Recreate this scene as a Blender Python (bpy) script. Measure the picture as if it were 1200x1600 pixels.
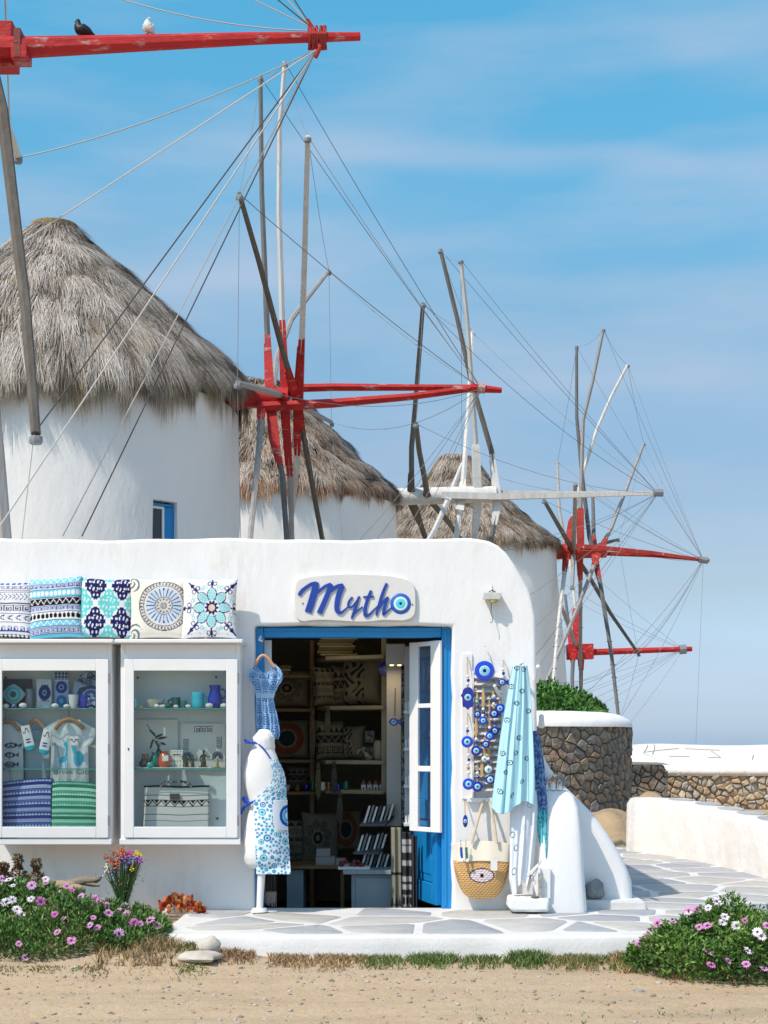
import bpy, math, random
import numpy as np
from mathutils import Vector, Matrix, noise

random.seed(7)
rng = np.random.default_rng(7)
for o in list(bpy.data.objects):
    bpy.data.objects.remove(o)
SC = bpy.context.scene
COL = SC.collection

# ------------------------------------------------------------------ camera, sky, sun, exposure
F = 2400.0            # focal length in photo pixels (photo 1200 x 1600)
HZ = 1160.0           # horizon row
EYE = 1.18            # eye height above the terrace
cam_d = bpy.data.cameras.new("camera")
cam = bpy.data.objects.new("camera", cam_d)
COL.objects.link(cam)
cam.location = (0, 0, EYE)
cam.rotation_euler = (math.radians(90), 0, 0)
cam_d.sensor_fit = 'VERTICAL'
cam_d.sensor_height = 36
cam_d.lens = 36 * F / 1600
cam_d.shift_y = (HZ - 800) / 1600
cam_d.clip_start = 0.1
cam_d.clip_end = 30000
SC.camera = cam

SUN_EL = math.radians(52)
sx, sy = -0.74, -0.67
wld = bpy.data.worlds.new("World")
SC.world = wld
wld.use_nodes = True
nt = wld.node_tree
nt.nodes.clear()
wo = nt.nodes.new('ShaderNodeOutputWorld')
bg = nt.nodes.new('ShaderNodeBackground')
sky = nt.nodes.new('ShaderNodeTexSky')
sky.sky_type = 'NISHITA'
sky.sun_disc = False
sky.sun_elevation = SUN_EL
sky.sun_rotation = math.atan2(sx, sy) % (2 * math.pi)
sky.altitude = 0
sky.air_density = 1.0
sky.dust_density = 1.0
sky.ozone_density = 1.0
bg.inputs['Strength'].default_value = 0.14
tc = nt.nodes.new('ShaderNodeTexCoord')
mp = nt.nodes.new('ShaderNodeMapping')
mp.inputs['Scale'].default_value = (1.3, 1.3, 6.5)
mp.inputs['Rotation'].default_value = (0.10, -0.12, 0.3)
n1 = nt.nodes.new('ShaderNodeTexNoise')
n1.inputs['Scale'].default_value = 3.0
n1.inputs['Detail'].default_value = 5.0
n1.inputs['Roughness'].default_value = 0.5
rp = nt.nodes.new('ShaderNodeValToRGB')
rp.color_ramp.elements[0].position = 0.42
rp.color_ramp.elements[1].position = 0.78
rp.color_ramp.elements[0].color = (0, 0, 0, 1)
rp.color_ramp.elements[1].color = (0.85, 0.85, 0.85, 1)
sep = nt.nodes.new('ShaderNodeSeparateXYZ')
nt.links.new(tc.outputs['Generated'], sep.inputs['Vector'])
gr = nt.nodes.new('ShaderNodeValToRGB')      # mild air colour correction by height, plain sky overhead
K = 4.72
el = gr.color_ramp.elements
el[0].position = 0.0; el[0].color = (.58, .78, 1.22, 1)
el[1].position = 1.0; el[1].color = (.90, 1.0, .96, 1)
for pos_, c_ in ((.025, (.50,.62,.93)), (.10, (.52,.54,.575)), (.17, (.54,.58,.605)), (.26, (.56,.74,.73)), (.34, (.44,.90,.90)), (.44, (.38,1.03,1.03)), (.70, (.88,1.0,.98))):
    e_ = el.new(pos_); e_.color = (*c_, 1)
nt.links.new(sep.outputs['Z'], gr.inputs['Fac'])
tint = nt.nodes.new('ShaderNodeMix'); tint.data_type = 'RGBA'; tint.blend_type = 'MULTIPLY'
tint.inputs['Factor'].default_value = 1.0
mx = nt.nodes.new('ShaderNodeMix'); mx.data_type = 'RGBA'
mx.inputs['B'].default_value = (.50*K, .60*K, .76*K, 1)
def mnode(op, a, b_=None, clamp=False):
    n_ = nt.nodes.new('ShaderNodeMath'); n_.operation = op; n_.use_clamp = clamp
    for i_, v_ in enumerate((a, b_)):
        if v_ is None: continue
        if isinstance(v_, (int, float)): n_.inputs[i_].default_value = v_
        else: nt.links.new(v_, n_.inputs[i_])
    return n_.outputs[0]
ysafe = mnode('MAXIMUM', sep.outputs['Y'], 0.02)
uu = mnode('DIVIDE', sep.outputs['X'], ysafe); vv = mnode('DIVIDE', sep.outputs['Z'], ysafe)
n2 = nt.nodes.new('ShaderNodeTexNoise'); n2.inputs['Scale'].default_value = 9.0; n2.inputs['Detail'].default_value = 6
mp2 = nt.nodes.new('ShaderNodeMapping'); mp2.inputs['Scale'].default_value = (1, 1, 3)
nt.links.new(tc.outputs['Generated'], mp2.inputs['Vector']); nt.links.new(mp2.outputs['Vector'], n2.inputs['Vector'])
def streak(u0, v0, slope, hu, hv, amp):
    dv = mnode('SUBTRACT', mnode('SUBTRACT', vv, v0), mnode('MULTIPLY', mnode('SUBTRACT', uu, u0), slope))
    dv = mnode('ADD', dv, mnode('MULTIPLY', mnode('SUBTRACT', n2.outputs['Fac'], .5), hv*1.6))
    a_ = mnode('POWER', mnode('DIVIDE', dv, hv), 2.0); b_ = mnode('POWER', mnode('ABSOLUTE', mnode('DIVIDE', mnode('SUBTRACT', uu, u0), hu)), 2.5)
    e_ = mnode('EXPONENT', mnode('MULTIPLY', mnode('ADD', a_, b_), -1.0))
    return mnode('MULTIPLY', mnode('MULTIPLY', e_, amp), mnode('ADD', n2.outputs['Fac'], .35))
st = mnode('ADD', mnode('ADD', streak(.09, .380, -.03, .13, .009, .50), streak(.22, .455, -.25, .09, .020, .30)), mnode('ADD', streak(.20, .235, .02, .16, .022, .35), streak(-.12, .30, .15, .16, .045, .35)))
nt.links.new(tc.outputs['Generated'], mp.inputs['Vector'])
nt.links.new(mp.outputs['Vector'], n1.inputs['Vector'])
nt.links.new(n1.outputs['Fac'], rp.inputs['Fac'])
nt.links.new(sky.outputs['Color'], tint.inputs['A'])
nt.links.new(gr.outputs['Color'], tint.inputs['B'])
nt.links.new(tint.outputs['Result'], mx.inputs['A'])
nt.links.new(mnode('ADD', mnode('MULTIPLY', rp.outputs['Color'], .8), st, True), mx.inputs['Factor'])
nt.links.new(mx.outputs['Result'], bg.inputs['Color'])
nt.links.new(bg.outputs['Background'], wo.inputs['Surface'])

sd = bpy.data.lights.new("sun", 'SUN')
sd.energy = 2.7
sd.angle = math.radians(0.6)
sd.color = (1.0, 0.88, 0.765)
sun = bpy.data.objects.new("sun", sd)
COL.objects.link(sun)
hl = math.hypot(sx, sy)
tosun = Vector((sx / hl * math.cos(SUN_EL), sy / hl * math.cos(SUN_EL), math.sin(SUN_EL)))
sun.rotation_euler = tosun.to_track_quat('Z', 'Y').to_euler()
sun.location = (-10, -10, 20)

SC.view_settings.view_transform = 'Standard'
SC.view_settings.look = 'None'
SC.view_settings.gamma = 1
SC.view_settings.exposure = 0.6
SC.view_settings.use_curve_mapping = False
SC.render.engine = 'CYCLES'
SC.cycles.max_bounces = 8
SC.cycles.transparent_max_bounces = 12
SC.cycles.caustics_reflective = False
SC.cycles.caustics_refractive = False

# ------------------------------------------------------------------ helpers
def P(px, py, d):
    """the point seen at photo pixel (px, py) at distance d in front of the camera"""
    return Vector(((px - 600) * d / F, d, EYE - (py - HZ) * d / F))

def XX(px, d): return (px - 600) * d / F
def ZZ(py, d): return EYE - (py - HZ) * d / F

def lin(c):
    return tuple(((v / 255) / 12.92 if v / 255 <= 0.04045 else ((v / 255 + 0.055) / 1.055) ** 2.4) for v in c)

def tag(o, label=None, cat=None, group=None, kind=None):
    if label: o['label'] = label
    if cat: o['category'] = cat
    if group: o['group'] = group
    if kind: o['kind'] = kind
    return o

def thing(name, loc, label, cat, group=None, rz=0.0):
    o = bpy.data.objects.new(name, None)
    COL.objects.link(o)
    o.location = loc
    o.rotation_euler = (0, 0, rz)
    o.empty_display_size = 0.1
    tag(o, label, cat, group)
    return o

def world_mat(o):
    m = Matrix.LocRotScale(o.location, o.rotation_euler, o.scale)
    if o.parent:
        m = world_mat(o.parent) @ o.matrix_parent_inverse @ m
    return m

def link(o, parent=None, keep=True):
    COL.objects.link(o)
    if parent is not None:
        o.parent = parent
        if keep:
            o.matrix_parent_inverse = world_mat(parent).inverted()
    return o

class MB:
    def __init__(s):
        s.v = []; s.f = []; s.m = []
    def add(s, vs, fs, mi=0):
        b = len(s.v)
        s.v += [tuple(p) for p in vs]
        s.f += [tuple(b + i for i in f) for f in fs]
        s.m += [mi] * len(fs)
    def box(s, a, b, mi=0):
        x0, y0, z0 = a; x1, y1, z1 = b
        x0, x1 = sorted((x0, x1)); y0, y1 = sorted((y0, y1)); z0, z1 = sorted((z0, z1))
        s.add([(x0,y0,z0),(x1,y0,z0),(x1,y1,z0),(x0,y1,z0),(x0,y0,z1),(x1,y0,z1),(x1,y1,z1),(x0,y1,z1)],
              [(0,3,2,1),(4,5,6,7),(0,1,5,4),(1,2,6,5),(2,3,7,6),(3,0,4,7)], mi)
        return s
    def tube(s, pts, rad, n=8, mi=0, cap=True, sq=False, up=None):
        pts = [Vector(p) for p in pts]
        if not isinstance(rad, (list, tuple)): rad = [rad] * len(pts)
        vs = []; fs = []
        prev = None
        for i, p in enumerate(pts):
            t = (pts[min(i+1, len(pts)-1)] - pts[max(i-1, 0)]).normalized()
            if prev is None:
                u = Vector(up) if up else (Vector((0,1,0)) if abs(t.y) < 0.9 else Vector((1,0,0)))
            else:
                u = prev
            u = (u - t * u.dot(t)).normalized(); prev = u
            w = t.cross(u)
            for k in range(n):
                a = 2 * math.pi * (k + (0.5 if sq else 0)) / n
                vs.append(p + (u * math.cos(a) + w * math.sin(a)) * rad[i])
        for i in range(len(pts) - 1):
            for k in range(n):
                a = i*n+k; b = i*n+(k+1) % n
                fs.append((a, b, b+n, a+n))
        if cap:
            fs.append(tuple(range(n))[::-1]); fs.append(tuple(range((len(pts)-1)*n, len(pts)*n)))
        s.add(vs, fs, mi)
        return s
    def lathe(s, prof, c=(0,0,0), n=24, mi=0, sxy=(1,1), a0=0, a1=2*math.pi, cap=True, mis=None):
        full = abs(a1 - a0 - 2*math.pi) < 1e-6
        cols = n if full else n+1
        vs = []; fs = []; ms = []
        for r, z in prof:
            for k in range(cols):
                a = a0 + (a1-a0)*k/n
                vs.append((c[0]+r*math.cos(a)*sxy[0], c[1]+r*math.sin(a)*sxy[1], c[2]+z))
        b = len(s.v)
        s.v += vs
        for i in range(len(prof)-1):
            for k in range(n):
                k2 = (k+1) % cols
                s.f.append((b+i*cols+k, b+i*cols+k2, b+(i+1)*cols+k2, b+(i+1)*cols+k))
                s.m.append(mis[i] if mis else mi)
        if cap and full:
            s.f.append(tuple(b+k for k in range(cols))[::-1]); s.m.append(mis[0] if mis else mi)
            s.f.append(tuple(b+(len(prof)-1)*cols+k for k in range(cols))); s.m.append(mis[-1] if mis else mi)
        return s
    def prism(s, pts, y0, y1, mi=0):
        """outline in x,z extruded along y"""
        n = len(pts)
        vs = [(x, y0, z) for x, z in pts] + [(x, y1, z) for x, z in pts]
        fs = [tuple(range(n)), tuple(range(n, 2*n))[::-1]]
        fs += [(i, i+n, (i+1) % n + n, (i+1) % n) for i in range(n)]
        s.add(vs, fs, mi)
        return s
    def ball(s, c, r, n=8, m=6, mi=0, sc=(1,1,1)):
        vs = []; fs = []
        vs.append((c[0], c[1], c[2]-r*sc[2]))
        for i in range(1, m):
            ph = -math.pi/2 + math.pi*i/m
            for k in range(n):
                a = 2*math.pi*k/n
                vs.append((c[0]+r*sc[0]*math.cos(ph)*math.cos(a), c[1]+r*sc[1]*math.cos(ph)*math.sin(a), c[2]+r*sc[2]*math.sin(ph)))
        vs.append((c[0], c[1], c[2]+r*sc[2]))
        for k in range(n):
            fs.append((0, 1+(k+1) % n, 1+k))
            for i in range(m-2):
                a = 1+i*n+k; b = 1+i*n+(k+1) % n
                fs.append((a, b, b+n, a+n))
            fs.append((1+(m-2)*n+k, 1+(m-2)*n+(k+1) % n, len(vs)-1))
        s.add(vs, fs, mi)
        return s
    def mesh(s, name, mats, smooth=True, ang=35, fixn=True):
        me = bpy.data.meshes.new(name)
        me.from_pydata(s.v, [], s.f)
        if not isinstance(mats, (list, tuple)): mats = [mats]
        for m in mats: me.materials.append(m)
        if len(mats) > 1:
            me.polygons.foreach_set('material_index', s.m)
        if smooth:
            me.polygons.foreach_set('use_smooth', [True]*len(me.polygons))
            me.update()
            me.set_sharp_from_angle(angle=math.radians(ang))
        me.validate()
        me.update()
        return me
    def build(s, name, mats, parent=None, smooth=True, ang=35, bevel=0.0, seg=2):
        o = bpy.data.objects.new(name, s.mesh(name, mats, smooth, ang))
        link(o, parent)
        if bevel:
            b = o.modifiers.new('bevel', 'BEVEL'); b.width = bevel; b.segments = seg
            b.limit_method = 'ANGLE'; b.angle_limit = math.radians(40)
            b.harden_normals = False
        return o

def np_mesh(name, verts, faces, mats, cols=None, smooth=False, mi=None):
    me = bpy.data.meshes.new(name)
    nf, k = faces.shape
    me.vertices.add(len(verts)); me.vertices.foreach_set('co', np.asarray(verts, dtype=np.float32).ravel())
    me.loops.add(nf*k); me.loops.foreach_set('vertex_index', faces.astype(np.int32).ravel())
    me.polygons.add(nf)
    me.polygons.foreach_set('loop_start', (np.arange(nf)*k).astype(np.int32))
    try: me.polygons.foreach_set('loop_total', np.full(nf, k, dtype=np.int32))
    except Exception: pass
    for m in (mats if isinstance(mats, (list, tuple)) else [mats]): me.materials.append(m)
    if mi is not None: me.polygons.foreach_set('material_index', mi.astype(np.int32))
    me.update(calc_edges=True)
    if smooth: me.polygons.foreach_set('use_smooth', [True]*nf)
    if cols is not None:
        ca = me.color_attributes.new('Col', 'FLOAT_COLOR', 'POINT')
        c4 = np.ones((len(verts), 4), dtype=np.float32); c4[:, :3] = cols
        ca.data.foreach_set('color', c4.ravel())
    return me

def obj_np(name, parent, *a, **k):
    o = bpy.data.objects.new(name, np_mesh(name, *a, **k))
    return link(o, parent)

def dup(o, parent=None, loc=None):
    c = o.copy(); COL.objects.link(c)
    if parent is not None: c.parent = parent
    if loc is not None: c.location = loc
    for ch in list(o.children):
        dup(ch, c)
    return c

def spline(pts, n=8):
    pts = [Vector(p) for p in pts]
    if len(pts) < 3: return pts
    out = []
    for i in range(len(pts)-1):
        p0 = pts[max(i-1, 0)]; p1 = pts[i]; p2 = pts[i+1]; p3 = pts[min(i+2, len(pts)-1)]
        for k in range(n):
            t = k/n
            out.append(0.5*((2*p1)+(p2-p0)*t+(2*p0-5*p1+4*p2-p3)*t*t+(3*p1-p0-3*p2+p3)*t**3))
    out.append(pts[-1])
    return out

# ------------------------------------------------------------------ materials
MATS = {}
def mat(name, c, rough=0.8, c2=None, ns=4.0, nd=5, bump=0.0, bs=40.0, spec=0.3, metal=0.0, vc=False, lo=0.35, hi=0.65,
        stretch=None, bump2=0.0, bs2=3.0, dirt=None, dirt_s=2.0, dirt_lo=0.62, dirt_hi=0.75, emit=None, trans=0.0, coat=0.0):
    if name in MATS: return MATS[name]
    m = bpy.data.materials.new(name); m.use_nodes = True
    t = m.node_tree; b = t.nodes['Principled BSDF']
    b.inputs['Roughness'].default_value = rough
    b.inputs['Specular IOR Level'].default_value = spec
    b.inputs['Metallic'].default_value = metal
    if coat: b.inputs['Coat Weight'].default_value = coat
    tcn = t.nodes.new('ShaderNodeTexCoord')
    vec = tcn.outputs['Object']
    if stretch:
        mpn = t.nodes.new('ShaderNodeMapping'); mpn.inputs['Scale'].default_value = stretch
        t.links.new(vec, mpn.inputs['Vector']); svec = mpn.outputs['Vector']
    else: svec = vec
    base = None
    if vc:
        a = t.nodes.new('ShaderNodeAttribute'); a.attribute_name = 'Col'; base = a.outputs['Color']
        if c2:
            n = t.nodes.new('ShaderNodeTexNoise'); n.inputs['Scale'].default_value = ns; n.inputs['Detail'].default_value = nd
            t.links.new(svec, n.inputs['Vector'])
            r = t.nodes.new('ShaderNodeMapRange'); r.inputs['From Min'].default_value = lo; r.inputs['From Max'].default_value = hi
            r.inputs['To Min'].default_value = c2[0]; r.inputs['To Max'].default_value = c2[1]
            t.links.new(n.outputs['Fac'], r.inputs['Value'])
            mu = t.nodes.new('ShaderNodeVectorMath'); mu.operation = 'SCALE'
            t.links.new(base, mu.inputs[0]); t.links.new(r.outputs['Result'], mu.inputs['Scale']); base = mu.outputs['Vector']
    elif c2:
        n = t.nodes.new('ShaderNodeTexNoise'); n.inputs['Scale'].default_value = ns; n.inputs['Detail'].default_value = nd
        n.inputs['Roughness'].default_value = 0.62
        t.links.new(svec, n.inputs['Vector'])
        r = t.nodes.new('ShaderNodeMapRange'); r.inputs['From Min'].default_value = lo; r.inputs['From Max'].default_value = hi
        t.links.new(n.outputs['Fac'], r.inputs['Value'])
        x = t.nodes.new('ShaderNodeMix'); x.data_type = 'RGBA'
        x.inputs['A'].default_value = (*c, 1); x.inputs['B'].default_value = (*c2, 1)
        t.links.new(r.outputs['Result'], x.inputs['Factor']); base = x.outputs['Result']
    else:
        b.inputs['Base Color'].default_value = (*c, 1)
    if dirt is not None:
        n = t.nodes.new('ShaderNodeTexNoise'); n.inputs['Scale'].default_value = dirt_s; n.inputs['Detail'].default_value = 8
        n.inputs['Roughness'].default_value = 0.7
        t.links.new(svec, n.inputs['Vector'])
        r = t.nodes.new('ShaderNodeMapRange'); r.inputs['From Min'].default_value = dirt_lo; r.inputs['From Max'].default_value = dirt_hi
        t.links.new(n.outputs['Fac'], r.inputs['Value'])
        x = t.nodes.new('ShaderNodeMix'); x.data_type = 'RGBA'
        if base is not None: t.links.new(base, x.inputs['A'])
        else: x.inputs['A'].default_value = (*c, 1)
        x.inputs['B'].default_value = (*dirt, 1)
        t.links.new(r.outputs['Result'], x.inputs['Factor']); base = x.outputs['Result']
    if base is not None: t.links.new(base, b.inputs['Base Color'])
    if bump or bump2:
        prev = None
        for st, sc_ in ((bump2, bs2), (bump, bs)):
            if not st: continue
            n = t.nodes.new('ShaderNodeTexNoise'); n.inputs['Scale'].default_value = sc_; n.inputs['Detail'].default_value = 6
            t.links.new(svec, n.inputs['Vector'])
            bp = t.nodes.new('ShaderNodeBump'); bp.inputs['Strength'].default_value = min(1.0, st)
            bp.inputs['Distance'].default_value = 0.6 / sc_
            t.links.new(n.outputs['Fac'], bp.inputs['Height'])
            if prev is not None: t.links.new(prev, bp.inputs['Normal'])
            prev = bp.outputs['Normal']
        t.links.new(prev, b.inputs['Normal'])
    if emit:
        b.inputs['Emission Color'].default_value = (*emit[0], 1); b.inputs['Emission Strength'].default_value = emit[1]
    MATS[name] = m
    return m

PLASTER = mat('white_plaster', (.85,.84,.835), .9, (.79,.785,.785), ns=1.1, bump=.12, bs=55, bump2=.10, bs2=5, dirt=(.68,.655,.60), dirt_s=4.5, dirt_lo=.55, dirt_hi=.78, stretch=(1,1,.4))
PLASTER_MILL = mat('mill_plaster', (.85,.84,.825), .9, (.80,.79,.77), ns=.9, bump=.12, bs=25, bump2=.12, bs2=2.2, dirt=(.60,.55,.47), dirt_s=3.0, dirt_lo=.66, dirt_hi=.80, stretch=(1,1,.45))
PLASTER_OLD = mat('weathered_plaster', (.78,.75,.71), .9, (.72,.68,.63), ns=2.2, bump=.15, bs=35, bump2=.25, bs2=5, dirt=(.56,.50,.42), dirt_s=5, dirt_lo=.62, dirt_hi=.78)
WHITEWOOD = mat('white_painted_wood', (.83,.82,.82), .5, (.80,.79,.79), ns=6, bump=.06, bs=80, dirt=(.55,.42,.28), dirt_s=14, dirt_lo=.74, dirt_hi=.78)
INNERWHITE = mat('inner_white_paint', (.72,.80,.83), .55, (.66,.74,.77), ns=5)
BLUE = mat('blue_door_paint', (.006,.25,.62), .42, (.005,.225,.56), ns=5, bump=.1, bs=60, spec=.5, dirt=(.45,.6,.7), dirt_s=16, dirt_lo=.76, dirt_hi=.78)
RED = mat('weathered_red_paint', (.50,.020,.018), .6, (.33,.012,.014), ns=5, bump=.45, bs=40, dirt=(.40,.25,.23), dirt_s=11, dirt_lo=.57, dirt_hi=.66, stretch=(.35,1,1))
ORANGERED = mat('faded_red_paint', (.46,.05,.03), .65, (.30,.028,.02), ns=5, bump=.25, bs=45, dirt=(.50,.36,.31), dirt_s=8, dirt_lo=.60, dirt_hi=.66)
WOOD_BROWN = mat('brown_weathered_wood', (.15,.132,.112), .85, (.10,.09,.078), ns=9, bump=.4, bs=30, stretch=(1,1,.15))
WOOD_GREY = mat('grey_weathered_wood', (.36,.345,.335), .85, (.27,.26,.25), ns=9, bump=.4, bs=30, stretch=(1,1,.15))
WOOD_DARK = mat('dark_weathered_wood', (.15,.15,.15), .85, (.10,.10,.098), ns=9, bump=.4, bs=30, stretch=(1,1,.15))
WOOD_PALE = mat('pale_weathered_wood', (.62,.60,.575), .8, (.50,.485,.46), ns=9, bump=.4, bs=30, stretch=(1,1,.15))
WOOD_WHITE = mat('white_painted_beam', (.68,.68,.66), .75, (.58,.57,.54), ns=7, bump=.3, bs=30, dirt=(.34,.31,.26), dirt_s=9, dirt_lo=.60, dirt_hi=.68)
ROPE_PALE = mat('pale_rope', (.52,.50,.46), .9)
ROPE_DARK = mat('dark_wire', (.085,.08,.08), .7)
ROPE_GREY = mat('grey_wire', (.22,.23,.25), .7)
METAL_DARK = mat('dark_metal', (.05,.05,.05), .5, metal=.6)
RUST = mat('rusty_metal', (.20,.07,.035), .8, (.10,.045,.03), ns=20)
THATCH = mat('straw_thatch', (1,1,1), .92, vc=True, spec=.1)
THATCHBASE = mat('thatch_underlayer', (.10,.085,.065), .95, (.06,.05,.04), ns=8, spec=.05)
LEAFM = mat('leaves', (1,1,1), .55, vc=True, spec=.35)
CLOTHVC = mat('printed_cloth', (1,1,1), .88, vc=True, bump=.12, bs=160, spec=.15)
PRINTVC = mat('glazed_print', (1,1,1), .35, vc=True, spec=.4)
STRAWVC = mat('woven_straw', (1,1,1), .8, vc=True, bump=.9, bs=70, stretch=(1,1,2.2), spec=.15)
SKINCLOTH = mat('mannequin_cloth', (.80,.79,.785), .85, (.77,.76,.755), ns=12, bump=.1, bs=90)
GLASSTEAL = mat('glass_shelf_edge', (.04,.30,.26), .1, spec=.7)
COBALT = mat('cobalt_glaze', (.01,.03,.38), .15, (.008,.02,.28), ns=8, spec=.6)
NAVYGLASS = mat('navy_glass', (.012,.018,.30), .08, spec=.7)
COBGLASS = mat('cobalt_glass', (.01,.06,.62), .08, spec=.7)
EYEWHITE = mat('eye_white', (.72,.78,.80), .15, spec=.5)
EYECYAN = mat('eye_light_blue', (.22,.62,.80), .15, spec=.5)
EYEBLACK = mat('eye_black', (.008,.008,.012), .12, spec=.5)
TURQ = mat('turquoise_glaze', (.04,.50,.60), .18, (.03,.42,.54), ns=14, spec=.6)
TEALG = mat('teal_green_glaze', (.015,.19,.14), .2, (.01,.13,.10), ns=10, spec=.6)
DKGREEN = mat('dark_green_glaze', (.015,.075,.07), .2, spec=.6)
ORANGEG = mat('orange_glaze', (.62,.15,.04), .2, (.50,.10,.025), ns=12, spec=.6)
BROWNG = mat('brown_glaze', (.30,.12,.04), .2, (.05,.03,.025), ns=9, spec=.6, lo=.45, hi=.55)
CREAMG = mat('cream_glaze', (.62,.60,.50), .3, (.56,.52,.42), ns=12, spec=.5)
BRONZE = mat('antique_bronze', (.16,.13,.06), .4, (.05,.045,.03), ns=30, metal=.8)
HANGWOOD = mat('hanger_wood', (.48,.24,.11), .5, (.40,.19,.08), ns=12)
SHELFWOOD = mat('shelf_wood', (.25,.17,.09), .7, (.19,.13,.07), ns=10, stretch=(.2,1,1))
BEAMPALE = mat('cream_shelf_paint', (.42,.38,.26), .7, (.36,.32,.22), ns=6)
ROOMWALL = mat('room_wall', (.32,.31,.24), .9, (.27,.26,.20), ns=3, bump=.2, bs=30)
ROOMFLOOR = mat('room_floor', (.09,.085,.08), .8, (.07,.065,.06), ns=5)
RIBBON = mat('blue_ribbon', (.015,.07,.42), .6)
PAPERW = mat('white_paper', (.74,.74,.72), .8)
DARKIN = mat('dark_interior', (.02,.022,.025), .6)
BOOKRED = mat('red_trinkets', (.25,.03,.03), .5, (.10,.03,.03), ns=30)
BEADW = mat('white_bead', (.74,.74,.72), .3)
BEADWOOD = mat('wooden_bead', (.42,.24,.11), .5)
CORDTAN = mat('tan_cord', (.55,.37,.19), .85)
CORDWHITE = mat('cream_cord', (.68,.62,.52), .85)
LOUVRE = mat('grey_louvre_paint', (.60,.60,.59), .5, (.54,.54,.54), ns=9)
LETTERBLUE = mat('letter_blue_paint', (.012,.055,.36), .4, (.012,.045,.30), ns=8, spec=.5)
SIGNWHITE = mat('sign_board_paint', (.74,.72,.70), .6, (.70,.68,.66), ns=6, bump=.12, bs=50)
DRIFT = mat('driftwood', (.27,.22,.16), .85, (.15,.13,.11), ns=8, bump=.5, bs=25, stretch=(.25,1,1))

def glass(name, tint, gloss=.5):
    m = bpy.data.materials.new(name); m.use_nodes = True; t = m.node_tree; t.nodes.clear()
    o = t.nodes.new('ShaderNodeOutputMaterial'); tr = t.nodes.new('ShaderNodeBsdfTransparent'); g = t.nodes.new('ShaderNodeBsdfGlossy')
    fr = t.nodes.new('ShaderNodeFresnel'); fr.inputs['IOR'].default_value = 1.5
    tr.inputs['Color'].default_value = (*tint, 1); g.inputs['Roughness'].default_value = 0.02
    mu = t.nodes.new('ShaderNodeMath'); mu.operation = 'MULTIPLY'; mu.inputs[1].default_value = gloss
    x = t.nodes.new('ShaderNodeMixShader')
    t.links.new(fr.outputs[0], mu.inputs[0]); t.links.new(mu.outputs[0], x.inputs[0])
    t.links.new(tr.outputs[0], x.inputs[1]); t.links.new(g.outputs[0], x.inputs[2]); t.links.new(x.outputs[0], o.inputs['Surface'])
    return m
PANE = glass('window_glass', (.97,1.0,1.0), .42)
CLEARPANE = glass('clear_window_glass', (.96,.98,.985), .2)
SHELFGLASS = glass('shelf_glass', (.95,1.0,.985), .7)

# ---------- greyscale print helpers (numpy, u to the right, v up, both 0..1)
WHITE = np.array(lin((226,226,226))); CREAM = np.array(lin((226,220,208))); NAVY = np.array(lin((32,38,100)))
CYAN = np.array(lin((110,190,215))); TQ = np.array(lin((105,200,200))); BLACK = np.array(lin((22,22,30)))
PALEB = np.array(lin((200,210,232))); MIDB = np.array(lin((60,95,165)))
KEY = ["........","#######.","#.....#.","#.###.#.","#.#.#.#.","#.#...#.","#.#####.","#......."][::-1]
KEY = ["#######.","......#.","..###.#.","..#...#.","..#####.","........"]
KEYB = ["########","#.......","#.#####.","#.#...#.","#.#.#.#.","#.###.#.","#.....#.","#######."]
ZIG = ["#......#",".#....#.","..#..#..","...##..."]
CHEV = ["#...#...",".#...#..","..#...#.","...#...#","..#...#.",".#...#..","#...#..."]
OVAL = ["...##...",".######.",".######.",".######.",".######.","...##..."]
TRI = ["...#....","..###...",".#####..","#######."]
WAVE = ["...###..","..#...#.","..#.#.#.","..##..#.",".###.##.","########"]
LEAF = ["....##..","..###...",".##.....","#.......",".##.....","..###...","....##.."]
def bm(rows, U, V, rep):
    a = np.array([[c == '#' for c in r] for r in rows])
    x = (np.floor(U*rep*a.shape[1]).astype(int)) % a.shape[1]
    y = np.clip(((1-V)*a.shape[0]).astype(int), 0, a.shape[0]-1)
    return a[y, x]
def band(C, U, V, v0, v1, bgc, rows=None, rep=8, fg=None):
    m = (V >= v0) & (V < v1); C[m] = bgc
    if rows is not None:
        vv = (V-v0)/(v1-v0)
        k = m & (vv > .12) & (vv < .88) & bm(rows, U, (vv-.12)/.76, rep)
        C[k] = fg
def blank(U, c): return np.tile(np.asarray(c, float), U.shape + (1,)).reshape(U.shape + (3,)).copy()
def ring(C, U, V, cx, cy, r0, r1, col, asp=1.0):
    d = np.hypot((U-cx)*asp, V-cy); C[(d >= r0) & (d < r1)] = col

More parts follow.
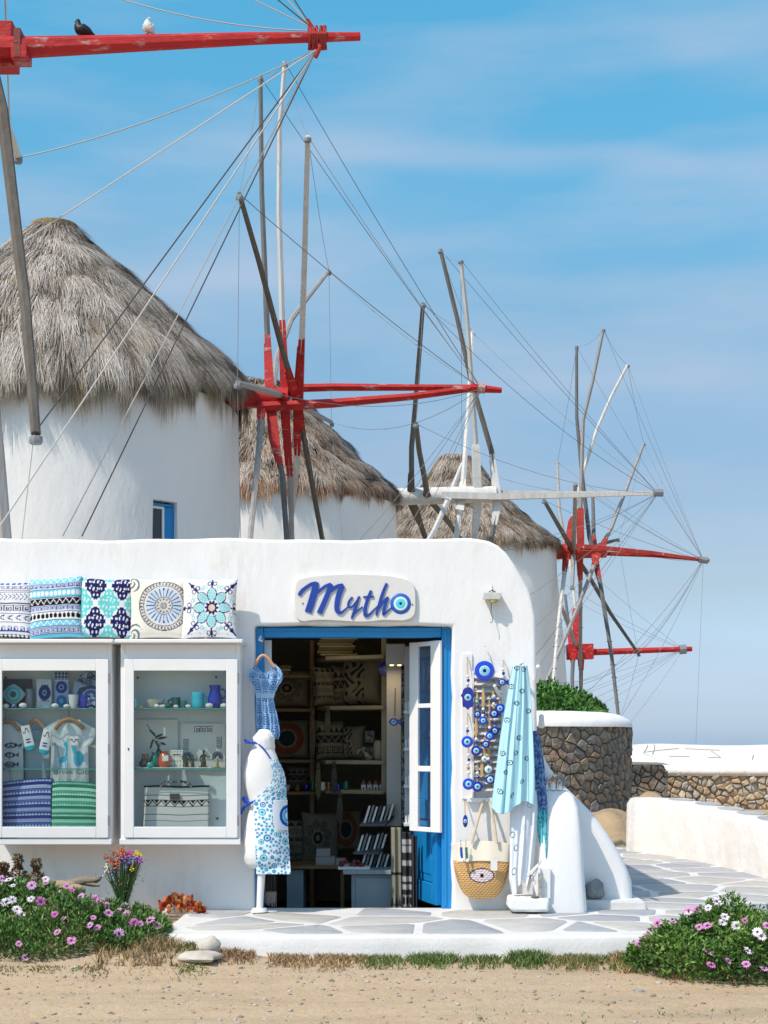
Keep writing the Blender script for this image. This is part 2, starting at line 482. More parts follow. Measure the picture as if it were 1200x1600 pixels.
def sheet(name, fn, colf, nu, nv, parent, m=None, thick=None, smooth=True):
    """a printed cloth: fn(U,V) -> xyz arrays, colf(U,V) -> rgb array"""
    u = np.linspace(0, 1, nu); v = np.linspace(0, 1, nv)
    U, V = np.meshgrid(u, v)
    X, Y, Z = fn(U, V)
    vs = np.stack([X, Y, Z], -1).reshape(-1, 3)
    C = colf(U, V).reshape(-1, 3)
    i = np.arange(nu-1)[None, :] + np.arange(nv-1)[:, None]*nu
    fs = np.stack([i, i+1, i+nu+1, i+nu], -1).reshape(-1, 4)
    if thick is not None:
        n = len(vs); back = vs + np.array(thick)[None, :]
        vs = np.vstack([vs, back]); C = np.vstack([C, C]); fs = np.vstack([fs, fs[:, ::-1]+n])
        e = [(k, k+1) for k in range(nu-1)] + [((nv-1)*nu+k+1, (nv-1)*nu+k) for k in range(nu-1)]
        e += [((k+1)*nu, k*nu) for k in range(nv-1)] + [(k*nu+nu-1, (k+1)*nu+nu-1) for k in range(nv-1)]
        fs = np.vstack([fs, np.array([(b, a, a+n, b+n) for a, b in e])])
    return obj_np(name, parent, vs, fs, m or CLOTHVC, C, smooth)

def pillow(c, w, h, t, colf, label, rz=0, tilt=0, roll=0, group=None, n=96, cat='cushion', name='cushion'):
    """c = middle of the bottom edge"""
    root = thing(name, c, label, cat, group)
    u = np.linspace(0, 1, n); U, V = np.meshgrid(u, u)
    a = 2*U-1; b = 2*V-1
    pinch = 1 - 0.07*(1-np.abs(b)**1.5)*0 
    X = a*(w/2)*(1-0.055*(1-b*b)); Z = (b*(1-0.055*(1-a*a))+1)*h/2
    T = t/2*np.sqrt(np.clip((1-a**4)*(1-b**4), 0, 1))**0.9
    wr = 0.006*np.sin(9*a+5*b)*(1-a*a)*(1-b*b)
    fr = np.stack([X, -T+wr, Z], -1).reshape(-1, 3); bk = np.stack([X, T, Z], -1).reshape(-1, 3)
    C = colf(U, V).reshape(-1, 3)
    i = np.arange(n-1)[None, :] + np.arange(n-1)[:, None]*n
    f = np.stack([i, i+1, i+n+1, i+n], -1).reshape(-1, 4)
    vs = np.vstack([fr, bk]); fs = np.vstack([f, f[:, ::-1]+n*n])
    me = np_mesh('cushion_cover', vs, fs, CLOTHVC, np.vstack([C, np.tile(WHITE, (n*n, 1))]), True)
    o = bpy.data.objects.new('cushion_cover', me); COL.objects.link(o); o.parent = root
    root.rotation_euler = (tilt, roll, rz)
    return root
# ================================================================== SETTING
def sstep(a, b, x):
    t = np.clip((x-a)/(b-a), 0, 1); return t*t*(3-2*t)
def gnoise(X, Y):
    return (np.sin(X*1.7+Y*.9)+np.sin(X*.8-Y*2.1+1)+.6*np.sin(X*3.9+2.2*Y+2)+.5*np.sin(5.3*Y-2.7*X))/3
def ground_z(X, Y):
    X = np.asarray(X, float); Y = np.asarray(Y, float)
    z = -.14 + .016*gnoise(X, Y) - .022*np.exp(-((Y-7.55-.08*np.sin(X*.7))/.13)**2)*(Y < 9) - .018*np.exp(-((Y-8.25-.06*np.sin(X*.9+1))/.12)**2)*(Y < 9)
    z = z + .105*(1-sstep(-1.45, -.55, X))*sstep(8.5, 9.3, Y)*(1-sstep(20, 30, Y))       # planted bank at the left
    z = z + .30*sstep(17.6, 21, Y)*(1-sstep(24.5, 28, Y))*(1-sstep(3.2, 4.3, X))
    z = z - .55*sstep(-1.9,-1.7,X)*(1-sstep(.72,.9,X))*sstep(11.0,11.12,Y)*(1-sstep(14.1,14.3,Y))   # cellar-low shop floor
    z = z - 30*sstep(110, 190, Y)
    return z
xs = np.concatenate([-np.geomspace(600, 7, 26), np.linspace(-6, 6, 150), np.geomspace(7, 600, 26)])
ys = np.concatenate([np.linspace(-30, 4, 18), np.linspace(4.4, 11, 110), np.linspace(11.3, 30, 50), np.geomspace(31, 420, 40)])
U, V = np.meshgrid(xs, ys)
Zg = ground_z(U, V)
i = np.arange(len(xs)-1)[None, :] + np.arange(len(ys)-1)[:, None]*len(xs)
fs = np.stack([i, i+1, i+len(xs)+1, i+len(xs)], -1).reshape(-1, 4)

gm = bpy.data.materials.new('sandy_soil'); gm.use_nodes = True
t = gm.node_tree; b = t.nodes['Principled BSDF']; b.inputs['Roughness'].default_value = .95; b.inputs['Specular IOR Level'].default_value = .15
tcn = t.nodes.new('ShaderNodeTexCoord')
def tex(scale, det=6, rough=.6, st=None):
    n = t.nodes.new('ShaderNodeTexNoise'); n.inputs['Scale'].default_value = scale; n.inputs['Detail'].default_value = det; n.inputs['Roughness'].default_value = rough
    if st:
        q = t.nodes.new('ShaderNodeMapping'); q.inputs['Scale'].default_value = st; t.links.new(tcn.outputs['Object'], q.inputs['Vector']); t.links.new(q.outputs[0], n.inputs['Vector'])
    else: t.links.new(tcn.outputs['Object'], n.inputs['Vector'])
    return n
def rampn(src, a, bb, ca, cb):
    r = t.nodes.new('ShaderNodeValToRGB'); r.color_ramp.elements[0].position = a; r.color_ramp.elements[1].position = bb
    r.color_ramp.elements[0].color = (*ca, 1); r.color_ramp.elements[1].color = (*cb, 1); t.links.new(src, r.inputs['Fac']); return r
def mixn(fac, A, B, mode='MIX', f=None):
    x = t.nodes.new('ShaderNodeMix'); x.data_type = 'RGBA'; x.blend_type = mode
    if f is not None: x.inputs['Factor'].default_value = f
    else: t.links.new(fac, x.inputs['Factor'])
    t.links.new(A, x.inputs['A']); t.links.new(B, x.inputs['B']); return x.outputs['Result']
a1 = rampn(tex(.9, 5, st=(1, 2.0, 1)).outputs['Fac'], .35, .65, (.50,.345,.20), (.50,.39,.255))
a2 = rampn(tex(7).outputs['Fac'], .38, .66, (.43,.30,.18), (.53,.405,.265))
a3 = rampn(tex(60, 3).outputs['Fac'], .36, .70, (.35,.27,.185), (.60,.49,.36))
c1 = mixn(None, a1.outputs['Color'], a2.outputs['Color'], f=.5)
c2 = mixn(None, c1, a3.outputs['Color'], f=.38)
vo = t.nodes.new('ShaderNodeTexVoronoi'); vo.inputs['Scale'].default_value = 120; t.links.new(tcn.outputs['Object'], vo.inputs['Vector'])
pick = rampn(vo.outputs['Color'], .80, .86, (0,0,0), (.5,.5,.5))
gc = t.nodes.new('ShaderNodeRGB'); gc.outputs[0].default_value = (.55,.50,.44,1)
c3 = mixn(pick.outputs['Color'], c2, gc.outputs[0])
a4 = rampn(tex(2.3, 7, .7, st=(.35, 1.6, 1)).outputs['Fac'], .50, .66, (0,0,0), (.75,.75,.75))
gc2 = t.nodes.new('ShaderNodeRGB'); gc2.outputs[0].default_value = (.36,.285,.195,1)
c3 = mixn(a4.outputs['Color'], c3, gc2.outputs[0])
t.links.new(c3, b.inputs['Base Color'])
bp1 = t.nodes.new('ShaderNodeBump'); bp1.inputs['Strength'].default_value = .6; bp1.inputs['Distance'].default_value = .02; t.links.new(tex(18, 8, .65).outputs['Fac'], bp1.inputs['Height'])
bp2 = t.nodes.new('ShaderNodeBump'); bp2.inputs['Strength'].default_value = .5; bp2.inputs['Distance'].default_value = .005; t.links.new(vo.outputs['Distance'], bp2.inputs['Height']); t.links.new(bp1.outputs[0], bp2.inputs['Normal'])
t.links.new(bp2.outputs[0], b.inputs['Normal'])
g = obj_np('ground', None, np.stack([U, V, Zg], -1).reshape(-1, 3), fs, gm, None, True)
tag(g, kind='structure')

sea_m = mat('sea_water', (.24,.34,.42), .5, (.26,.36,.43), ns=.01, bump=.5, bs=.5, spec=.5)  # distance haze is put into this pale base colour
s_ = MB(); R = 14000
s_.add([(-R, -R, -12), (R, -R, -12), (R, R, -12), (-R, R, -12)], [(0,1,2,3)])
tag(s_.build('sea', sea_m, smooth=False), kind='structure')

# ---- loose pebbles on the soil
def scatter_stones(n, fn, s0, s1, name, m, label):
    base = MB().ball((0,0,0), 1, 6, 4); bv = np.array(base.v); 
    quads = [f for f in base.f]
    tri = []
    for f in quads:
        for k in range(1, len(f)-1): tri.append((f[0], f[k], f[k+1]))
    tri = np.array(tri); V_ = []; F_ = []; C_ = []
    for k in range(n):
        x, y = fn(); s = s0*(s1/s0)**(random.random()**2.2)
        q = bv*np.array([s*random.uniform(.7,1.4), s*random.uniform(.7,1.3), s*random.uniform(.35,.7)])
        q = q*(1+.18*np.sin(bv[:, [1,2,0]]*4+k))
        a = random.uniform(0, 6.28); R_ = np.array([[math.cos(a), -math.sin(a), 0],[math.sin(a), math.cos(a), 0],[0,0,1]])
        q = q@R_.T + np.array([x, y, float(ground_z(x, y))+s*.12])
        F_.append(tri+len(bv)*k); V_.append(q)
        c = np.array(random.choice([(.40,.36,.31),(.33,.27,.20),(.46,.43,.40),(.25,.22,.19),(.38,.27,.19)]))*random.uniform(.8,1.1)
        C_.append(np.tile(c, (len(bv), 1)))
    o = obj_np(name, None, np.vstack(V_), np.vstack(F_), mat('loose_stone', (1,1,1), .9, vc=True), np.vstack(C_), True)
    tag(o, label, 'gravel', kind='stuff')
scatter_stones(4200, lambda: (random.uniform(-2.6, 2.8), 9.3-3.6*random.random()**1.3), .0025, .016, 'gravel', None, 'loose pebbles and grit scattered over the sandy track')

# ---- pieces by jittered Voronoi
def clip(poly, n, c):
    out = []
    for i in range(len(poly)):
        a = poly[i]; b = poly[(i+1) % len(poly)]
        da = a[0]*n[0]+a[1]*n[1]-c; db = b[0]*n[0]+b[1]*n[1]-c
        if da <= 0: out.append(a)
        if da*db < 0:
            s = da/(da-db); out.append((a[0]+(b[0]-a[0])*s, a[1]+(b[1]-a[1])*s))
    return out
def cells(W, H, nx, ny, seed, jit=.42):
    r = random.Random(seed); pts = {}
    for j in range(-2, ny+2):
        for i_ in range(-2, nx+2):
            pts[(i_, j)] = ((i_+.5+(j % 2)*.35+r.uniform(-jit, jit))*W/nx, (j+.5+r.uniform(-jit, jit))*H/ny)
    res = []
    for (i_, j), p in pts.items():
        if not (0 <= i_ < nx and 0 <= j < ny): continue
        poly = [(0,0),(W,0),(W,H),(0,H)]
        for di in (-3,-2,-1,0,1,2,3):
            for dj in (-2,-1,0,1,2):
                q = pts.get((i_+di, j+dj))
                if q is None or q == p: continue
                n = (q[0]-p[0], q[1]-p[1]); c = (q[0]**2+q[1]**2-p[0]**2-p[1]**2)/2
                poly = clip(poly, n, c)
                if not poly: break
            if not poly: break
        if len(poly) > 2: res.append(poly)
    return res
def shrink(poly, g):
    n = len(poly); area = sum(poly[i][0]*poly[(i+1) % n][1]-poly[(i+1) % n][0]*poly[i][1] for i in range(n))
    sg = 1 if area > 0 else -1
    out = list(poly)
    for i in range(n):
        a = poly[i]; b = poly[(i+1) % n]; e = (b[0]-a[0], b[1]-a[1]); L = math.hypot(*e)
        if L < 1e-6: continue
        nn = (sg*e[1]/L, -sg*e[0]/L)
        out = clip(out, nn, nn[0]*a[0]+nn[1]*a[1]-g)
        if len(out) < 3: return []
    return out
def chaikin(p, f=.25):
    o = []
    for i in range(len(p)):
        a = p[i]; b = p[(i+1) % len(p)]
        o.append((a[0]*(1-f)+b[0]*f, a[1]*(1-f)+b[1]*f)); o.append((a[0]*f+b[0]*(1-f), a[1]*f+b[1]*(1-f)))
    return o
def resample(poly, mn=3):
    out = [poly[0]]
    for p in poly[1:]:
        if math.hypot(p[0]-out[-1][0], p[1]-out[-1][1]) > .006: out.append(p)
    return out
def stone_pieces(name, mapf, cs, gap, dep, mats, parent, seed, rnd=1, inner=.78, keep=None, rough=.35, chf=.25):
    r = random.Random(seed); cnt = 0
    for poly in cs:
        cx = sum(p[0] for p in poly)/len(poly); cy = sum(p[1] for p in poly)/len(poly)
        if keep and not keep(cx, cy): continue
        q = shrink(poly, gap*r.uniform(.7, 1.3))
        if len(q) < 3: continue
        for _ in range(rnd): q = chaikin(q, chf)
        q = resample(q)
        if len(q) < 3: continue
        cx = sum(p[0] for p in q)/len(q); cy = sum(p[1] for p in q)/len(q)
        ar = abs(sum(q[i][0]*q[(i+1) % len(q)][1]-q[(i+1) % len(q)][0]*q[i][1] for i in range(len(q))))/2
        if ar < gap*gap*2: continue
        d = dep*r.uniform(1-rough, 1+rough); n = len(q); vs = []
        tx, ty = r.uniform(-1, 1)*rough*.5, r.uniform(-1, 1)*rough*.5
        size = math.sqrt(ar)
        for k in (0, 1, 2):
            for p in q:
                s = (1, .96, inner)[k]; dd = (-.02, d*.55, d)[k]
                if k: dd *= 1 + (tx*(p[0]-cx)+ty*(p[1]-cy))/size + r.uniform(-.12, .12)*rough*2
                vs.append(mapf(cx+(p[0]-cx)*s, cy+(p[1]-cy)*s, dd))
        c = mapf(cx, cy, d*(1+.08*rough)); vs.append(c)
        fs_ = []
        for k in (0, 1):
            fs_ += [(k*n+i_, k*n+(i_+1) % n, (k+1)*n+(i_+1) % n, (k+1)*n+i_) for i_ in range(n)]
        fs_ += [(2*n+i_, 2*n+(i_+1) % n, 3*n) for i_ in range(n)]
        mb = MB(); mb.add([Vector(v)-Vector(c) for v in vs], fs_)
        o = bpy.data.objects.new(name, mb.mesh(name, r.choice(mats), True, 40)); o.location = c
        link(o, parent); cnt += 1
    return cnt

# ---- the whitewashed terrace and its flagstones
FLAG = [mat('flagstone_%d' % k, c, .8, tuple(v*.84 for v in c), ns=5, bump=.25, bs=30, dirt=(.50,.50,.49), dirt_s=6, dirt_lo=.6, dirt_hi=.8) for k, c in enumerate([(.47,.47,.455),(.43,.435,.44),(.50,.485,.45),(.45,.455,.46),(.38,.395,.415),(.51,.50,.48)])]
WHITEWASH = mat('whitewash', (.70,.695,.685), .9, (.62,.61,.595), ns=3, bump=.25, bs=45, dirt=(.52,.50,.46), dirt_s=8, dirt_lo=.64, dirt_hi=.8)
out = []
for k in range(60):
    x = -1.38+k*7.4/59
    out.append((x, 9.38+.10*max(0, 1-(x+1.38)/.35)**2 + .015*math.sin(x*5)+.008*math.sin(x*13)))
out += [(6.0, 17.5), (.9, 17.5), (.9, 10.97), (-1.38, 10.97)]
mb = MB(); n = len(out)
mb.add([(x, y, 0) for x, y in out]+[(x, y-.03, -.06) for x, y in out[:-4]]+[(x, y, -.06) for x, y in out[-4:]]+[(x, y-.045, -.35) for x, y in out[:-4]]+[(x, y, -.35) for x, y in out[-4:]],
       [tuple(range(n))]+[(i_, i_+n, (i_+1) % n+n, (i_+1) % n) for i_ in range(n)]+[(i_+n, i_+2*n, (i_+1) % n+2*n, (i_+1) % n+n) for i_ in range(n)])
terrace = mb.build('terrace', WHITEWASH, ang=50, bevel=.018, seg=3)
tag(terrace, kind='structure')
cs = cells(7.3, 8.2, 13, 18, 5, .52)
stone_pieces('flagstone', lambda u, v, d: Vector((-1.36+u, 9.43+v, d)), cs, .024, .004, FLAG, terrace, 3, rnd=1, inner=.95, rough=.05, chf=.10,
             keep=lambda u, v: not (-1.36+u < 1.0 and 9.43+v > 10.7) and (9.43+v < 17.3))

# ---- the shop
D = 10.8
shop = thing('shop', (0, D, 0), 'low whitewashed shop with a blue framed doorway and rounded corner', 'shop building')
top = []
xl = XX(-225, D)
prof = [(748,842),(764,845),(778,852),(791,864),(803,880),(815,899),(825,918),(832,938),(837,962),(838.5,1000),(838,1080),(839,1150),(838,1250),(838,1500)]
pts = [(xl, -.35), (xl, ZZ(842, D))]
N = 70
for k in range(1, N): 
    x = xl + (XX(748, D)-xl)*k/N; pts.append((x, ZZ(842, D)+.006*math.sin(x*4)+.004*math.sin(x*11+1)))
pts += [(XX(a, D)+.003*math.sin(b_/9), ZZ(b_, D)) for a, b_ in prof]
pts += [(XX(706, D), -.35)]
for k in range(0, 13): pts.append((XX(706+1.2*math.sin(k*2.3), D), ZZ(1422-k*(1422-978)/12, D)))
for k in range(1, 12): pts.append((XX(706-k*(706-397)/12, D), ZZ(977+.7*math.sin(k*1.9), D)))
for k in range(0, 13): pts.append((XX(397+.8*math.sin(k*1.7), D), ZZ(977+k*(1422-977)/12, D)))
pts += [(XX(397, D), -.35)]
mb = MB(); mb.prism(pts, D, D+.30)
fac = mb.build('facade_wall', PLASTER, shop, ang=50, bevel=.022, seg=3)
mb = MB(); mb.box((.72, D+.30, -.35), (1.02, 14.2, 2.30)); mb.build('side_wall', PLASTER, shop, bevel=.03)
mb = MB(); mb.box((xl, D+.30, -.35), (xl+.25, 14.2, 2.45)); mb.build('side_wall', PLASTER, shop, bevel=.03)
mb = MB(); mb.box((xl, 14.2, -.35), (1.02, 14.45, 2.45)); mb.build('back_wall', PLASTER, shop, bevel=.03)
mb = MB(); mb.box((xl+.01, D+.302, 2.30), (.80, 14.44, 2.44)); mb.build('roof', PLASTER, shop, bevel=.03)
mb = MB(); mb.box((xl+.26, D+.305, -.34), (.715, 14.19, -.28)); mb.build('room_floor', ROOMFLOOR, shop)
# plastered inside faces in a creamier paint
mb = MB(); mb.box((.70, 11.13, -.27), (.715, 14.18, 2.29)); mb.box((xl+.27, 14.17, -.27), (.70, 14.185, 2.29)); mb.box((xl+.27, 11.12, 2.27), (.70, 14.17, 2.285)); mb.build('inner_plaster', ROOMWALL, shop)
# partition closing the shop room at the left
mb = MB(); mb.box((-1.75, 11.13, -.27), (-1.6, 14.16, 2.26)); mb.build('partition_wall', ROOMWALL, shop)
# blue door frame
fr = D+.10
mb = MB()
mb.box((XX(396, D), fr, 0), (XX(412, fr), fr+.09, ZZ(978, D)))
mb.box((XX(690, fr), fr, 0), (XX(707, D), fr+.09, ZZ(978, D)))
mb.box((XX(412, fr)+.001, fr+.002, ZZ(996, fr)), (XX(690, fr)-.001, fr+.088, ZZ(978, D)))
o = mb.build('door_frame', BLUE, shop, bevel=.006)
mb = MB(); mb.box((XX(412, fr)+.002, fr-.006, ZZ(986, fr)), (XX(690, fr)-.002, fr+.02, ZZ(981, fr))); mb.box((XX(694, fr), fr-.008, .02), (XX(698, fr), fr+.02, ZZ(984, fr)))
mb.build('frame_moulding', BLUE, o, bevel=.003)
# open blue door leaf, swung inwards
def panelled(name, A, B, z0, z1, th, m, parent, holes, bevel=.004):
    """flat leaf from A to B (x,y) with rails round the given holes (u0,u1,z0,z1)"""
    A = Vector((*A, 0)); B = Vector((*B, 0)); u = (B-A); L = u.length; u.normalize(); nrm = Vector((u.y, -u.x, 0))
    us = sorted({0, 1, *[h[0] for h in holes], *[h[1] for h in holes]}); zs = sorted({z0, z1, *[h[2] for h in holes], *[h[3] for h in holes]})
    mb = MB()
    # vertical stiles then rails
    hu0 = min(h[0] for h in holes); hu1 = max(h[1] for h in holes)
    def bx(ua, ub, za, zb, t0=0, t1=th):
        p = [A+u*L*ua, A+u*L*ub]
        vs = [p[0]+nrm*t0, p[1]+nrm*t0, p[1]+nrm*t1, p[0]+nrm*t1]
        mb.add([(v.x, v.y, za) for v in vs]+[(v.x, v.y, zb) for v in vs], [(0,3,2,1),(4,5,6,7),(0,1,5,4),(1,2,6,5),(2,3,7,6),(3,0,4,7)])
    bx(0, hu0, z0, z1); bx(hu1, 1, z0, z1)
    zz = z0
    for h in sorted(holes, key=lambda h: h[2]):
        bx(hu0, hu1, zz, h[2], .001, th-.001); zz = h[3]
    bx(hu0, hu1, zz, z1, .001, th-.001)
    o = mb.build(name, m, parent, bevel=bevel)
    return o, A, u, nrm, L
hx, hy = XX(690, 11.0), 11.0
ex, ey = XX(651, 11.62), 11.62
zlo = [(.14,.86,.16,.62), (.14,.86,.76,1.22), (.14,.86,1.27,1.56), (.14,.86,1.61,1.80)]
leaf, A_, u_, n_, L_ = panelled('door_leaf', (hx, hy), (ex, ey), .012, ZZ(999, 11.0), -.045, BLUE, shop, zlo)
def leafbox(mb, ua, ub, za, zb, t0, t1):
    p = [A_+u_*L_*ua, A_+u_*L_*ub]; vs = [p[0]+n_*t0, p[1]+n_*t0, p[1]+n_*t1, p[0]+n_*t1]
    mb.add([(v.x, v.y, za) for v in vs]+[(v.x, v.y, zb) for v in vs], [(0,3,2,1),(4,5,6,7),(0,1,5,4),(1,2,6,5),(2,3,7,6),(3,0,4,7)])
mb = MB(); leafbox(mb, .145, .855, .165, .615, -.030, -.015); leafbox(mb, .25, .75, .22, .56, -.036, -.010); mb.build('panel', BLUE, leaf, bevel=.005)
mb = MB()
for h in zlo[1:]: leafbox(mb, .142, .858, h[2]+.002, h[3]-.002, -.026, -.018)
for ua in (.3, .5, .7): leafbox(mb, ua-.02, ua+.02, .77, 1.79, -.034, -.012)
mb.build('panel', BLUE, leaf, bevel=.002)

# white glazed casement hanging open in front of the blue leaf
cw = thing('casement', (XX(690, 10.88), 10.88, 0), 'white glazed casement standing open inside the blue doorway', 'window')
ca, cb = (XX(691, 10.88), 10.88), (XX(643, 11.14), 11.14)
za, zb = ZZ(1301, 10.9), ZZ(1001, 10.9)
seg = [1293, 1206, 1197, 1106, 1099, 1009]
zc = [ZZ(v, 10.95) for v in seg]
o, A2, u2, n2, L2 = panelled('window_frame', ca, cb, za, zb, -.022, WHITEWOOD, cw, [(.31,.72,zc[0],zc[1]),(.31,.72,zc[2],zc[3]),(.31,.72,zc[4],zc[5])], bevel=.004)
for k in range(3):
    mb = MB()
    p = [A2+u2*L2*.312, A2+u2*L2*.718]; vs = [p[0]-n2*.010, p[1]-n2*.010, p[1]-n2*.012, p[0]-n2*.012]
    mb.add([(v.x, v.y, zc[2*k]+.001) for v in vs]+[(v.x, v.y, zc[2*k+1]-.001) for v in vs], [(0,3,2,1),(4,5,6,7),(0,1,5,4),(1,2,6,5),(2,3,7,6),(3,0,4,7)])
    mb.build('pane', CLEARPANE, cw, smooth=False)
# narrow white shutter edge at the left jamb
sh = thing('shutter', (XX(418, 11.0), 11.0, 0), 'narrow white shutter folded back at the left jamb', 'shutter')
mb = MB(); mb.box((XX(412, 11.0)+.003, 11.0, .03), (XX(424, 11.0), 11.04, ZZ(1000, 11.0))); mb.box((XX(412, 11.0)+.004, 11.04, .03), (XX(416, 11.0), 11.35, ZZ(1000, 11.0))); mb.build('board', WHITEWOOD, sh, bevel=.004)
mb = MB(); mb.tube([(XX(408, 10.9), 10.87, ZZ(995, 10.9)), (XX(406, 10.9), 10.84, ZZ(1001, 10.9)), (XX(412, 10.9), 10.83, ZZ(1003, 10.9))], .008, 6); mb.build('latch', WHITEWOOD, sh)

# buttress and seat beside the shop
def prismobj(name, pp, d, y1, m, label, cat, bevel, kind=None):
    mb = MB(); mb.prism([(XX(a, d), ZZ(b_, d)) for a, b_ in pp], d, y1)
    o = mb.build(name, m, None, ang=60, bevel=bevel, seg=5); tag(o, label, cat, kind=kind); return o
prismobj('buttress', [(800,1440),(800,1130),(836,1150),(848,1178),(864,1206),(884,1229),(906,1250),(929,1273),(951,1303),(969,1332),(982,1358),(989,1378),(992,1440)], 10.98, 12.5, PLASTER,
         'white sloping buttress curving down to the paving behind the seat', 'buttress', .07)
mb = MB(); mb.prism([(XX(800,10.9), -.1), (XX(1012,10.9), -.1), (XX(1010,10.9), .035), (XX(1003,10.9), .062), (XX(800,10.9), .07)], 10.86, 12.9)
tag(mb.build('white_step', WHITEWASH, None, bevel=.02), 'low whitewashed step under the buttress and the boulder', 'step')
mb = MB()
secs = [(-.2,832,920,10.60),(.0,834,919,10.60),(.25,836,915,10.61),(.50,838,912,10.63),(.63,838,910,10.65),(.73,838,907,10.68),(.80,840,901,10.73),(.84,842,892,10.79),(.855,848,880,10.86)]
vs = []; m_ = 28
for z, a, b_, y0 in secs:
    x0, x1 = XX(a, 10.65), XX(b_, 10.65); y1 = 11.2
    cx, cy, rx, ry = (x0+x1)/2, (y0+y1)/2, (x1-x0)/2, (y1-y0)/2
    for k in range(m_):
        an = 2*math.pi*k/m_; ca_, sa_ = math.cos(an), math.sin(an)
        e = .30
        vs.append((cx+rx*math.copysign(abs(ca_)**e, ca_), cy+ry*math.copysign(abs(sa_)**e, sa_), z))
fs_ = [(j*m_+k, j*m_+(k+1) % m_, (j+1)*m_+(k+1) % m_, (j+1)*m_+k) for j in range(len(secs)-1) for k in range(m_)]+[tuple(range((len(secs)-1)*m_, len(secs)*m_))]
mb.add(vs, fs_); o = mb.build('plastered_seat', PLASTER, None, ang=80); tag(o, 'rounded white plastered plinth beside the hanging scarves', 'plinth')

# long low white wall at the right
lw = thing('parapet_wall', (3, 15, 0), 'long low whitewashed wall along the right of the terrace', 'wall')
mb = MB(); vs = []
line = [(982,1248,1332,16.6),(1000,1246,1332,16.5),(1050,1252,1340,15.9),(1100,1263,1350,15.1),(1150,1275,1362,14.2),(1200,1291,1375,13.3),(1260,1310,1392,12.4),(1330,1335,1415,11.4)]
for px, yt, yb, d in line:
    x, zt, zb_ = XX(px, d), ZZ(yt, d), -.15
    nx_, ny_ = .98, .2
    w = .42
    vs += [(x-.03, d, zb_), (x, d, zt-.06), (x+.03, d+.01, zt-.012), (x+.09, d+.03, zt), (x+w-.05, d+.10, zt-.01), (x+w, d+.12, zt-.07), (x+w+.03, d+.12, zb_)]
k_ = 7; n_l = len(line)
fs_ = [(i_*k_+j, (i_+1)*k_+j, (i_+1)*k_+j+1, i_*k_+j+1) for i_ in range(n_l-1) for j in range(k_-1)]+[tuple(range(k_))[::-1], tuple(range((n_l-1)*k_, n_l*k_))]
mb.add(vs, fs_); mb.build('wall', PLASTER_OLD, lw, ang=70, bevel=.02)
for k in range(9):
    d = 16.2-k*.55
    j = min(range(len(line)-1), key=lambda q: abs(line[q][3]-d)); a, b_ = line[j], line[min(j+1, n_l-1)]
    if a[3] < d and j: a, b_ = line[j-1], line[j]
    s = (a[3]-d)/max(a[3]-b_[3], 1e-3); px = a[0]+(b_[0]-a[0])*s; yt = a[1]+(b_[1]-a[1])*s
    x, z = XX(px, d), ZZ(yt, d)
    q = shrink([(x+.12, d-.22), (x+.40, d-.17+random.uniform(-.03,.03)), (x+.38, d+.25), (x+.14, d+.2+random.uniform(-.03,.03))], .01)
    q = chaikin(chaikin(q, .2), .25); mb = MB(); nq = len(q)
    zz = lambda px_, d_: z+.004-.0*px_
    def zat(yy): return float(np.interp(yy-.06, [q_[3] for q_ in line[::-1]], [ZZ(q_[1], q_[3]) for q_ in line[::-1]]))
    mb.add([(a_, b2, zat(b2)-.03) for a_, b2 in q]+[(a_, b2, zat(b2)+.003) for a_, b2 in q], [tuple(range(nq, 2*nq))]+[(i_, (i_+1) % nq, (i_+1) % nq+nq, i_+nq) for i_ in range(nq)])
    mb.build('coping_slab', FLAG[k % 6], lw)

# round dry stone wall with white cap and hedge
ST1 = [mat('fieldstone_%d' % k, c, .9, tuple(v*.68 for v in c), ns=7, bump=.8, bs=16, dirt=(.12,.105,.085), dirt_s=9, dirt_lo=.5, dirt_hi=.7) for k, c in enumerate([(.25,.22,.185),(.31,.27,.22),(.24,.23,.22),(.33,.28,.215),(.28,.225,.175),(.21,.195,.175),(.35,.25,.18)])]
ST2 = [mat('sandstone_%d' % k, c, .9, tuple(v*.72 for v in c), ns=7, bump=.6, bs=22) for k, c in enumerate([(.52,.39,.25),(.60,.49,.36),(.50,.42,.32),(.57,.51,.43),(.58,.42,.28),(.48,.45,.40)])]
MORTAR = mat('dark_joint', (.15,.125,.10), .95, (.10,.085,.07), ns=9)
MORTAR2 = mat('sandy_joint', (.46,.35,.23), .95, (.33,.24,.16), ns=9)
def lathe_wall(mb, cx, cy, prof, n=48, mi=0): mb.lathe(prof, (cx, cy, 0), n, mi); return mb
rw = thing('round_stone_wall', (1.56, 24, 0), 'dark dry stone round enclosure with a white rounded cap', 'stone wall')
R1 = 2.0; cx1 = XX(986, 24.0)-R1-.02; cy1 = 24.0
zt1 = ZZ(1131, 22.0)
mb = MB(); lathe_wall(mb, cx1, cy1, [(R1-.03, -.2), (R1-.03, zt1)], 64); mb.build('core', MORTAR, rw)
mb = MB(); lathe_wall(mb, cx1, cy1, [(R1+.022, zt1-.035), (R1+.012, zt1+.03), (R1-.05, zt1+.09), (R1-.18, zt1+.155), (R1-.40, zt1+.20), (R1-.75, zt1+.20), (R1-.75, zt1)], 64)
mb.build('cap', PLASTER, rw, ang=70)
a_lo, a_hi = math.radians(-128), math.radians(8)
Wd = (a_hi-a_lo)*R1; Hd = zt1+.12
def map1(u, v, d):
    a = a_lo+u/R1; r = R1-.03+d; return Vector((cx1+r*math.cos(a), cy1+r*math.sin(a), -.10+v))
stone_pieces('stone', map1, cells(Wd, Hd-.03, 32, 12, 11, .66), .004, .030, ST1, rw, 12, rnd=1, inner=.86, rough=.6, chf=.09)
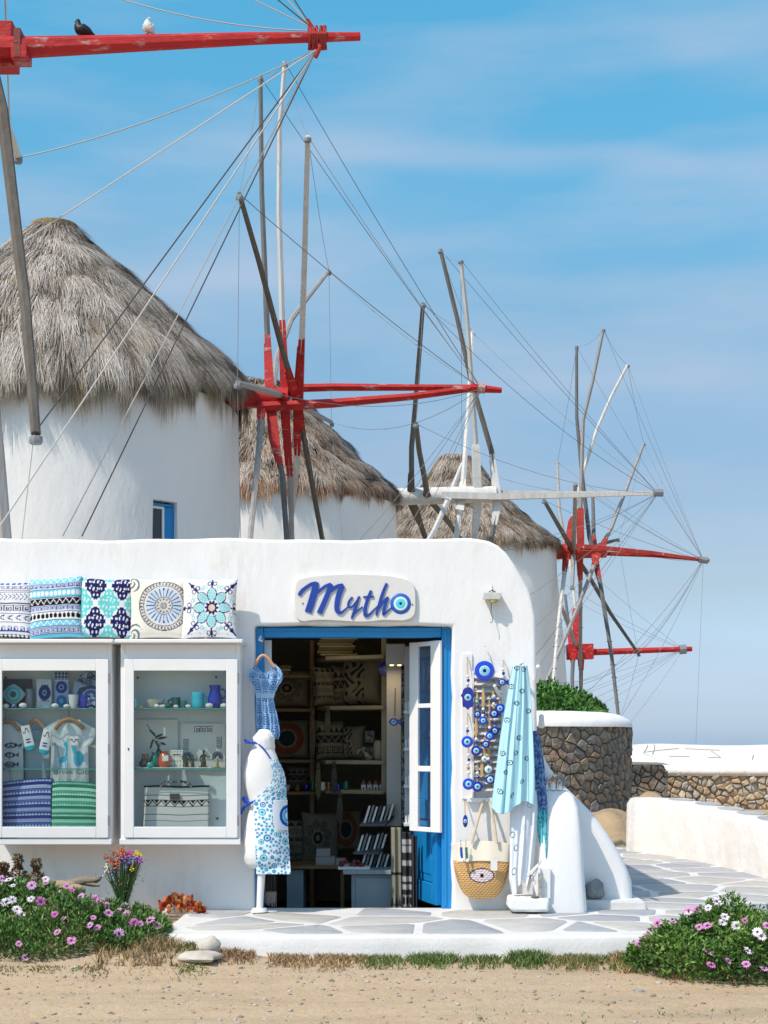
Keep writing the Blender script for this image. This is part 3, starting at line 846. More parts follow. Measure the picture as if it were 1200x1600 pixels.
# far little wall
rw2 = thing('low_stone_wall', (3.9, 28, 0), 'small dark dry stone wall with a white plastered top behind the round enclosure', 'stone wall')
x0, x1 = XX(975, 28), XX(1044, 28); z0, z1 = -.1, ZZ(1194, 28)
mb = MB(); mb.box((x0-1, 28, z0), (x1-.03, 29.4, z1)); mb.build('core', MORTAR, rw2, bevel=.1)
def map2(u, v, d): return Vector((x0+u, 28-d, z0+v))
stone_pieces('stone', map2, cells(x1-x0, z1-z0, 5, 7, 21, .5), .006, .04, ST1, rw2, 22, rough=.5, chf=.10, inner=.84)
mb = MB(); vs = []
sec = [(0,-.03,0),(0,-.06,.05),(0,.2,.16),(0,.8,.24),(0,1.4,.24)]
for xx_, sh_ in ((x0-1, 1), (x0+.3, 1), (x0+.6, .8), (x1-.05, .35), (x1+.02, .1)):
    for _, yy, zz_ in sec: vs.append((xx_, 28+yy, z1-.01+zz_*sh_))
fs_ = [(i_*5+j, (i_+1)*5+j, (i_+1)*5+j+1, i_*5+j+1) for i_ in range(4) for j in range(4)]
mb.add(vs, fs_); mb.build('cap', PLASTER, rw2, ang=70)
# far rubble wall and white flat roof
rb = thing('rubble_wall', (6, 30, 0), 'sunlit sandy rubble wall under the far white roof', 'stone wall')
dR = 30.0; xa, xb = XX(1020, dR), XX(1290, dR); zt = ZZ(1203, dR); z0r = -.14
mb = MB(); mb.box((xa, dR+.04, z0r), (xb, dR+.8, zt)); mb.build('core', MORTAR2, rb)
def map3(u, v, d): return Vector((xa+u, dR+.05-d, z0r+v))
stone_pieces('stone', map3, cells(xb-xa, zt-z0r-.02, 20, 7, 31, .60), .006, .06, ST2, rb, 32, rough=.6, chf=.16, inner=.74, keep=lambda u, v: True)
rf = thing('white_roof', (6, 31, 0), 'broad low white plastered roof beyond the rubble wall', 'roof')
mb = MB(); nx_, ny_ = 40, 12
vs = []
for j in range(ny_):
    for i_ in range(nx_):
        u = i_/(nx_-1); v = j/(ny_-1)
        px = 975+u*420; x = XX(px, dR)
        dome = ZZ(1163, dR+3)+.02*math.sin(u*9) - .10*(1-min(1, u*4))**2
        z = ZZ(1203, dR)+(dome-ZZ(1203, dR))*math.sin(v*math.pi/2)
        vs.append((x, dR-.06+v*3.2, z))
fs_ = [(j*nx_+i_, j*nx_+i_+1, (j+1)*nx_+i_+1, (j+1)*nx_+i_) for j in range(ny_-1) for i_ in range(nx_-1)]
mb.add(vs, fs_); o = mb.build('roof_shell', PLASTER_OLD, rf, ang=80)
sm = o.modifiers.new('thickness', 'SOLIDIFY'); sm.thickness = .12; sm.offset = -1
# thin painted outlines on that roof
mb = MB()
def rl(a, b_):
    def q(px, py):
        v = min(1, max(0, (1203-py)/33)); v = math.asin(v)/(math.pi/2)
        u = (px-975)/420; dome = ZZ(1163, dR+3)+.02*math.sin(u*9)-.10*(1-min(1, u*4))**2
        return Vector((XX(px, dR), dR-.06+v*3.2, ZZ(1203, dR)+(dome-ZZ(1203, dR))*math.sin(v*math.pi/2)+.01))
    n = 8; pts_ = [q(a[0]+(b_[0]-a[0])*k/n, a[1]+(b_[1]-a[1])*k/n) for k in range(n+1)]
    mb.tube(pts_, .007, 4)
for a, b_ in [((1025,1181),(1088,1177)),((1098,1177),(1154,1178)),((1060,1187),(1093,1187)),((1122,1188),(1142,1188)),((1142,1188),(1138,1179)),((1025,1181),(1045,1172)),((1036,1184),(1058,1171)),((1190,1190),(1200,1184))]: rl(a, b_)
mb.build('painted_outline', mat('grey_outline', (.33,.31,.28), .8), rf)
# sand mounds between
SAND = mat('pale_sand', (.42,.31,.19), .95, (.34,.245,.15), ns=3, bump=.5, bs=18, stretch=(1,1,3))
def mound(px, py, d, w, l, h, seed):
    mb = MB(); n, m2 = 20, 8; c = P(px, py, d); vs = []
    for j in range(m2+1):
        r = j/m2
        for k in range(n):
            a = 2*math.pi*k/n; rr = r*(1+.15*math.sin(3*a+seed)+.08*math.sin(7*a))
            vs.append((c.x+w*rr*math.cos(a), c.y+l*rr*math.sin(a), c.z+h*(math.cos(min(1, r)*math.pi)*.5+.5)+.02*math.sin(9*a+5*r)*r-.25*(r > .99)))
    fs_ = [(j*n+k, j*n+(k+1) % n, (j+1)*n+(k+1) % n, (j+1)*n+k) for j in range(m2) for k in range(n)]
    mb.add(vs, fs_); o = mb.build('sand_mound', SAND, None, ang=80); return tag(o, kind='structure')
mound(955, 1322, 18.2, .75, 1.0, .45, 1)
mound(1150, 1280, 27.0, 2.2, 1.3, .12, 2)
mound(1015, 1262, 20.5, .35, .6, .22, 3)
# ================================================================== WINDMILLS
def thatch(name, parent, c, prof, n, L, w, cols, seed, rim=0.3, swirl=.35, lump=.05, rimcol=None, sag=0.0):
    """straw blades over a cone; prof = (radius, height) from top to rim"""
    r_ = np.random.default_rng(seed); prof = np.array(prof, float)
    segl = np.hypot(np.diff(prof[:, 0]), np.diff(prof[:, 1])); cum = np.concatenate([[0], np.cumsum(segl)]); tot = cum[-1]
    dens = prof[:, 0]+.15
    s_try = r_.random(n*3)*tot; rr = np.interp(s_try, cum, dens); s = s_try[r_.random(n*3) < rr/dens.max()][:n]; n = len(s)
    nr = int(n*rim*.3); s[:nr] = tot-r_.random(nr)*.25
    th = r_.random(n)*2*np.pi
    R = np.interp(s, cum, prof[:, 0]); Z = np.interp(s, cum, prof[:, 1])
    s2 = np.clip(s+.02, 0, tot); s1 = s2-.04
    dR = (np.interp(s2, cum, prof[:, 0])-np.interp(s1, cum, prof[:, 0]))/.04; dZ = (np.interp(s2, cum, prof[:, 1])-np.interp(s1, cum, prof[:, 1]))/.04
    nn = np.hypot(dR, dZ)+1e-6; dR /= nn; dZ /= nn
    ct, st = np.cos(th), np.sin(th)
    down = np.stack([ct*dR, st*dR, dZ], -1); nor = np.stack([-ct*dZ, -st*dZ, dR], -1); lat = np.stack([-st, ct, np.zeros(n)], -1)
    x = R*ct; y = R*st
    f1 = np.sin(x*3.1+s*2.3+seed)+np.sin(y*3.7-s*3.1)+.7*np.sin(x*7+y*5+s*6)
    f2 = np.sin(x*5.3-y*2.9+s*1.1+2)+np.sin(y*6.1+x*3.3-s*1.7)+.7*np.sin(11*x+2.5*s+2*np.sin(3*y))+.7*np.sin(12*y-3*s+2*np.sin(4*x))
    f3 = np.sin(th*37+3*np.sin(s*5+seed))+np.sin(th*61+2*s)
    bun = th*(11.5*prof[-1, 0])+2.2*np.sin(s*1.7+seed)+1.3*np.sin(th*5)
    dirv = down - lat*(np.sin(bun)*.26*np.clip((s/tot-.15)*1.6, 0, 1))[:, None] + lat*((f1*.33)*swirl*.7+r_.normal(0, .16, n))[:, None] + nor*(np.abs(r_.normal(0, .09, n))-.01)[:, None]
    dirv /= np.linalg.norm(dirv, axis=1)[:, None]
    hang = np.clip((s-(tot-.22))/.22, 0, 1)[:, None]
    dirv = dirv - nor*np.clip((dirv*nor).sum(1), 0, 1)[:, None]*hang*.8
    dirv = dirv*(1-hang*.75)+np.array([0, 0, -1])*hang*.75
    rag = np.clip(np.sin(th*23+1.5*np.sin(th*9+seed))+.6*np.sin(th*51+seed), -1.2, 1.6)
    ln = L*r_.uniform(.6, 1.35, n)*(1+hang[:, 0]*(f3*.18+.14+.36*rag))
    base = np.stack([x, y, Z], -1)+nor*(lump*(f2*.32+.5)+r_.uniform(-.015, .02, n))[:, None]
    ws = w*r_.uniform(.6, 1.4, n)
    p0 = base-lat*ws[:, None]/2; p1 = base+lat*ws[:, None]/2; mid = base+dirv*(ln*.55)[:, None]+nor*.01
    tip = base+dirv*ln[:, None]+np.array([0, 0, -1])*(ln*.06)[:, None]
    vs = np.stack([p0, p1, mid+lat*ws[:, None]*.4, tip, mid-lat*ws[:, None]*.4], 1)
    # quads p0 p1 m1 m0 and tri-as-quad m0 m1 tip
    vs = vs.reshape(-1, 3)
    vs[:, 2] -= sag*np.clip(-vs[:, 1]/prof[-1, 0], 0, 1.1)**1.3*np.clip(np.hypot(vs[:, 0], vs[:, 1])/prof[-1, 0], 0, 1.1)**2
    vs = vs+np.array(c)
    k = np.arange(n)*5
    q1 = np.stack([k, k+1, k+2, k+4], -1); t1 = np.stack([k+4, k+2, k+3, k+3], -1)
    cc = np.array(cols); tone = np.clip(.52+.10*np.cos(bun)+.24*f2*.6+r_.normal(0, .28, n), 0, .999)
    ci = tone*(len(cc)-1); i0 = ci.astype(int); fr_ = (ci-i0)[:, None]
    C = cc[i0]*(1-fr_)+cc[np.minimum(i0+1, len(cc)-1)]*fr_
    C = C*r_.uniform(.72, 1.2, n)[:, None]
    if rimcol is not None:
        k2 = (r_.random(n) < .5*hang[:, 0]+.10*(f1 > 1.1)); C[k2] = np.array(rimcol)*r_.uniform(.6, 1.2, (k2.sum(), 1))
    C5 = np.repeat(C, 5, axis=0).reshape(n, 5, 3); C5[:, 3] *= 1.12; C5[:, 0:2] *= .85
    tri = np.vstack([np.stack([k, k+1, k+2], -1), np.stack([k, k+2, k+4], -1), np.stack([k+4, k+2, k+3], -1)])
    o = obj_np(name, parent, vs, tri, THATCH, C5.reshape(-1, 3))
    o['kind'] = 'stuff'
    return o

def sagged(mb, cx, cy, R_, sag):
    """the eave droops where the thatch is heaviest"""
    mb.v = [(x, y, z-sag*min(1.1, max(0, -(y-cy)/R_))**1.3*min(1.1, math.hypot(x-cx, y-cy)/R_)**2) for x, y, z in mb.v]
    return mb
GREY_STRAW = [(.13,.105,.085),(.25,.21,.175),(.38,.335,.285),(.50,.445,.39),(.60,.55,.49)]
TAN_STRAW = [(.12,.08,.055),(.27,.21,.16),(.38,.32,.26),(.47,.41,.35)]

def mill_tower(root, cx, cy, prof, n=64, m=PLASTER_MILL, seed=0):
    mb = MB(); vs = []; rows = []
    full = []
    for k in range(len(prof)-1):
        for j in range(6): s = j/6; full.append((prof[k][0]*(1-s)+prof[k+1][0]*s, prof[k][1]*(1-s)+prof[k+1][1]*s))
    full.append(prof[-1])
    for r, z in full:
        for k in range(n):
            a = 2*math.pi*k/n
            q = 1+.006*math.sin(3*a+z*1.3+seed)+.004*math.sin(7*a-z*2.1)+.003*math.sin(13*a+4*z)
            vs.append((cx+r*q*math.cos(a), cy+r*q*math.sin(a), z))
    fs_ = [(j*n+k, j*n+(k+1) % n, (j+1)*n+(k+1) % n, (j+1)*n+k) for j in range(len(full)-1) for k in range(n)]
    fs_.append(tuple(range((len(full)-1)*n, len(full)*n))); fs_.append(tuple(range(n))[::-1])
    mb.add(vs, fs_)
    return mb.build('tower', m, root, ang=80)

def wheel(root, hub, R, spokes, woods, rw=.045, clampm=RED, clampr=None, clw=.07, ropes=None, ladder=()):
    """spokes: list of dicts poly (pixel points tip -> hub), s (+ away, - towards), far end etc."""
    tips = []
    for k, sp in enumerate(spokes):
        pp = sp['p']; hx_, hy_, d0 = sp['h']
        h = P(hx_, hy_, d0)
        tx, ty = pp[0]; Lpx = math.hypot(tx-hx_, ty-hy_); Lr = Lpx*d0/F; RR = max(R, Lr*1.001)
        dep = sp.get('s', 1)*math.sqrt(max(0, RR*RR-Lr*Lr))
        dep = max(-R*.85, min(R*.85, dep))
        pts_ = []
        for (a, b_) in pp:
            q = math.hypot(a-hx_, b_-hy_)/Lpx
            pts_.append(P(a, b_, d0+dep*q))
        pts_.append(h)
        pts_ = pts_[::-1]
        m = woods[sp.get('m', k % len(woods))]
        tot = sum((pts_[i_+1]-pts_[i_]).length for i_ in range(len(pts_)-1))
        acc = 0; rad = []
        for i_, q in enumerate(pts_):
            if i_: acc += (pts_[i_]-pts_[i_-1]).length
            rad.append(rw*(1.12-.36*acc/tot))
        mb = MB(); mb.tube(pts_, rad, 6, up=(0,1,0))
        o = mb.build('spoke', m, root, ang=50)
        if k in ladder:
            mb = MB()
            for j in range(9):
                q = .62+.32*j/9; a_ = pts_[0].lerp(pts_[-1], q) if len(pts_) == 2 else spline(pts_, 6)[int(q*(len(spline(pts_, 6))-1))]
                mb.tube([a_+Vector((0, 0, -.012)), a_+Vector((0, 0, .012))], rw*1.25, 6)
            mb.build('rope_wrapping', ROPE_GREY, o)
        # clamp board: from hub along spoke
        cl = sp.get('c', None)
        if cl:
            ln = cl*d0/F; q = []
            acc = 0; pts2 = [pts_[0]]
            for i_ in range(1, len(pts_)):
                sl = (pts_[i_]-pts_[i_-1]).length
                if acc+sl >= ln: pts2.append(pts_[i_-1].lerp(pts_[i_], (ln-acc)/sl)); break
                pts2.append(pts_[i_]); acc += sl
            off = Vector((-clw*.55, -.012, 0))
            mb = MB(); mb.tube(pts2, [clw*1.25]*(len(pts2)-1)+[clw*.85], 4, sq=True, up=(0,1,0))
            pe = pts2[0].lerp(pts2[-1], .86) if len(pts2) == 2 else pts2[-2].lerp(pts2[-1], .8)
            mb.tube([p_+off for p_ in pts2[:-1]]+[pe+off], [clw*.85]*(len(pts2)-1)+[clw*.4], 4, sq=True, up=(0,1,0))
            mb.build('clamp_board', sp.get('cm', clampm), o, ang=30)
        if sp.get('tip', True):
            mb = MB(); t_ = pts_[-1]; mb.lathe([(rw*.86, -.05), (rw*1.0, -.035), (rw*1.0, .0), (rw*.86, .012)], (t_.x, t_.y, t_.z-.03), 8)
            mb.build('rope_knot', ROPE_GREY, o)
        tips.append(pts_[-1])
    return tips

def rope(root, a, b, r, m, sag=0.0, n=10, name='rope'):
    a = Vector(a); b = Vector(b)
    pts_ = [a.lerp(b, k/n)+Vector((0, 0, -sag*4*(k/n)*(1-k/n))) for k in range(n+1)] if sag else [a, b]
    mb = MB(); mb.tube(pts_, r*.74, 4, cap=False)
    return mb.build(name, m, root)

# ---------------- mill with grey thatch, nearest in full view
d1 = 24.7; c1x = XX(85, d1)
mA = thing('windmill', (c1x, d1, 0), 'nearest whole windmill, grey thatch, red hub and small blue window', 'windmill', 'windmills in a row behind the shop')
rz = ZZ(612, d1)
tw = mill_tower(mA, c1x, d1, [(3.00, -.3), (2.96, 3.0), (2.94, rz-.36)], seed=1)
prA = [(.22, ZZ(353, d1)), (.30, ZZ(359, d1)), (.78, ZZ(404, d1)), (1.30, ZZ(445, d1)), (2.05, ZZ(512, d1)), (2.68, ZZ(562, d1)), (2.99, ZZ(594, d1)), (3.01, ZZ(606, d1))]
mb = MB(); mb.lathe([(r-.03, z) for r, z in prA][::-1]+[(.01, prA[0][1])], (c1x, d1, 0), 64)
sagged(mb, c1x, d1, prA[-1][0], .47); rfA = mb.build('roof', THATCHBASE, mA, ang=80)
thatch('thatch', rfA, (c1x, d1, 0), prA, 150000, .40, .0095, GREY_STRAW, 3, rim=.40, swirl=.42, lump=.06, rimcol=(.42,.33,.20), sag=.47)
mb = MB(); mb.lathe([(.36, ZZ(360, d1)), (.37, ZZ(352, d1)), (.30, ZZ(349.5, d1)), (.01, ZZ(350, d1))], (c1x, d1, 0), 32)
mb.build('roof_cap', mat('straw_cap', (.42,.30,.16), .9, (.25,.17,.10), ns=14, bump=.8, bs=30), rfA)
# window recess: dark inside, frame, shutters, built on the curved wall
wx0, wx1, wy0, wy1 = 228, 270, 781, 842
ang0 = math.asin((XX(249, 22.0)-c1x)/2.94)
yw = d1-2.96*math.cos(ang0)
def WP(px, py, dd): return P(px, py, yw+dd)
a_ = ang0
wroot = bpy.data.objects.new('window', None)
def local_frame():
    cpt = Vector((c1x+2.94*math.sin(a_), d1-2.94*math.cos(a_), 0)); tdir = Vector((math.cos(a_), math.sin(a_), 0)); ndir = Vector((math.sin(a_), -math.cos(a_), 0)); return cpt, tdir, ndir
cpt, tdir, ndir = local_frame()
def wbox(mb, u0, u1, z0, z1, n0, n1):
    vs = [cpt+tdir*u0+ndir*n0, cpt+tdir*u1+ndir*n0, cpt+tdir*u1+ndir*n1, cpt+tdir*u0+ndir*n1]
    mb.add([(v.x, v.y, z0) for v in vs]+[(v.x, v.y, z1) for v in vs], [(0,3,2,1),(4,5,6,7),(0,1,5,4),(1,2,6,5),(2,3,7,6),(3,0,4,7)])
zt_, zb2 = ZZ(782, yw), ZZ(850, yw)
mb = MB(); wbox(mb, -.22, .235, zb2, zt_, -.5, .12); mb.f = [f[::-1] for f in mb.f]; cut = mb.build('window_cut', PLASTER_MILL, None, smooth=False)
bo = tw.modifiers.new('cut', 'BOOLEAN'); bo.operation = 'DIFFERENCE'; bo.object = cut; bo.solver = 'EXACT'
bpy.context.view_layer.update()
dg = bpy.context.evaluated_depsgraph_get()
newme = bpy.data.meshes.new_from_object(tw.evaluated_get(dg)); tw.modifiers.clear(); tw.data = newme
newme.polygons.foreach_set('use_smooth', [True]*len(newme.polygons)); newme.set_sharp_from_angle(angle=math.radians(45))
bpy.data.objects.remove(cut)
mb = MB()
for args in ((-.215,-.18,zb2+.002,zt_-.03,-.16,-.10), (.19,.23,zb2+.002,zt_-.03,-.16,-.10), (-.18,.19,zt_-.07,zt_-.03,-.16,-.10)): wbox(mb, *args)
wf = mb.build('window', BLUE, mA, bevel=.004)
mb = MB(); wbox(mb, -.18, -.15, zb2+.002, zt_-.072, -.15, -.12); wbox(mb, .03, .07, zb2+.002, zt_-.072, -.15, -.12); wbox(mb, -.15, .03, zt_-.11, zt_-.072, -.15, -.12); mb.build('sash', WHITEWOOD, wf, bevel=.003)
mb = MB(); wbox(mb, -.15, .03, zb2+.002, zt_-.11, -.145, -.14); mb.build('pane', mat('dark_glass', (.02,.025,.03), .08, spec=.7), wf, smooth=False)
mb = MB()
vs = [cpt+tdir*.185+ndir*-.10, cpt+tdir*.075+ndir*-.155, cpt+tdir*.085+ndir*-.175, cpt+tdir*.2+ndir*-.12]
mb.add([(v.x, v.y, zb2+.005) for v in vs]+[(v.x, v.y, zt_-.075) for v in vs], [(0,3,2,1),(4,5,6,7),(0,1,5,4),(1,2,6,5),(2,3,7,6),(3,0,4,7)])
mb.build('shutter', BLUE, wf)
# shaft and wheel
hy1 = 622
mb = MB(); mb.tube([P(330, 624, d1), P(378, 622, d1)], .19, 12); mb.tube([P(378, 622, d1), P(451, 620, d1)], [.17, .16], 12); mb.build('wind_shaft', RED, mA)
mb = MB()
mb.tube([P(410, 636, d1-.16), P(520, 630, d1-.14), P(640, 620, d1-.06), P(745, 606, d1)], [.085, .075, .06, .055], 6)
bA = mb.build('boom', RED, mA, ang=40)
mb = MB(); mb.tube([P(448, 607, d1+.05), P(520, 605, d1+.05), P(640, 605.5, d1+.04), P(735, 605.5, d1)], [.07, .065, .055, .05], 6); mb.tube([P(735, 606, d1), P(784, 610, d1)], [.08, .045], 6); mb.build('boom', RED, mA, ang=40)
mb = MB(); mb.tube([P(746, 606, d1), P(758, 607, d1)], .085, 8); mb.build('rope_lashing', mat('pale_lashing', (.55,.45,.42), .9, (.4,.12,.10), ns=40), bA)
tipA = P(752, 607, d1)
sA = [
 dict(h=(423,622,d1), p=[(407,120),(409,300),(417,505)], c=108, s=1, m=1),
 dict(h=(423,622,d1), p=[(453,1120),(448,840),(441,742),(430,690)], c=118, s=-1, m=1),
 dict(h=(447,622,d1), p=[(445,97),(437,200),(436,330),(441,500)], c=120, s=-.9, m=3),
 dict(h=(445,622,d1), p=[(458,1118),(456,840),(453,745)], c=122, s=1, m=2),
 dict(h=(467,622,d1), p=[(481,213),(476,400),(472,520)], c=105, s=-1, m=4),
 dict(h=(467,622,d1), p=[(436,1020),(452,840),(464,727)], c=104, s=1, m=4),
 dict(h=(462,618,d1), p=[(374,303),(405,410),(443,553)], c=66, s=-1, m=0),
 dict(h=(465,622,d1), p=[(552,1010),(503,840),(474,680)], c=58, s=1, m=0),
 dict(h=(425,622,d1), p=[(514,423),(480,466),(455,500),(432,560)], c=0, s=1, m=2),
 dict(h=(410,622,d1), p=[(380,1020),(391,840),(407,673)], c=52, s=-1, m=2),
 dict(h=(440,618,d1), p=[(371,598),(425,613)], c=26, s=-1, m=2),
 dict(h=(445,625,d1), p=[(518,660),(480,640)], c=0, s=1, m=2),
]
WD = [WOOD_BROWN, WOOD_DARK, WOOD_GREY, WOOD_PALE, WOOD_PALE]
tA = wheel(mA, None, 5.35, sA, WD, rw=.050, clw=.078)
for k, (t_, m_) in enumerate(zip(tA, [ROPE_DARK, ROPE_GREY, ROPE_DARK, ROPE_GREY, ROPE_PALE, ROPE_GREY, ROPE_DARK, ROPE_GREY, ROPE_GREY, ROPE_GREY, ROPE_GREY, ROPE_GREY])):
    if k in (1, 3, 5, 7, 9): rope(mA, tipA, t_, .006, m_, sag=.25)
    else: rope(mA, tipA, t_, .007, m_, sag={11:.35, 10:.3, 8:.12}.get(k, .08))
order = [10, 6, 0, 2, 4, 8, 11, 7, 5, 3, 1, 9]
for a, b_ in zip(order, order[1:]+order[:1]): rope(mA, tA[a], tA[b_], .0055, ROPE_GREY, sag=.1)

# ---------------- mill with brown thatch and white hub
d2 = 34.0; c2x = XX(404, d2)
mB_ = thing('windmill', (c2x, d2, 0), 'windmill with brown thatch and bare white hub, second from the grey one', 'windmill', 'windmills in a row behind the shop')
mill_tower(mB_, c2x, d2, [(3.10, -.3), (3.08, 3), (3.06, ZZ(775, d2)-.28)], seed=2)
prB = [(.25, ZZ(596, d2)), (.45, ZZ(602, d2)), (1.05, ZZ(640, d2)), (1.75, ZZ(690, d2)), (2.45, ZZ(738, d2)), (3.02, ZZ(772, d2)), (3.10, ZZ(778, d2))]
mb = MB(); mb.lathe([(r-.03, z) for r, z in prB][::-1]+[(.01, prB[0][1]+.03)], (c2x, d2, 0), 56)
sagged(mb, c2x, d2, prB[-1][0], .28); rfB = mb.build('roof', THATCHBASE, mB_, ang=80)
thatch('thatch', rfB, (c2x, d2, 0), prB, 70000, .24, .016, TAN_STRAW, 5, rim=.4, swirl=.4, lump=.10, rimcol=(.40,.17,.07), sag=.28)
# binding wire round the rim
mb = MB(); mb.tube([(c2x+2.93*math.cos(a), d2+2.93*math.sin(a), ZZ(762, d2)+.03*math.sin(9*a)-.25*max(0, -math.sin(a))**1.3) for a in [2*math.pi*k/60 for k in range(61)]], .018, 5); mb.build('binding_wire', METAL_DARK, rfB)
mb = MB(); mb.tube([P(590, 777, d2), P(700, 774, d2), P(775, 772, d2)], [.19, .19, .18], 12); mb.build('wind_shaft', WOOD_WHITE, mB_)
mb = MB(); mb.tube([P(690, 774, d2-.22), P(775, 776, d2-.20), P(900, 774, d2-.1), P(1036, 770, d2)], [.10, .10, .07, .055], 4, sq=True); mb.tube([P(775, 771, d2+.08), P(900, 771, d2+.06), P(1030, 770, d2)], [.09, .06, .05], 4, sq=True)
bB = mb.build('boom', WOOD_PALE, mB_, ang=40)
mb = MB(); mb.tube([P(1022, 770, d2), P(1036, 770, d2)], .085, 8); mb.build('rope_lashing', ROPE_GREY, bB)
tipB = P(1028, 771, d2)
sB = [
 dict(h=(777,775,d2), p=[(688,390),(715,500),(735,590),(768,705)], c=66, s=1, m=0),
 dict(h=(777,778,d2), p=[(760,1150),(766,850),(777,795)], c=46, s=-1, m=1),
 dict(h=(747,775,d2), p=[(720,406),(730,500),(744,700)], c=80, s=-.9, m=3),
 dict(h=(747,778,d2), p=[(735,1150),(740,850),(746,800)], c=58, s=1, m=3),
 dict(h=(722,775,d2), p=[(738,519),(733,620),(725,735)], c=40, s=1, m=2),
 dict(h=(722,778,d2), p=[(700,1090),(712,850),(718,800)], c=30, s=-1, m=3),
 dict(h=(643,777,d2), p=[(661,474),(656,540),(650,620),(643,700)], c=50, s=-1, m=1, cm=WOOD_BROWN),
 dict(h=(640,777,d2), p=[(700,1000),(668,850),(648,795)], c=70, s=1, m=0, cm=WOOD_BROWN),
 dict(h=(668,777,d2), p=[(650,662),(655,705),(664,750)], c=26, s=-1, m=0, cm=WOOD_BROWN),
 dict(h=(668,777,d2), p=[(735,865),(700,815)], c=0, s=1, m=0),
 dict(h=(702,777,d2), p=[(722,725),(712,750)], c=40, s=1, m=2),
 dict(h=(702,777,d2), p=[(655,868),(678,830)], c=36, s=-1, m=2),
]
tB = wheel(mB_, None, 5.4, sB, [WOOD_BROWN, WOOD_DARK, WOOD_PALE, WOOD_PALE], rw=.062, clampm=WOOD_WHITE, clw=.09)
for k, t_ in enumerate(tB):
    rope(mB_, tipB, t_, .0065, ROPE_GREY if k % 3 else ROPE_DARK, sag=.1 if k < 5 else .3)
order = [8, 6, 4, 0, 2, 10, 9, 1, 3, 5, 7, 11]
for a, b_ in zip(order, order[1:]): rope(mB_, tB[a], tB[b_], .006, ROPE_GREY, sag=.1)

# ---------------- third mill
d3 = 46.0; c3x = XX(714, d3)
mC = thing('windmill', (c3x, d3, 0), 'windmill with conical thatch behind the shop corner, faded red hub and double red boom', 'windmill', 'windmills in a row behind the shop')
mill_tower(mC, c3x, d3, [(3.55, -.3), (3.35, 2.0), (3.10, 5.0), (2.96, ZZ(849, d3)-.24)], seed=4)
prC = [(.38, ZZ(713, d3)), (.5, ZZ(718, d3)), (1.10, ZZ(765, d3)), (1.85, ZZ(802, d3)), (2.55, ZZ(832, d3)), (2.99, ZZ(849, d3)), (3.03, ZZ(853, d3))]
mb = MB(); mb.lathe([(r-.03, z) for r, z in prC][::-1]+[(.01, prC[0][1]+.03)], (c3x, d3, 0), 56)
sagged(mb, c3x, d3, prC[-1][0], .20); rfC = mb.build('roof', THATCHBASE, mC, ang=80)
thatch('thatch', rfC, (c3x, d3, 0), prC, 52000, .25, .022, TAN_STRAW, 9, rim=.4, swirl=.35, lump=.07, rimcol=(.36,.22,.11), sag=.20)
mb = MB(); mb.tube([P(850, 862, d3), P(905, 862, d3)], .23, 14); mb.tube([P(905, 862, d3), P(947, 861, d3)], .20, 8); mb.build('wind_shaft', ORANGERED, mC)
mb = MB(); mb.tube([P(900, 853, d3-.15), P(960, 858, d3-.13), P(1020, 864, d3-.08), P(1085, 873, d3)], [.09, .085, .075, .06], 4, sq=True); mb.tube([P(1085, 873, d3), P(1108, 876, d3)], [.07, .06], 6)
mb.build('boom', ORANGERED, mC, ang=40)
mb = MB(); mb.tube([P(947, 865, d3+.1), P(1020, 868, d3+.08), P(1090, 874, d3)], [.08, .07, .06], 4, sq=True); bC = mb.build('boom', ORANGERED, mC, ang=40)
mb = MB(); mb.tube([P(1092, 874, d3), P(1106, 876, d3)], .10, 8); mb.build('rope_lashing', ROPE_GREY, bC)
tipC = P(1099, 875, d3)
sC = [
 dict(h=(928,862,d3), p=[(901,541),(901,650),(909,738),(921,840)], c=0, s=1, m=1),
 dict(h=(928,862,d3), p=[(967,1125),(955,1020),(939,918)], c=56, s=-1, m=1),
 dict(h=(908,862,d3), p=[(943,514),(925,600),(911,657),(907,797)], c=68, s=-.9, m=2),
 dict(h=(906,862,d3), p=[(907,1090),(907,925)], c=60, s=1, m=2),
 dict(h=(886,862,d3), p=[(981,570),(955,620),(933,670),(911,738),(894,815)], c=62, s=1, m=3),
 dict(h=(886,862,d3), p=[(864,1070),(872,980),(879,921)], c=56, s=-1, m=3),
 dict(h=(936,862,d3), p=[(1006,693),(979,763),(955,825)], c=46, s=1, m=2),
 dict(h=(936,862,d3), p=[(854,1065),(890,980),(922,900)], c=40, s=-1, m=2),
 dict(h=(895,860,d3), p=[(850,782),(872,820)], c=32, s=-1, m=1),
 dict(h=(895,862,d3), p=[(998,1022),(955,960),(920,900)], c=26, s=1, m=1),
 dict(h=(896,862,d3), p=[(899,756),(898,800)], c=0, s=-1, m=2),
 dict(h=(896,866,d3), p=[(894,917),(895,890)], c=0, s=-1, m=2),
 dict(h=(885,862,d3), p=[(871,722),(874,800)], c=0, s=1, m=2),
 dict(h=(925,858,d3), p=[(966,843),(940,850)], c=0, s=1, m=1),
 dict(h=(928,862,d3), p=[(926,770),(927,800)], c=52, s=.6, m=1),
]
tC = wheel(mC, None, 6.3, sC, [WOOD_BROWN, WOOD_DARK, WOOD_GREY, WOOD_PALE], rw=.065, clampm=ORANGERED, clw=.103, ladder=(3, 5, 1))
for k, t_ in enumerate(tC):
    if k == 11: continue
    rope(mC, tipC, t_, .008, ROPE_GREY, sag=.12 if k % 2 == 0 else (1.1 if k in (5, 7) else .25))
order = [12, 0, 2, 4, 6, 13, 9, 1, 3, 5, 7]
for a, b_ in zip(order, order[1:]): rope(mC, tC[a], tC[b_], .007, ROPE_GREY, sag=.15)
rope(mC, tipC, P(1087, 1168, d3), .006, ROPE_GREY)
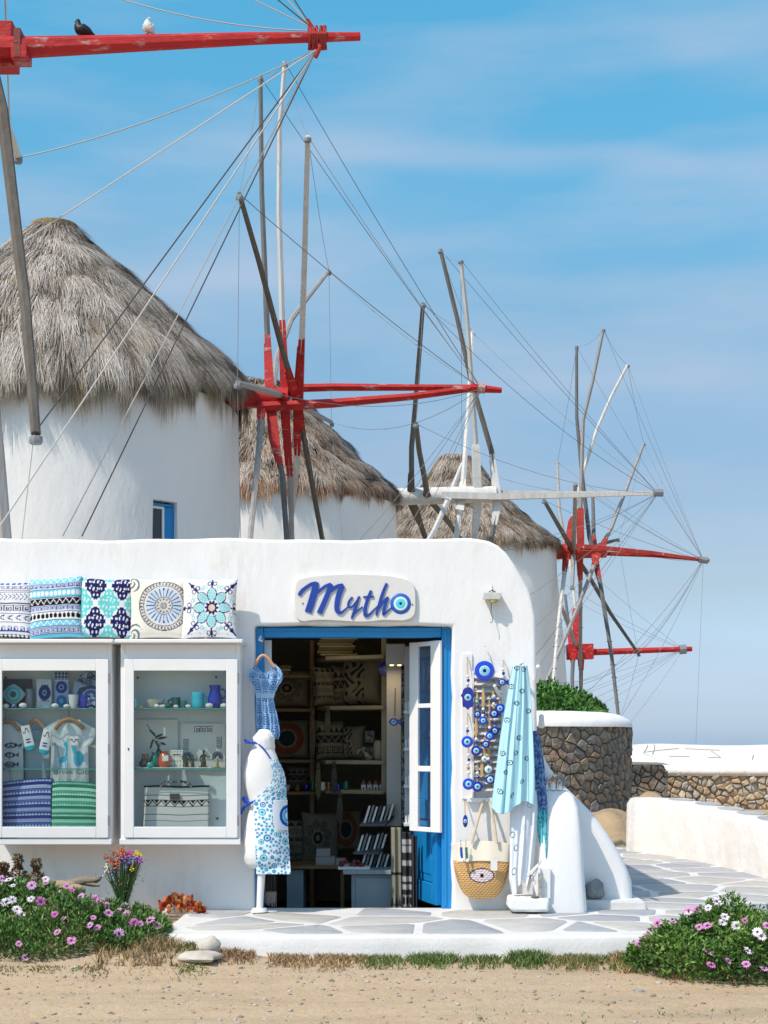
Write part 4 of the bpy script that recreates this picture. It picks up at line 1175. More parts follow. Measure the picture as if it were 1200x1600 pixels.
rope(mC, P(1033, 775, d3), P(1087, 1168, d3) if False else tipC, .007, ROPE_GREY)

# ---------------- fourth mill, mostly hidden
d4 = 90.0; c4x = XX(802, d4)
mD = thing('windmill', (c4x, d4, 0), 'farthest windmill, hidden but for its red wheel and lowest red boom', 'windmill', 'windmills in a row behind the shop')
mill_tower(mD, c4x, d4, [(3.2, -.6), (2.9, ZZ(1018, d4)-.3)], n=40, seed=6)
prD = [(.3, ZZ(945, d4)), (1.4, ZZ(975, d4)), (2.95, ZZ(1010, d4)), (3.0, ZZ(1015, d4))]
mb = MB(); mb.lathe([(r-.03, z) for r, z in prD][::-1]+[(.01, prD[0][1])], (c4x, d4, 0), 40); rfD = mb.build('roof', THATCHBASE, mD, ang=80)
thatch('thatch', rfD, (c4x, d4, 0), prD, 6000, .3, .05, TAN_STRAW, 19)
mb = MB(); mb.tube([P(886, 1019, d4), P(926, 1018, d4)], .62, 4, sq=True); mb.build('wind_shaft', RED, mD, ang=30)
mb = MB(); mb.tube([P(926, 1019, d4), P(1081, 1014, d4)], [.22, .16], 6); bD = mb.build('boom', RED, mD)
mb = MB(); mb.tube([P(1062, 1015, d4), P(1072, 1014, d4)], .28, 8); mb.build('rope_lashing', ROPE_GREY, bD)
tipD = P(1067, 1014, d4)
sD = [
 dict(h=(903,1018,d4), p=[(889,862),(896,920),(900,960)], c=70, s=1, m=0),
 dict(h=(896,1018,d4), p=[(883,930),(887,965)], c=70, s=1, m=1),
 dict(h=(896,1018,d4), p=[(895,1090),(894,1060)], c=34, s=-1, m=1),
 dict(h=(908,1018,d4), p=[(907,1100),(908,1070)], c=52, s=1, m=1),
 dict(h=(903,1018,d4), p=[(862,900),(858,960)], c=0, s=-1, m=2),
]
sD[4]['p'] = [(862,900),(880,955)]
tD = wheel(mD, None, 6.0, sD, [WOOD_PALE, WOOD_DARK, WOOD_GREY], rw=.12, clampm=RED, clw=.20)
for k, t_ in enumerate(tD): rope(mD, tipD, t_, .012, ROPE_GREY, sag=.2)
for q in ((975,1140),(940,1100),(850,1100),(1000,1130),(860,1075)): rope(mD, tipD, P(*q, d4), .012, ROPE_GREY if q[0] != 1000 else ROPE_PALE, sag=.2)
# the standing pole in front of the third tower
# ---------------- the near mill off the left of the picture
d0 = 13.6; c0x = XX(-75, d0)-3.3
mE = thing('windmill', (c0x, d0, 0), 'nearest windmill, out of frame but for its long red boom with birds and grey spokes', 'windmill', 'windmills in a row behind the shop')
zr0 = ZZ(75, d0)
mill_tower(mE, c0x, d0, [(3.1, -.3), (2.95, 4), (2.9, zr0-.2)], n=48, seed=8)
prE = [(.3, zr0+2.6), (1.3, zr0+1.7), (2.9, zr0+.1), (3.0, zr0-.05)]
mb = MB(); mb.lathe([(r-.03, z) for r, z in prE][::-1]+[(.01, prE[0][1])], (c0x, d0, 0), 40); rfE = mb.build('roof', THATCHBASE, mE, ang=80)
thatch('thatch', rfE, (c0x, d0, 0), prE, 12000, .4, .04, GREY_STRAW, 23)
mb = MB(); mb.tube([(c0x+2.5, d0, zr0), P(0, 76, d0)], .15, 12); mb.build('wind_shaft', RED, mE)
mb = MB(); mb.box(P(-60, 46, d0+.10), P(19, 58, d0-.08)); mb.box(P(-60, 90, d0+.10), P(23, 102, d0-.10)); mb.box(P(-60, 58.5, d0+.08), P(12, 89.5, d0-.05)); mb.build('boom_clamp', RED, mE, bevel=.01)
mb = MB(); mb.tube([P(-40, 75, d0-.15), P(40, 74, d0-.15), P(200, 68, d0-.1), P(400, 60, d0-.05), P(563, 57, d0)], [.092, .090, .072, .053, .036], 8, sq=True)
bE = mb.build('boom', RED, mE, ang=30)
mb = MB(); mb.tube([P(27, 73, d0-.15), P(31, 73, d0-.15)], .098, 8); mb.box(P(29, 57.5, d0-.07), P(31.5, 88, d0-.243)); mb.build('iron_strap', mat('rusty_red_strap', (.30,.04,.03), .6, (.12,.05,.04), ns=30), bE)
mb = MB(); mb.box(P(25, 84, d0-.04), P(42, 90, d0-.24)); mb.build('wooden_shoe', RED, bE, bevel=.008)
mb = MB()
for k in range(7): a_ = P(483+k*4, 59, d0); mb.tube([a_+Vector((.02*math.sin(k*2), 0, -.11)), a_+Vector((.012, -.075, 0)), a_+Vector((-.02*math.sin(k), 0, .10)), a_+Vector((0, .075, 0)), a_+Vector((.01, 0, -.10))], .014, 6)
mb.tube([P(497, 60, d0), P(500, 75, d0-.05), P(493, 90, d0-.05)], .018, 6); mb.tube([P(495, 58, d0), P(488, 42, d0), P(480, 30, d0)], .016, 6)
mb.build('rope_lashing', mat('red_rope', (.42,.04,.03), .8, (.25,.03,.025), ns=60), bE)
tipE = P(497, 62, d0)
R0 = 4.4
sE = [
 dict(h=(-20,75,d0), p=[(56,678),(40,480),(22,330),(3,170)], c=0, s=-.6, m=0),
 dict(h=(-40,75,d0), p=[(-60,840),(-58,500)], c=70, s=1, m=0),
 dict(h=(-30,75,d0), p=[(28,244),(5,180)], c=0, s=1, m=1),
]
tE = wheel(mE, None, R0, sE, [WOOD_BROWN, WOOD_WHITE], rw=.053, clw=.08)
mb = MB(); mb.tube([P(-14, 600, d0-1), P(-2, 730, d0-1), P(8, 850, d0-1)], .06, 6); mb.build('spoke', WOOD_GREY, mE)
def rE(px, py, m, r=.0085, d=d0, sag=0, a=None): return rope(mE, a or P(494, 78, d0-.04), P(px, py, d), r, m, sag=sag)
rE(32, 246, ROPE_PALE, .010, tE[2].y, .10)
rE(-90, 460, ROPE_PALE, .009, d0)
rE(60, 668, ROPE_DARK, .0085, tE[0].y)
rE(0, 822, ROPE_PALE, .0085, d0-2); rE(98, 838, ROPE_PALE, .007, d0+1); rE(128, 838, ROPE_DARK, .0085, d0+1.2)
for q, m, sg in (((180,-4), ROPE_PALE, .06), ((385,-6), ROPE_PALE, 0), ((425,-8), ROPE_DARK, 0), ((443,-8), ROPE_PALE, 0), ((455,-8), ROPE_DARK, 0)):
    rE(*q, m, .008, d0, sg, P(488, 44, d0) if q[0] > 200 else P(480, 48, d0))
rope(mE, P(8, -10, d0+.2), P(17, 255, tE[2].y), .012, ROPE_PALE); rope(mE, P(17, 250, tE[2].y), P(30, 380, tE[2].y-.5), .008, ROPE_PALE)
rope(mE, P(54, 670, tE[0].y), P(33, 850, tE[0].y), .007, ROPE_PALE)
rope(mE, P(28, 500, d0-1), P(54, 670, tE[0].y), .01, ROPE_PALE)

# pigeons on the boom
def bird(px, py, hpx, m, label, mirror, d=d0-.09, m2=None):
    k = hpx*d/F; base = P(px, py, d)
    b_ = thing('pigeon', base, label, 'bird')
    def L(x, y, z): return (base.x+(x*mirror)*k, base.y+y*k, base.z+z*k)
    # one continuous skinned body: tail - body - breast - neck - head
    pts_ = [L(.72,0,.02), L(.5,0,.14), L(.28,0,.28), L(.05,0,.36), L(-.14,0,.42), L(-.24,0,.60), L(-.26,0,.78), L(-.29,0,.88), L(-.36,0,.90)]
    rad = [.06, .16, .27, .35, .34, .25, .16, .155, .09]
    if m2 is not None:
        pts_ = [L(.30,0.1,.0), L(.24,.05,.16), L(.12,0,.30), L(.0,0,.42), L(-.04,0,.58), L(-.03,0,.72), L(0,0,.82), L(.02,0,.90), L(.0,0,.96)]
        rad = [.05, .14, .24, .28, .26, .19, .13, .12, .07]
    mb = MB(); sp = spline(pts_, 4); rr = list(np.interp(np.linspace(0, 1, len(sp)), np.linspace(0, 1, len(rad)), rad))
    mb.tube(sp, [r*k for r in rr], 14); mb.build('body', m, b_, ang=80)
    mb = MB()
    if m2 is None: mb.tube([L(-.38,0,.89), L(-.50,0,.84)], [.035*k, .008*k], 6)
    else: mb.tube([L(.0,-.10,.88), L(-.02,-.20,.84)], [.035*k, .008*k], 6)
    mb.build('beak', METAL_DARK, b_)
    mb = MB()
    for s in (-1, 1):
        w = spline([L(-.05, s*.24, .50), L(.25, s*.22, .32), L(.62, s*.06, .06)], 5) if m2 is None else spline([L(-.2*s, .05, .62), L(-.25*s, .05, .35), L(-.12*s+.1, .12, .04)], 5)
        mb.tube(w, [.06*k]+[.11*k]*(len(w)-2)+[.03*k], 8)
    mb.build('wing', m if m2 is None else m2, b_, ang=80)
    mb = MB()
    for s in (-1, 1): mb.tube([L(0, s*.08, .12), L(0, s*.08, -.02)], .02*k, 5); mb.tube([L(-.08, s*.08, -.01), L(.06, s*.08, -.01)], .015*k, 5)
    mb.build('leg', BOOKRED, b_)
bird(129, 57, 27, mat('black_feathers', (.012,.013,.015), .5, (.02,.022,.028), ns=30), 'black pigeon perched on the red boom', 1)
bird(232, 54, 27, mat('white_feathers', (.72,.71,.69), .7, (.60,.59,.57), ns=30), 'white speckled pigeon perched on the red boom', 1,
     m2=mat('speckled_feathers', (.70,.69,.67), .7, (.12,.12,.13), ns=60, lo=.55, hi=.62))
# ================================================================== SHOP SIGN, CABINETS, CUSHIONS
def SG(x, y, d=10.76): return P(450+x*.175, 890+y*.175, d)
sg = thing('shop_sign', SG(600, 270), 'cream board above the doorway with blue brush lettering Mytho and an evil eye', 'sign')
ol = [(60,150),(70,110),(100,80),(180,60),(300,45),(450,40),(560,32),(700,40),(850,45),(960,60),(1060,80),(1120,120),(1140,190),(1142,300),(1140,390),(1110,435),(1040,460),(960,458),(860,452),(780,462),(700,470),(600,470),(520,465),(420,458),(300,452),(200,458),(130,468),(90,450),(66,410),(56,330),(54,240)]
ol = chaikin(ol, .25)
mb = MB(); mb.prism([(SG(x, y, 10.77).x, SG(x, y, 10.77).z) for x, y in ol], 10.772, 10.797)
mb.build('board', SIGNWHITE, sg, bevel=.006, ang=50)
def stroke(mb, pts, d0=10.763, d1=10.7715, n=6):
    sp = spline([(x, y, w) for x, y, w in pts], n); L_, R_ = [], []
    for i_, p in enumerate(sp):
        a = sp[max(i_-1, 0)]; b_ = sp[min(i_+1, len(sp)-1)]; tx, ty = b_.x-a.x, b_.y-a.y; l = math.hypot(tx, ty) or 1; nx__, ny__ = -ty/l, tx/l; w = p.z/2
        L_.append((p.x+nx__*w, p.y+ny__*w)); R_.append((p.x-nx__*w, p.y-ny__*w))
    n_ = len(sp); vs = []
    for dd in (d0, d1):
        for q in L_: v = SG(*q, 10.765); vs.append((v.x, dd, v.z))
        for q in R_: v = SG(*q, 10.765); vs.append((v.x, dd, v.z))
    fs_ = []
    for i_ in range(n_-1):
        fs_ += [(i_, i_+1, n_+i_+1, n_+i_), (i_, 2*n_+i_, 2*n_+i_+1, i_+1), (n_+i_, n_+i_+1, 3*n_+i_+1, 3*n_+i_)]
    fs_ += [(0, n_, 3*n_, 2*n_), (n_-1, 3*n_-1, 4*n_-1, 2*n_-1)]
    mb.add(vs, fs_)
LET = {
 'M': [[(98,228,30),(125,190,34),(160,160,30),(210,128,28),(255,118,26)], [(250,112,46),(240,180,62),(215,270,62),(180,380,62)], [(225,245,18),(275,195,22),(330,150,26),(385,130,30)],
       [(385,128,36),(355,215,44),(320,300,46),(280,390,48)], [(340,240,18),(390,185,26),(440,150,34),(492,140,32)], [(490,142,40),(455,220,48),(438,300,46),(438,365,40),(470,385,26),(505,360,14),(540,325,9)]],
 'y': [[(575,245,16),(545,285,20),(538,325,18),(565,335,16),(605,290,14),(640,238,12)], [(632,245,20),(612,310,24),(590,380,28),(568,436,20)], [(590,400,12),(625,365,14),(665,330,9)]],
 't': [[(742,186,22),(715,255,28),(690,340,30),(690,405,32),(722,405,24),(765,360,12),(800,325,9)], [(672,244,15),(720,243,18),(765,240,17)]],
 'h': [[(882,122,22),(850,200,28),(818,300,28),(788,408,18)], [(800,370,14),(850,290,18),(893,245,20)], [(893,245,20),(868,320,26),(850,398,22),(885,375,15),(925,335,10)]],
}
for ch_, ss in LET.items():
    mb = MB()
    for k, s_ in enumerate(ss): stroke(mb, s_, 10.763-.0004*k)
    mb.build('letter', LETTERBLUE, sg, smooth=False)
def eye_disc(name, parent, c, radii, mats, th=.006, n=28, dome=.3, step=.0012):
    """concentric discs facing the viewer, each proud of the last"""
    mb = MB()
    for k, r in enumerate(radii):
        y0 = c[1]-th*(1 if k else 0)-step*k
        pr = [(r, 0), (r*.96, -th*.6 if k == 0 else -step*.6), (r*.7, -th if k == 0 else -step)]
        vs = []; 
        for rr, yy in pr:
            for j in range(n): a = 2*math.pi*j/n; vs.append((c[0]+rr*math.cos(a), (c[1] if k == 0 else y0)+yy, c[2]+rr*math.sin(a)))
        fs_ = [(i_*n+j, i_*n+(j+1) % n, (i_+1)*n+(j+1) % n, (i_+1)*n+j) for i_ in range(2) for j in range(n)]+[tuple(2*n+j for j in range(n))]
        if k == 0: fs_.append(tuple(range(n))[::-1])
        mb.add(vs, fs_, k)
    return mb.build(name, mats, parent, ang=50)
ec = SG(1005, 303, 10.765)
rr_ = .175*10.765/F
eye_disc('eye_emblem', sg, (ec.x, 10.7715, ec.z), [93*rr_, 62*rr_, 44*rr_, 13*rr_], [mat('sign_blue', (.02,.13,.50), .4), EYEWHITE, mat('sign_cyan', (.10,.62,.75), .4), EYEBLACK], th=.006)
for q in ((132,300), (1110,310)):
    c_ = SG(*q); mb = MB(); mb.tube([(c_.x, 10.773, c_.z), (c_.x, 10.768, c_.z)], .006, 8); mb.build('screw', mat('old_brass', (.28,.24,.15), .4, metal=.7), sg)

# ---- white shelf bracket lamp fitting at the top right of the wall
lf = thing('wall_fitting', P(768, 935, 10.7), 'small grey white box fitting with a dangling wire high on the corner wall', 'wall light')
mb = MB(); a, b_ = P(757, 926, 10.72), P(784, 937, 10.72)
mb.add([(a.x-.005,10.725,a.z),(b_.x,10.725,a.z-.003),(b_.x-.008,10.715,b_.z),(a.x-.012,10.715,b_.z), (a.x,10.79,a.z+.01),(b_.x-.005,10.79,a.z+.007),(b_.x-.008,10.79,b_.z+.015),(a.x-.005,10.79,b_.z+.015)],
       [(0,1,2,3),(7,6,5,4),(0,4,5,1),(1,5,6,2),(2,6,7,3),(3,7,4,0)])
mb.build('box', mat('aged_white_plastic', (.50,.50,.46), .6, (.43,.43,.40), ns=30), lf, bevel=.004)
mb = MB(); p_ = P(768, 938, 10.74); mb.lathe([(.012,-.02),(.028,-.015),(.03,.0),(.01,.005)], (p_.x+.015, 10.74, p_.z), 12); mb.build('socket', mat('yellowed_plastic', (.42,.38,.12), .6), lf)
mb = MB(); mb.tube([P(764,925,10.77), P(769,922,10.76), P(774,925,10.77)], .004, 6); mb.tube([P(768,938,10.74), P(767,958,10.76), P(770,966,10.77), P(769,972,10.75), P(766,973,10.74)], .0025, 5); mb.build('wire', METAL_DARK, lf)
mb = MB(); mb.tube([(P(768,925,10.78).x, 10.79, P(768,925,10.78).z), (P(768,913,10.78).x, 10.795, P(768,913,10.78).z)], [.008,.003], 6); mb.build('nail', WHITEWOOD, lf)

# ---- display cabinets
CD = 10.53
def cabinet(px0, px1, dpx0, dpx1, gpx0, gpx1, label, gy0=1048, gy1=1292):
    root = thing('display_cabinet', (XX((px0+px1)/2, CD), CD, ZZ(1316, CD)), label, 'display case', 'white display cabinets on the wall')
    x0, x1 = XX(px0, CD), XX(px1, CD); zt, zb = ZZ(1006, CD), ZZ(1317, CD)
    mb = MB(); f = CD+.012
    mb.box((x0, f, zb), (x0+.03, 10.797, zt)); mb.box((x1-.03, f, zb), (x1, 10.797, zt))
    mb.box((x0+.03, f+.001, zb), (x1-.03, 10.797, zb+.03)); mb.box((x0+.03, f+.001, zt-.14), (x1-.03, 10.797, zt-.001))
    mb.build('case', WHITEWOOD, root, bevel=.003)
    mb = MB(); mb.box((x0+.031, 10.78, zb+.031), (x1-.031, 10.796, zt-.141)); mb.build('back_panel', INNERWHITE, root)
    mb = MB(); mb.prism([(x0-.022, zt+.001), (x1+.022, zt+.001), (x1+.026, zt+.028), (x0-.026, zt+.028)], CD-.075, 10.797); mb.build('cornice', WHITEWOOD, root, bevel=.006)
    mb = MB(); mb.box((x0-.004, CD-.012, zb-.012), (x1+.004, CD+.0105, zb+.028)); mb.build('bottom_rail', WHITEWOOD, root, bevel=.004)
    dx0, dx1 = XX(dpx0, CD-.02), XX(dpx1, CD-.02); dz1, dz0 = ZZ(1030, CD-.02), ZZ(1309, CD-.02); gx0, gx1 = XX(gpx0, CD-.02), XX(gpx1, CD-.02); gz1, gz0 = ZZ(gy0, CD-.02), ZZ(gy1, CD-.02)
    mb = MB(); y0, y1 = CD-.02, CD+.008
    mb.box((dx0, y0, dz0), (gx0, y1, dz1)); mb.box((gx1, y0, dz0), (dx1, y1, dz1)); mb.box((gx0, y0+.0005, dz0), (gx1, y1-.0005, gz0)); mb.box((gx0, y0+.0005, gz1), (gx1, y1-.0005, dz1))
    dr = mb.build('door', WHITEWOOD, root, bevel=.003)
    mb = MB(); mb.box((gx0-.004, CD-.006, gz0-.004), (gx1+.004, CD-.002, gz1+.004)); mb.build('glass_pane', PANE, dr, smooth=False)
    for zz in (ZZ(1060, CD), ZZ(1170, CD), ZZ(1282, CD)):
        mb = MB(); mb.tube([(dx1+.004, CD-.02, zz-.035), (dx1+.004, CD-.02, zz+.035)], .005, 6); mb.build('hinge', mat('dull_hinge', (.30,.28,.26), .5, metal=.5), dr)
    mb = MB(); mb.tube([(dx0+.03, CD-.021, ZZ(1170, CD)), (dx0+.03, CD-.0225, ZZ(1170, CD))], .006, 8); mb.box((dx0+.028, CD-.0225, ZZ(1173, CD)), (dx0+.032, CD-.021, ZZ(1170, CD))); mb.build('keyhole', METAL_DARK, dr)
    for yy in (1107.5, 1201.5):
        z = ZZ(yy, 10.6); mb = MB(); mb.box((x0+.032, CD+.035, z-.004), (x1-.032, 10.778, z+.004)); s_ = mb.build('glass_shelf', SHELFGLASS, root, smooth=False)
        mb = MB(); mb.box((x0+.032, CD+.033, z-.004), (x1-.032, CD+.0348, z+.004)); mb.build('shelf_edge', GLASSTEAL, s_, smooth=False)
    for q in ((gpx0+6, 1059), (gpx1-16, 1058), (gpx1-14, 1279)):
        c_ = P(*q, 10.77); mb = MB(); mb.tube([(c_.x, 10.781, c_.z), (c_.x, 10.772, c_.z)], .008, 8); mb.build('bolt', METAL_DARK, root)
    return root
cabR = cabinet(188, 375, 194, 371, 209, 353.5, 'right hand white display cabinet holding jugs, vases and a striped bag')
cabL = cabinet(-13, 174, -12, 169, 3, 150, 'left hand white display cabinet holding shirts, socks and folded towels')

# ---- printed patterns
def c_p1(U, V):
    C = blank(U, WHITE); B2 = np.array(lin((45,60,140)))
    band(C, U, V, .93, 1, WHITE, OVAL, 10, MIDB); band(C, U, V, .85, .93, WHITE, KEYB, 9, NAVY)
    for v in (.83, .80, .60, .595, .41, .25, .14): C[np.abs(V-v) < .007] = NAVY
    band(C, U, V, .64, .79, WHITE, CHEV, 7, B2); band(C, U, V, .44, .58, WHITE, KEYB, 6, NAVY)
    band(C, U, V, .27, .40, WHITE, LEAF, 7, B2); band(C, U, V, .08, .20, WHITE, WAVE, 9, B2); band(C, U, V, 0, .05, BLACK, OVAL, 14, WHITE)
    return C
def c_p2(U, V):
    C = blank(U, PALEB)
    band(C, U, V, .90, 1.01, CYAN, ZIG, 8, WHITE); band(C, U, V, .80, .90, PALEB, KEYB, 9, NAVY); band(C, U, V, .66, .78, CYAN, OVAL, 12, WHITE)
    band(C, U, V, .53, .64, BLACK, ZIG, 8, WHITE); band(C, U, V, .42, .52, PALEB, KEYB, 9, NAVY); band(C, U, V, .28, .41, WHITE, OVAL, 12, BLACK)
    band(C, U, V, .17, .27, CYAN, ZIG, 8, WHITE); band(C, U, V, .06, .16, PALEB, KEYB, 9, NAVY); C[V < .05] = CYAN
    for v in (.785, .65, .525, .415, .275, .165, .055): C[np.abs(V-v) < .006] = BLACK
    return C
def c_p3(U, V):
    C = blank(U, WHITE); u = U*2-.12; v = V*1.6+.12
    for off, col in ((0, NAVY*.8), (.5, TQ)):
        a = (u+off) % 1-.5; b_ = (v+off) % 1-.5
        # diamonds with scalloped outline
        d = np.abs(a)*1.0+np.abs(b_)*1.0+.035*np.cos(np.arctan2(b_, a)*4*2)+.02*np.cos(np.arctan2(b_, a)*24)
        m = d < .46; C[m] = col
        h = m & (np.abs(np.sin(a*22))*np.abs(np.sin(b_*17)) > .80); C[h] = WHITE
        h = m & (np.abs(np.hypot(a, b_)-.17) < .014) & (np.sin(np.arctan2(b_, a)*8) > 0); C[h] = WHITE
    return C
def c_p4(U, V):
    C = blank(U, CREAM); x = (U-.60)*1.0; y = (V-.52)*1.05; r = np.hypot(x, y); t_ = np.arctan2(y, x)
    G = np.array(lin((95,90,90))); L2 = np.array(lin((190,205,220)))
    C[(r < .44)] = np.array(lin((212,210,205)))
    C[(np.abs(r-.44) < .009) | (np.abs(r-.365) < .006)] = np.array(lin((80,60,60)))
    C[(np.abs(r-.403) < .022) & (np.sin(t_*44) > .1)] = G
    C[(r < .32) & (r > .16) & (np.cos(t_*24) < .2)] = L2
    C[(r < .33-.01) & (r > .155) & (np.cos(t_*24) > .62)] = np.array(lin((40,70,140)))
    C[(r < .155)] = np.array(lin((200,200,195))); C[(np.abs(r-.115) < .018) & (np.cos(t_*12) > .3)] = np.array(lin((95,85,70)))
    C[(r < .07) & (np.sin(r*260) > 0)] = G; C[np.abs(r-.155) < .006] = G
    for cx, cy in ((.04,.93), (.04,.07)):
        d = np.hypot(U-cx, V-cy); C[(d < .17) & (np.sin(d*70+np.arctan2(V-cy, U-cx)*3) > .2)] = np.array(lin((100,115,120)))
    return C
def c_p5(U, V):
    C = blank(U, WHITE); x = U-.56; y = V-.48; r = np.hypot(x, y); t_ = np.arctan2(y, x); k = np.mod(t_+math.pi/8, math.pi/4)-math.pi/8
    PE = np.array(lin((222,196,178))); LT = np.array(lin((160,210,215)))
    C[(np.sin(U*38+2*np.sin(V*9))*np.sin(V*34) > .80)] = PE
    # petals
    pr, pt = r*np.cos(k), r*np.sin(k); w = .095*np.sqrt(np.clip(1-((pr-.235)/.115)**2, 0, 1))
    ins = np.abs(pt) < w; C[ins] = WHITE*.95; C[ins & (np.abs(pt) < w-.022)] = LT
    C[ins & (np.abs(pt) > w-.018)] = NAVY; C[ins & (np.sin(pr*110)*np.cos(pt*120) > .5) & (np.abs(pt) < w-.03)] = np.array(lin((110,175,185)))
    C[(r < .14)] = WHITE*.95; C[(r < .115+.022*np.cos(t_*10))] = NAVY*.8; C[r < .062] = np.array(lin((215,190,170)))
    C[(np.abs(pt) < .014) & (r > .35) & (r < .62)] = NAVY; C[(np.hypot(pr-.43, np.abs(pt)-.05) < .042) & (np.hypot(pr-.43, np.abs(pt)-.05) > .026)] = NAVY
    C[(np.hypot(pr-.37, np.abs(pt)-.115) < .035) & (np.hypot(pr-.37, np.abs(pt)-.115) > .02)] = np.array(lin((130,195,205)))
    C[(np.abs(pt) < .04*np.clip((.60-r)/.08, 0, 1)) & (r > .50)] = NAVY
    return C
def cushion(px0, px1, pyb, pyt, d, colf, label, roll=0, rz=0, tilt=-.16, t_=.12):
    c_ = P((px0+px1)/2, pyb, d); w = (px1-px0)*d/F; h = (pyb-pyt)*d/F
    return pillow(c_, w*1.02, h*1.04, t_, colf, label, rz=rz, tilt=tilt, roll=roll, group='cushions in a row on top of the cabinets')
ZC = 10.62
cushion(-38, 51, 999, 910, ZC+.03, c_p1, 'white cushion with navy meander, chevron and wave bands, leftmost in the row', roll=.0, rz=.04)
cushion(46, 130, 999, 903, ZC, c_p2, 'turquoise, black and white cushion with meander and zigzag bands', roll=-.06, rz=-.10)
cushion(122, 206, 998, 904, ZC+.03, c_p3, 'cushion with navy and turquoise damask diamonds', roll=.02, rz=.12)
cushion(204, 292, 999, 905, ZC+.035, c_p4, 'cream cushion with a round blue mandala and tasselled corners', roll=-.01, rz=.10)
cushion(284, 369, 998, 905, ZC-.01, c_p5, 'white cushion with an eight petal navy and turquoise flower, nearest the doorway', roll=.0, rz=-.02)

# ---- things in the right cabinet
def pot(name, cpx, base, px_w, prof, m, label, cat, d, handle=None, group=None, hm=None, spout=False, n=20):
    c_ = P(cpx, base, d); k = d/F
    root = thing(name, c_, label, cat, group)
    mb = MB(); pr = [(r*k, z*k) for r, z in prof]
    inner = [(max(r-.9*k, .1*k), z) for r, z in pr[::-1][:-1]]
    mb.lathe([(.1*k, 0)]+pr+inner+[(.1*k, 1.5*k)], (c_.x, c_.y, c_.z), n, cap=True); mb.build('body', m, root, ang=60)
    if handle:
        s, r0, z0, z1, out = handle
        mb = MB(); mb.tube(spline([(c_.x+s*r0*k, c_.y, c_.z+z0*k), (c_.x+s*(r0+out)*k, c_.y, c_.z+(z0*.8+z1*.2)*k), (c_.x+s*(r0+out)*k, c_.y, c_.z+(z0*.25+z1*.75)*k), (c_.x+s*r0*k, c_.y, c_.z+z1*k)], 5), 1.5*k, 7); mb.build('handle', hm or m, root)
    return root
S1 = 1106.5; S2 = 1200.5; dS = 10.62
pot('jug', 336, S1, 0, [(7,0),(10,3),(12,9),(11.5,17),(8.5,24),(8,29),(9.5,36)], COBALT, 'tall cobalt blue jug on the top shelf', 'jug', dS, (1, 9, 30, 14, 7))
pot('pitcher', 309, S1, 0, [(9.5,0),(10.5,2),(10,10),(10,18),(11,24),(10.5,24.5)], TURQ, 'bright turquoise ceramic pitcher beside the cobalt jug', 'pitcher', dS, (1, 10, 19, 5, 5))
pot('mug', 275, S1, 0, [(6,0),(6.8,2),(7,10),(7,17)], DKGREEN, 'dark green mug with a round handle on the top shelf', 'mug', dS, (-1, 6.5, 14, 4, 5))
pot('cup', 287, S1, 0, [(4.8,0),(5.2,3),(5.8,12)], TEALG, 'small teal green cup without a handle', 'cup', dS-.02)
pot('small_bowl', 262, S1, 0, [(4,0),(6,3),(6.5,7)], TEALG, 'tiny teal bowl between the cream bowl and the dark mug', 'bowl', dS-.01)
bw = pot('bowl', 243, S1, 0, [(9,0),(10,1),(13,8),(15,13.5)], CREAMG, 'cream bowl painted with a small black fish', 'bowl', dS)
mb = MB(); kk = dS/F; c_ = P(250, S1-6, dS)
mb.prism([(c_.x-3*kk, c_.z), (c_.x, c_.z+1.6*kk), (c_.x+3*kk, c_.z), (c_.x+6*kk, c_.z+1.5*kk), (c_.x+6*kk, c_.z-1.5*kk), (c_.x+3*kk, c_.z), (c_.x, c_.z-1.6*kk)][:3]+[(c_.x+3*kk, c_.z+.2*kk), (c_.x+5.5*kk, c_.z+1.6*kk), (c_.x+5.5*kk, c_.z-1.6*kk), (c_.x+3*kk, c_.z-.2*kk), (c_.x, c_.z-1.6*kk)], dS-13.2*kk, dS-10.0*kk); mb.build('fish_motif', EYEBLACK, bw, smooth=False)
pot('glass_tumbler', 214, S1, 0, [(4.6,0),(5,3),(5.4,14)], mat('blue_striped_glass', (.05,.30,.42), .2, (.35,.55,.60), ns=60, spec=.6), 'small blue striped tumbler at the end of the top shelf', 'glass', dS)
def pebble(px, base, rpx, d, label, group, m=None):
    c_ = P(px, base-rpx*.62, d); k = d/F; mb = MB(); mb.ball((0,0,0), rpx*k, 12, 8, sc=(1, .8, .66)); o = mb.build('pebble', m or EYESTONE, None, ang=80); o.location = c_; return tag(o, label, 'pebble', group)
EYESTONE = mat('white_pebble', (.72,.72,.68), .7, (.64,.64,.60), ns=20)
for px, r, w_ in ((246,5.5,'below the painted fish of the cream bowl'),(254,5,'at the right foot of the cream bowl'),(275,4.2,'before the dark green mug'),(294,4.5,'between the teal cup and the turquoise pitcher'),(327,6.2,'before the cobalt jug'),(350,6,'at the far right of the cobalt jug')):
    pebble(px, S1, r, 10.575, 'white pebble on the top glass shelf '+w_, 'pebbles in the right cabinet')
pebble(220, S1, 3.4, 10.575, 'yellowish pebble at the left end of the top glass shelf in the right cabinet', 'pebbles in the right cabinet', mat('yellow_pebble', (.55,.50,.22), .7))
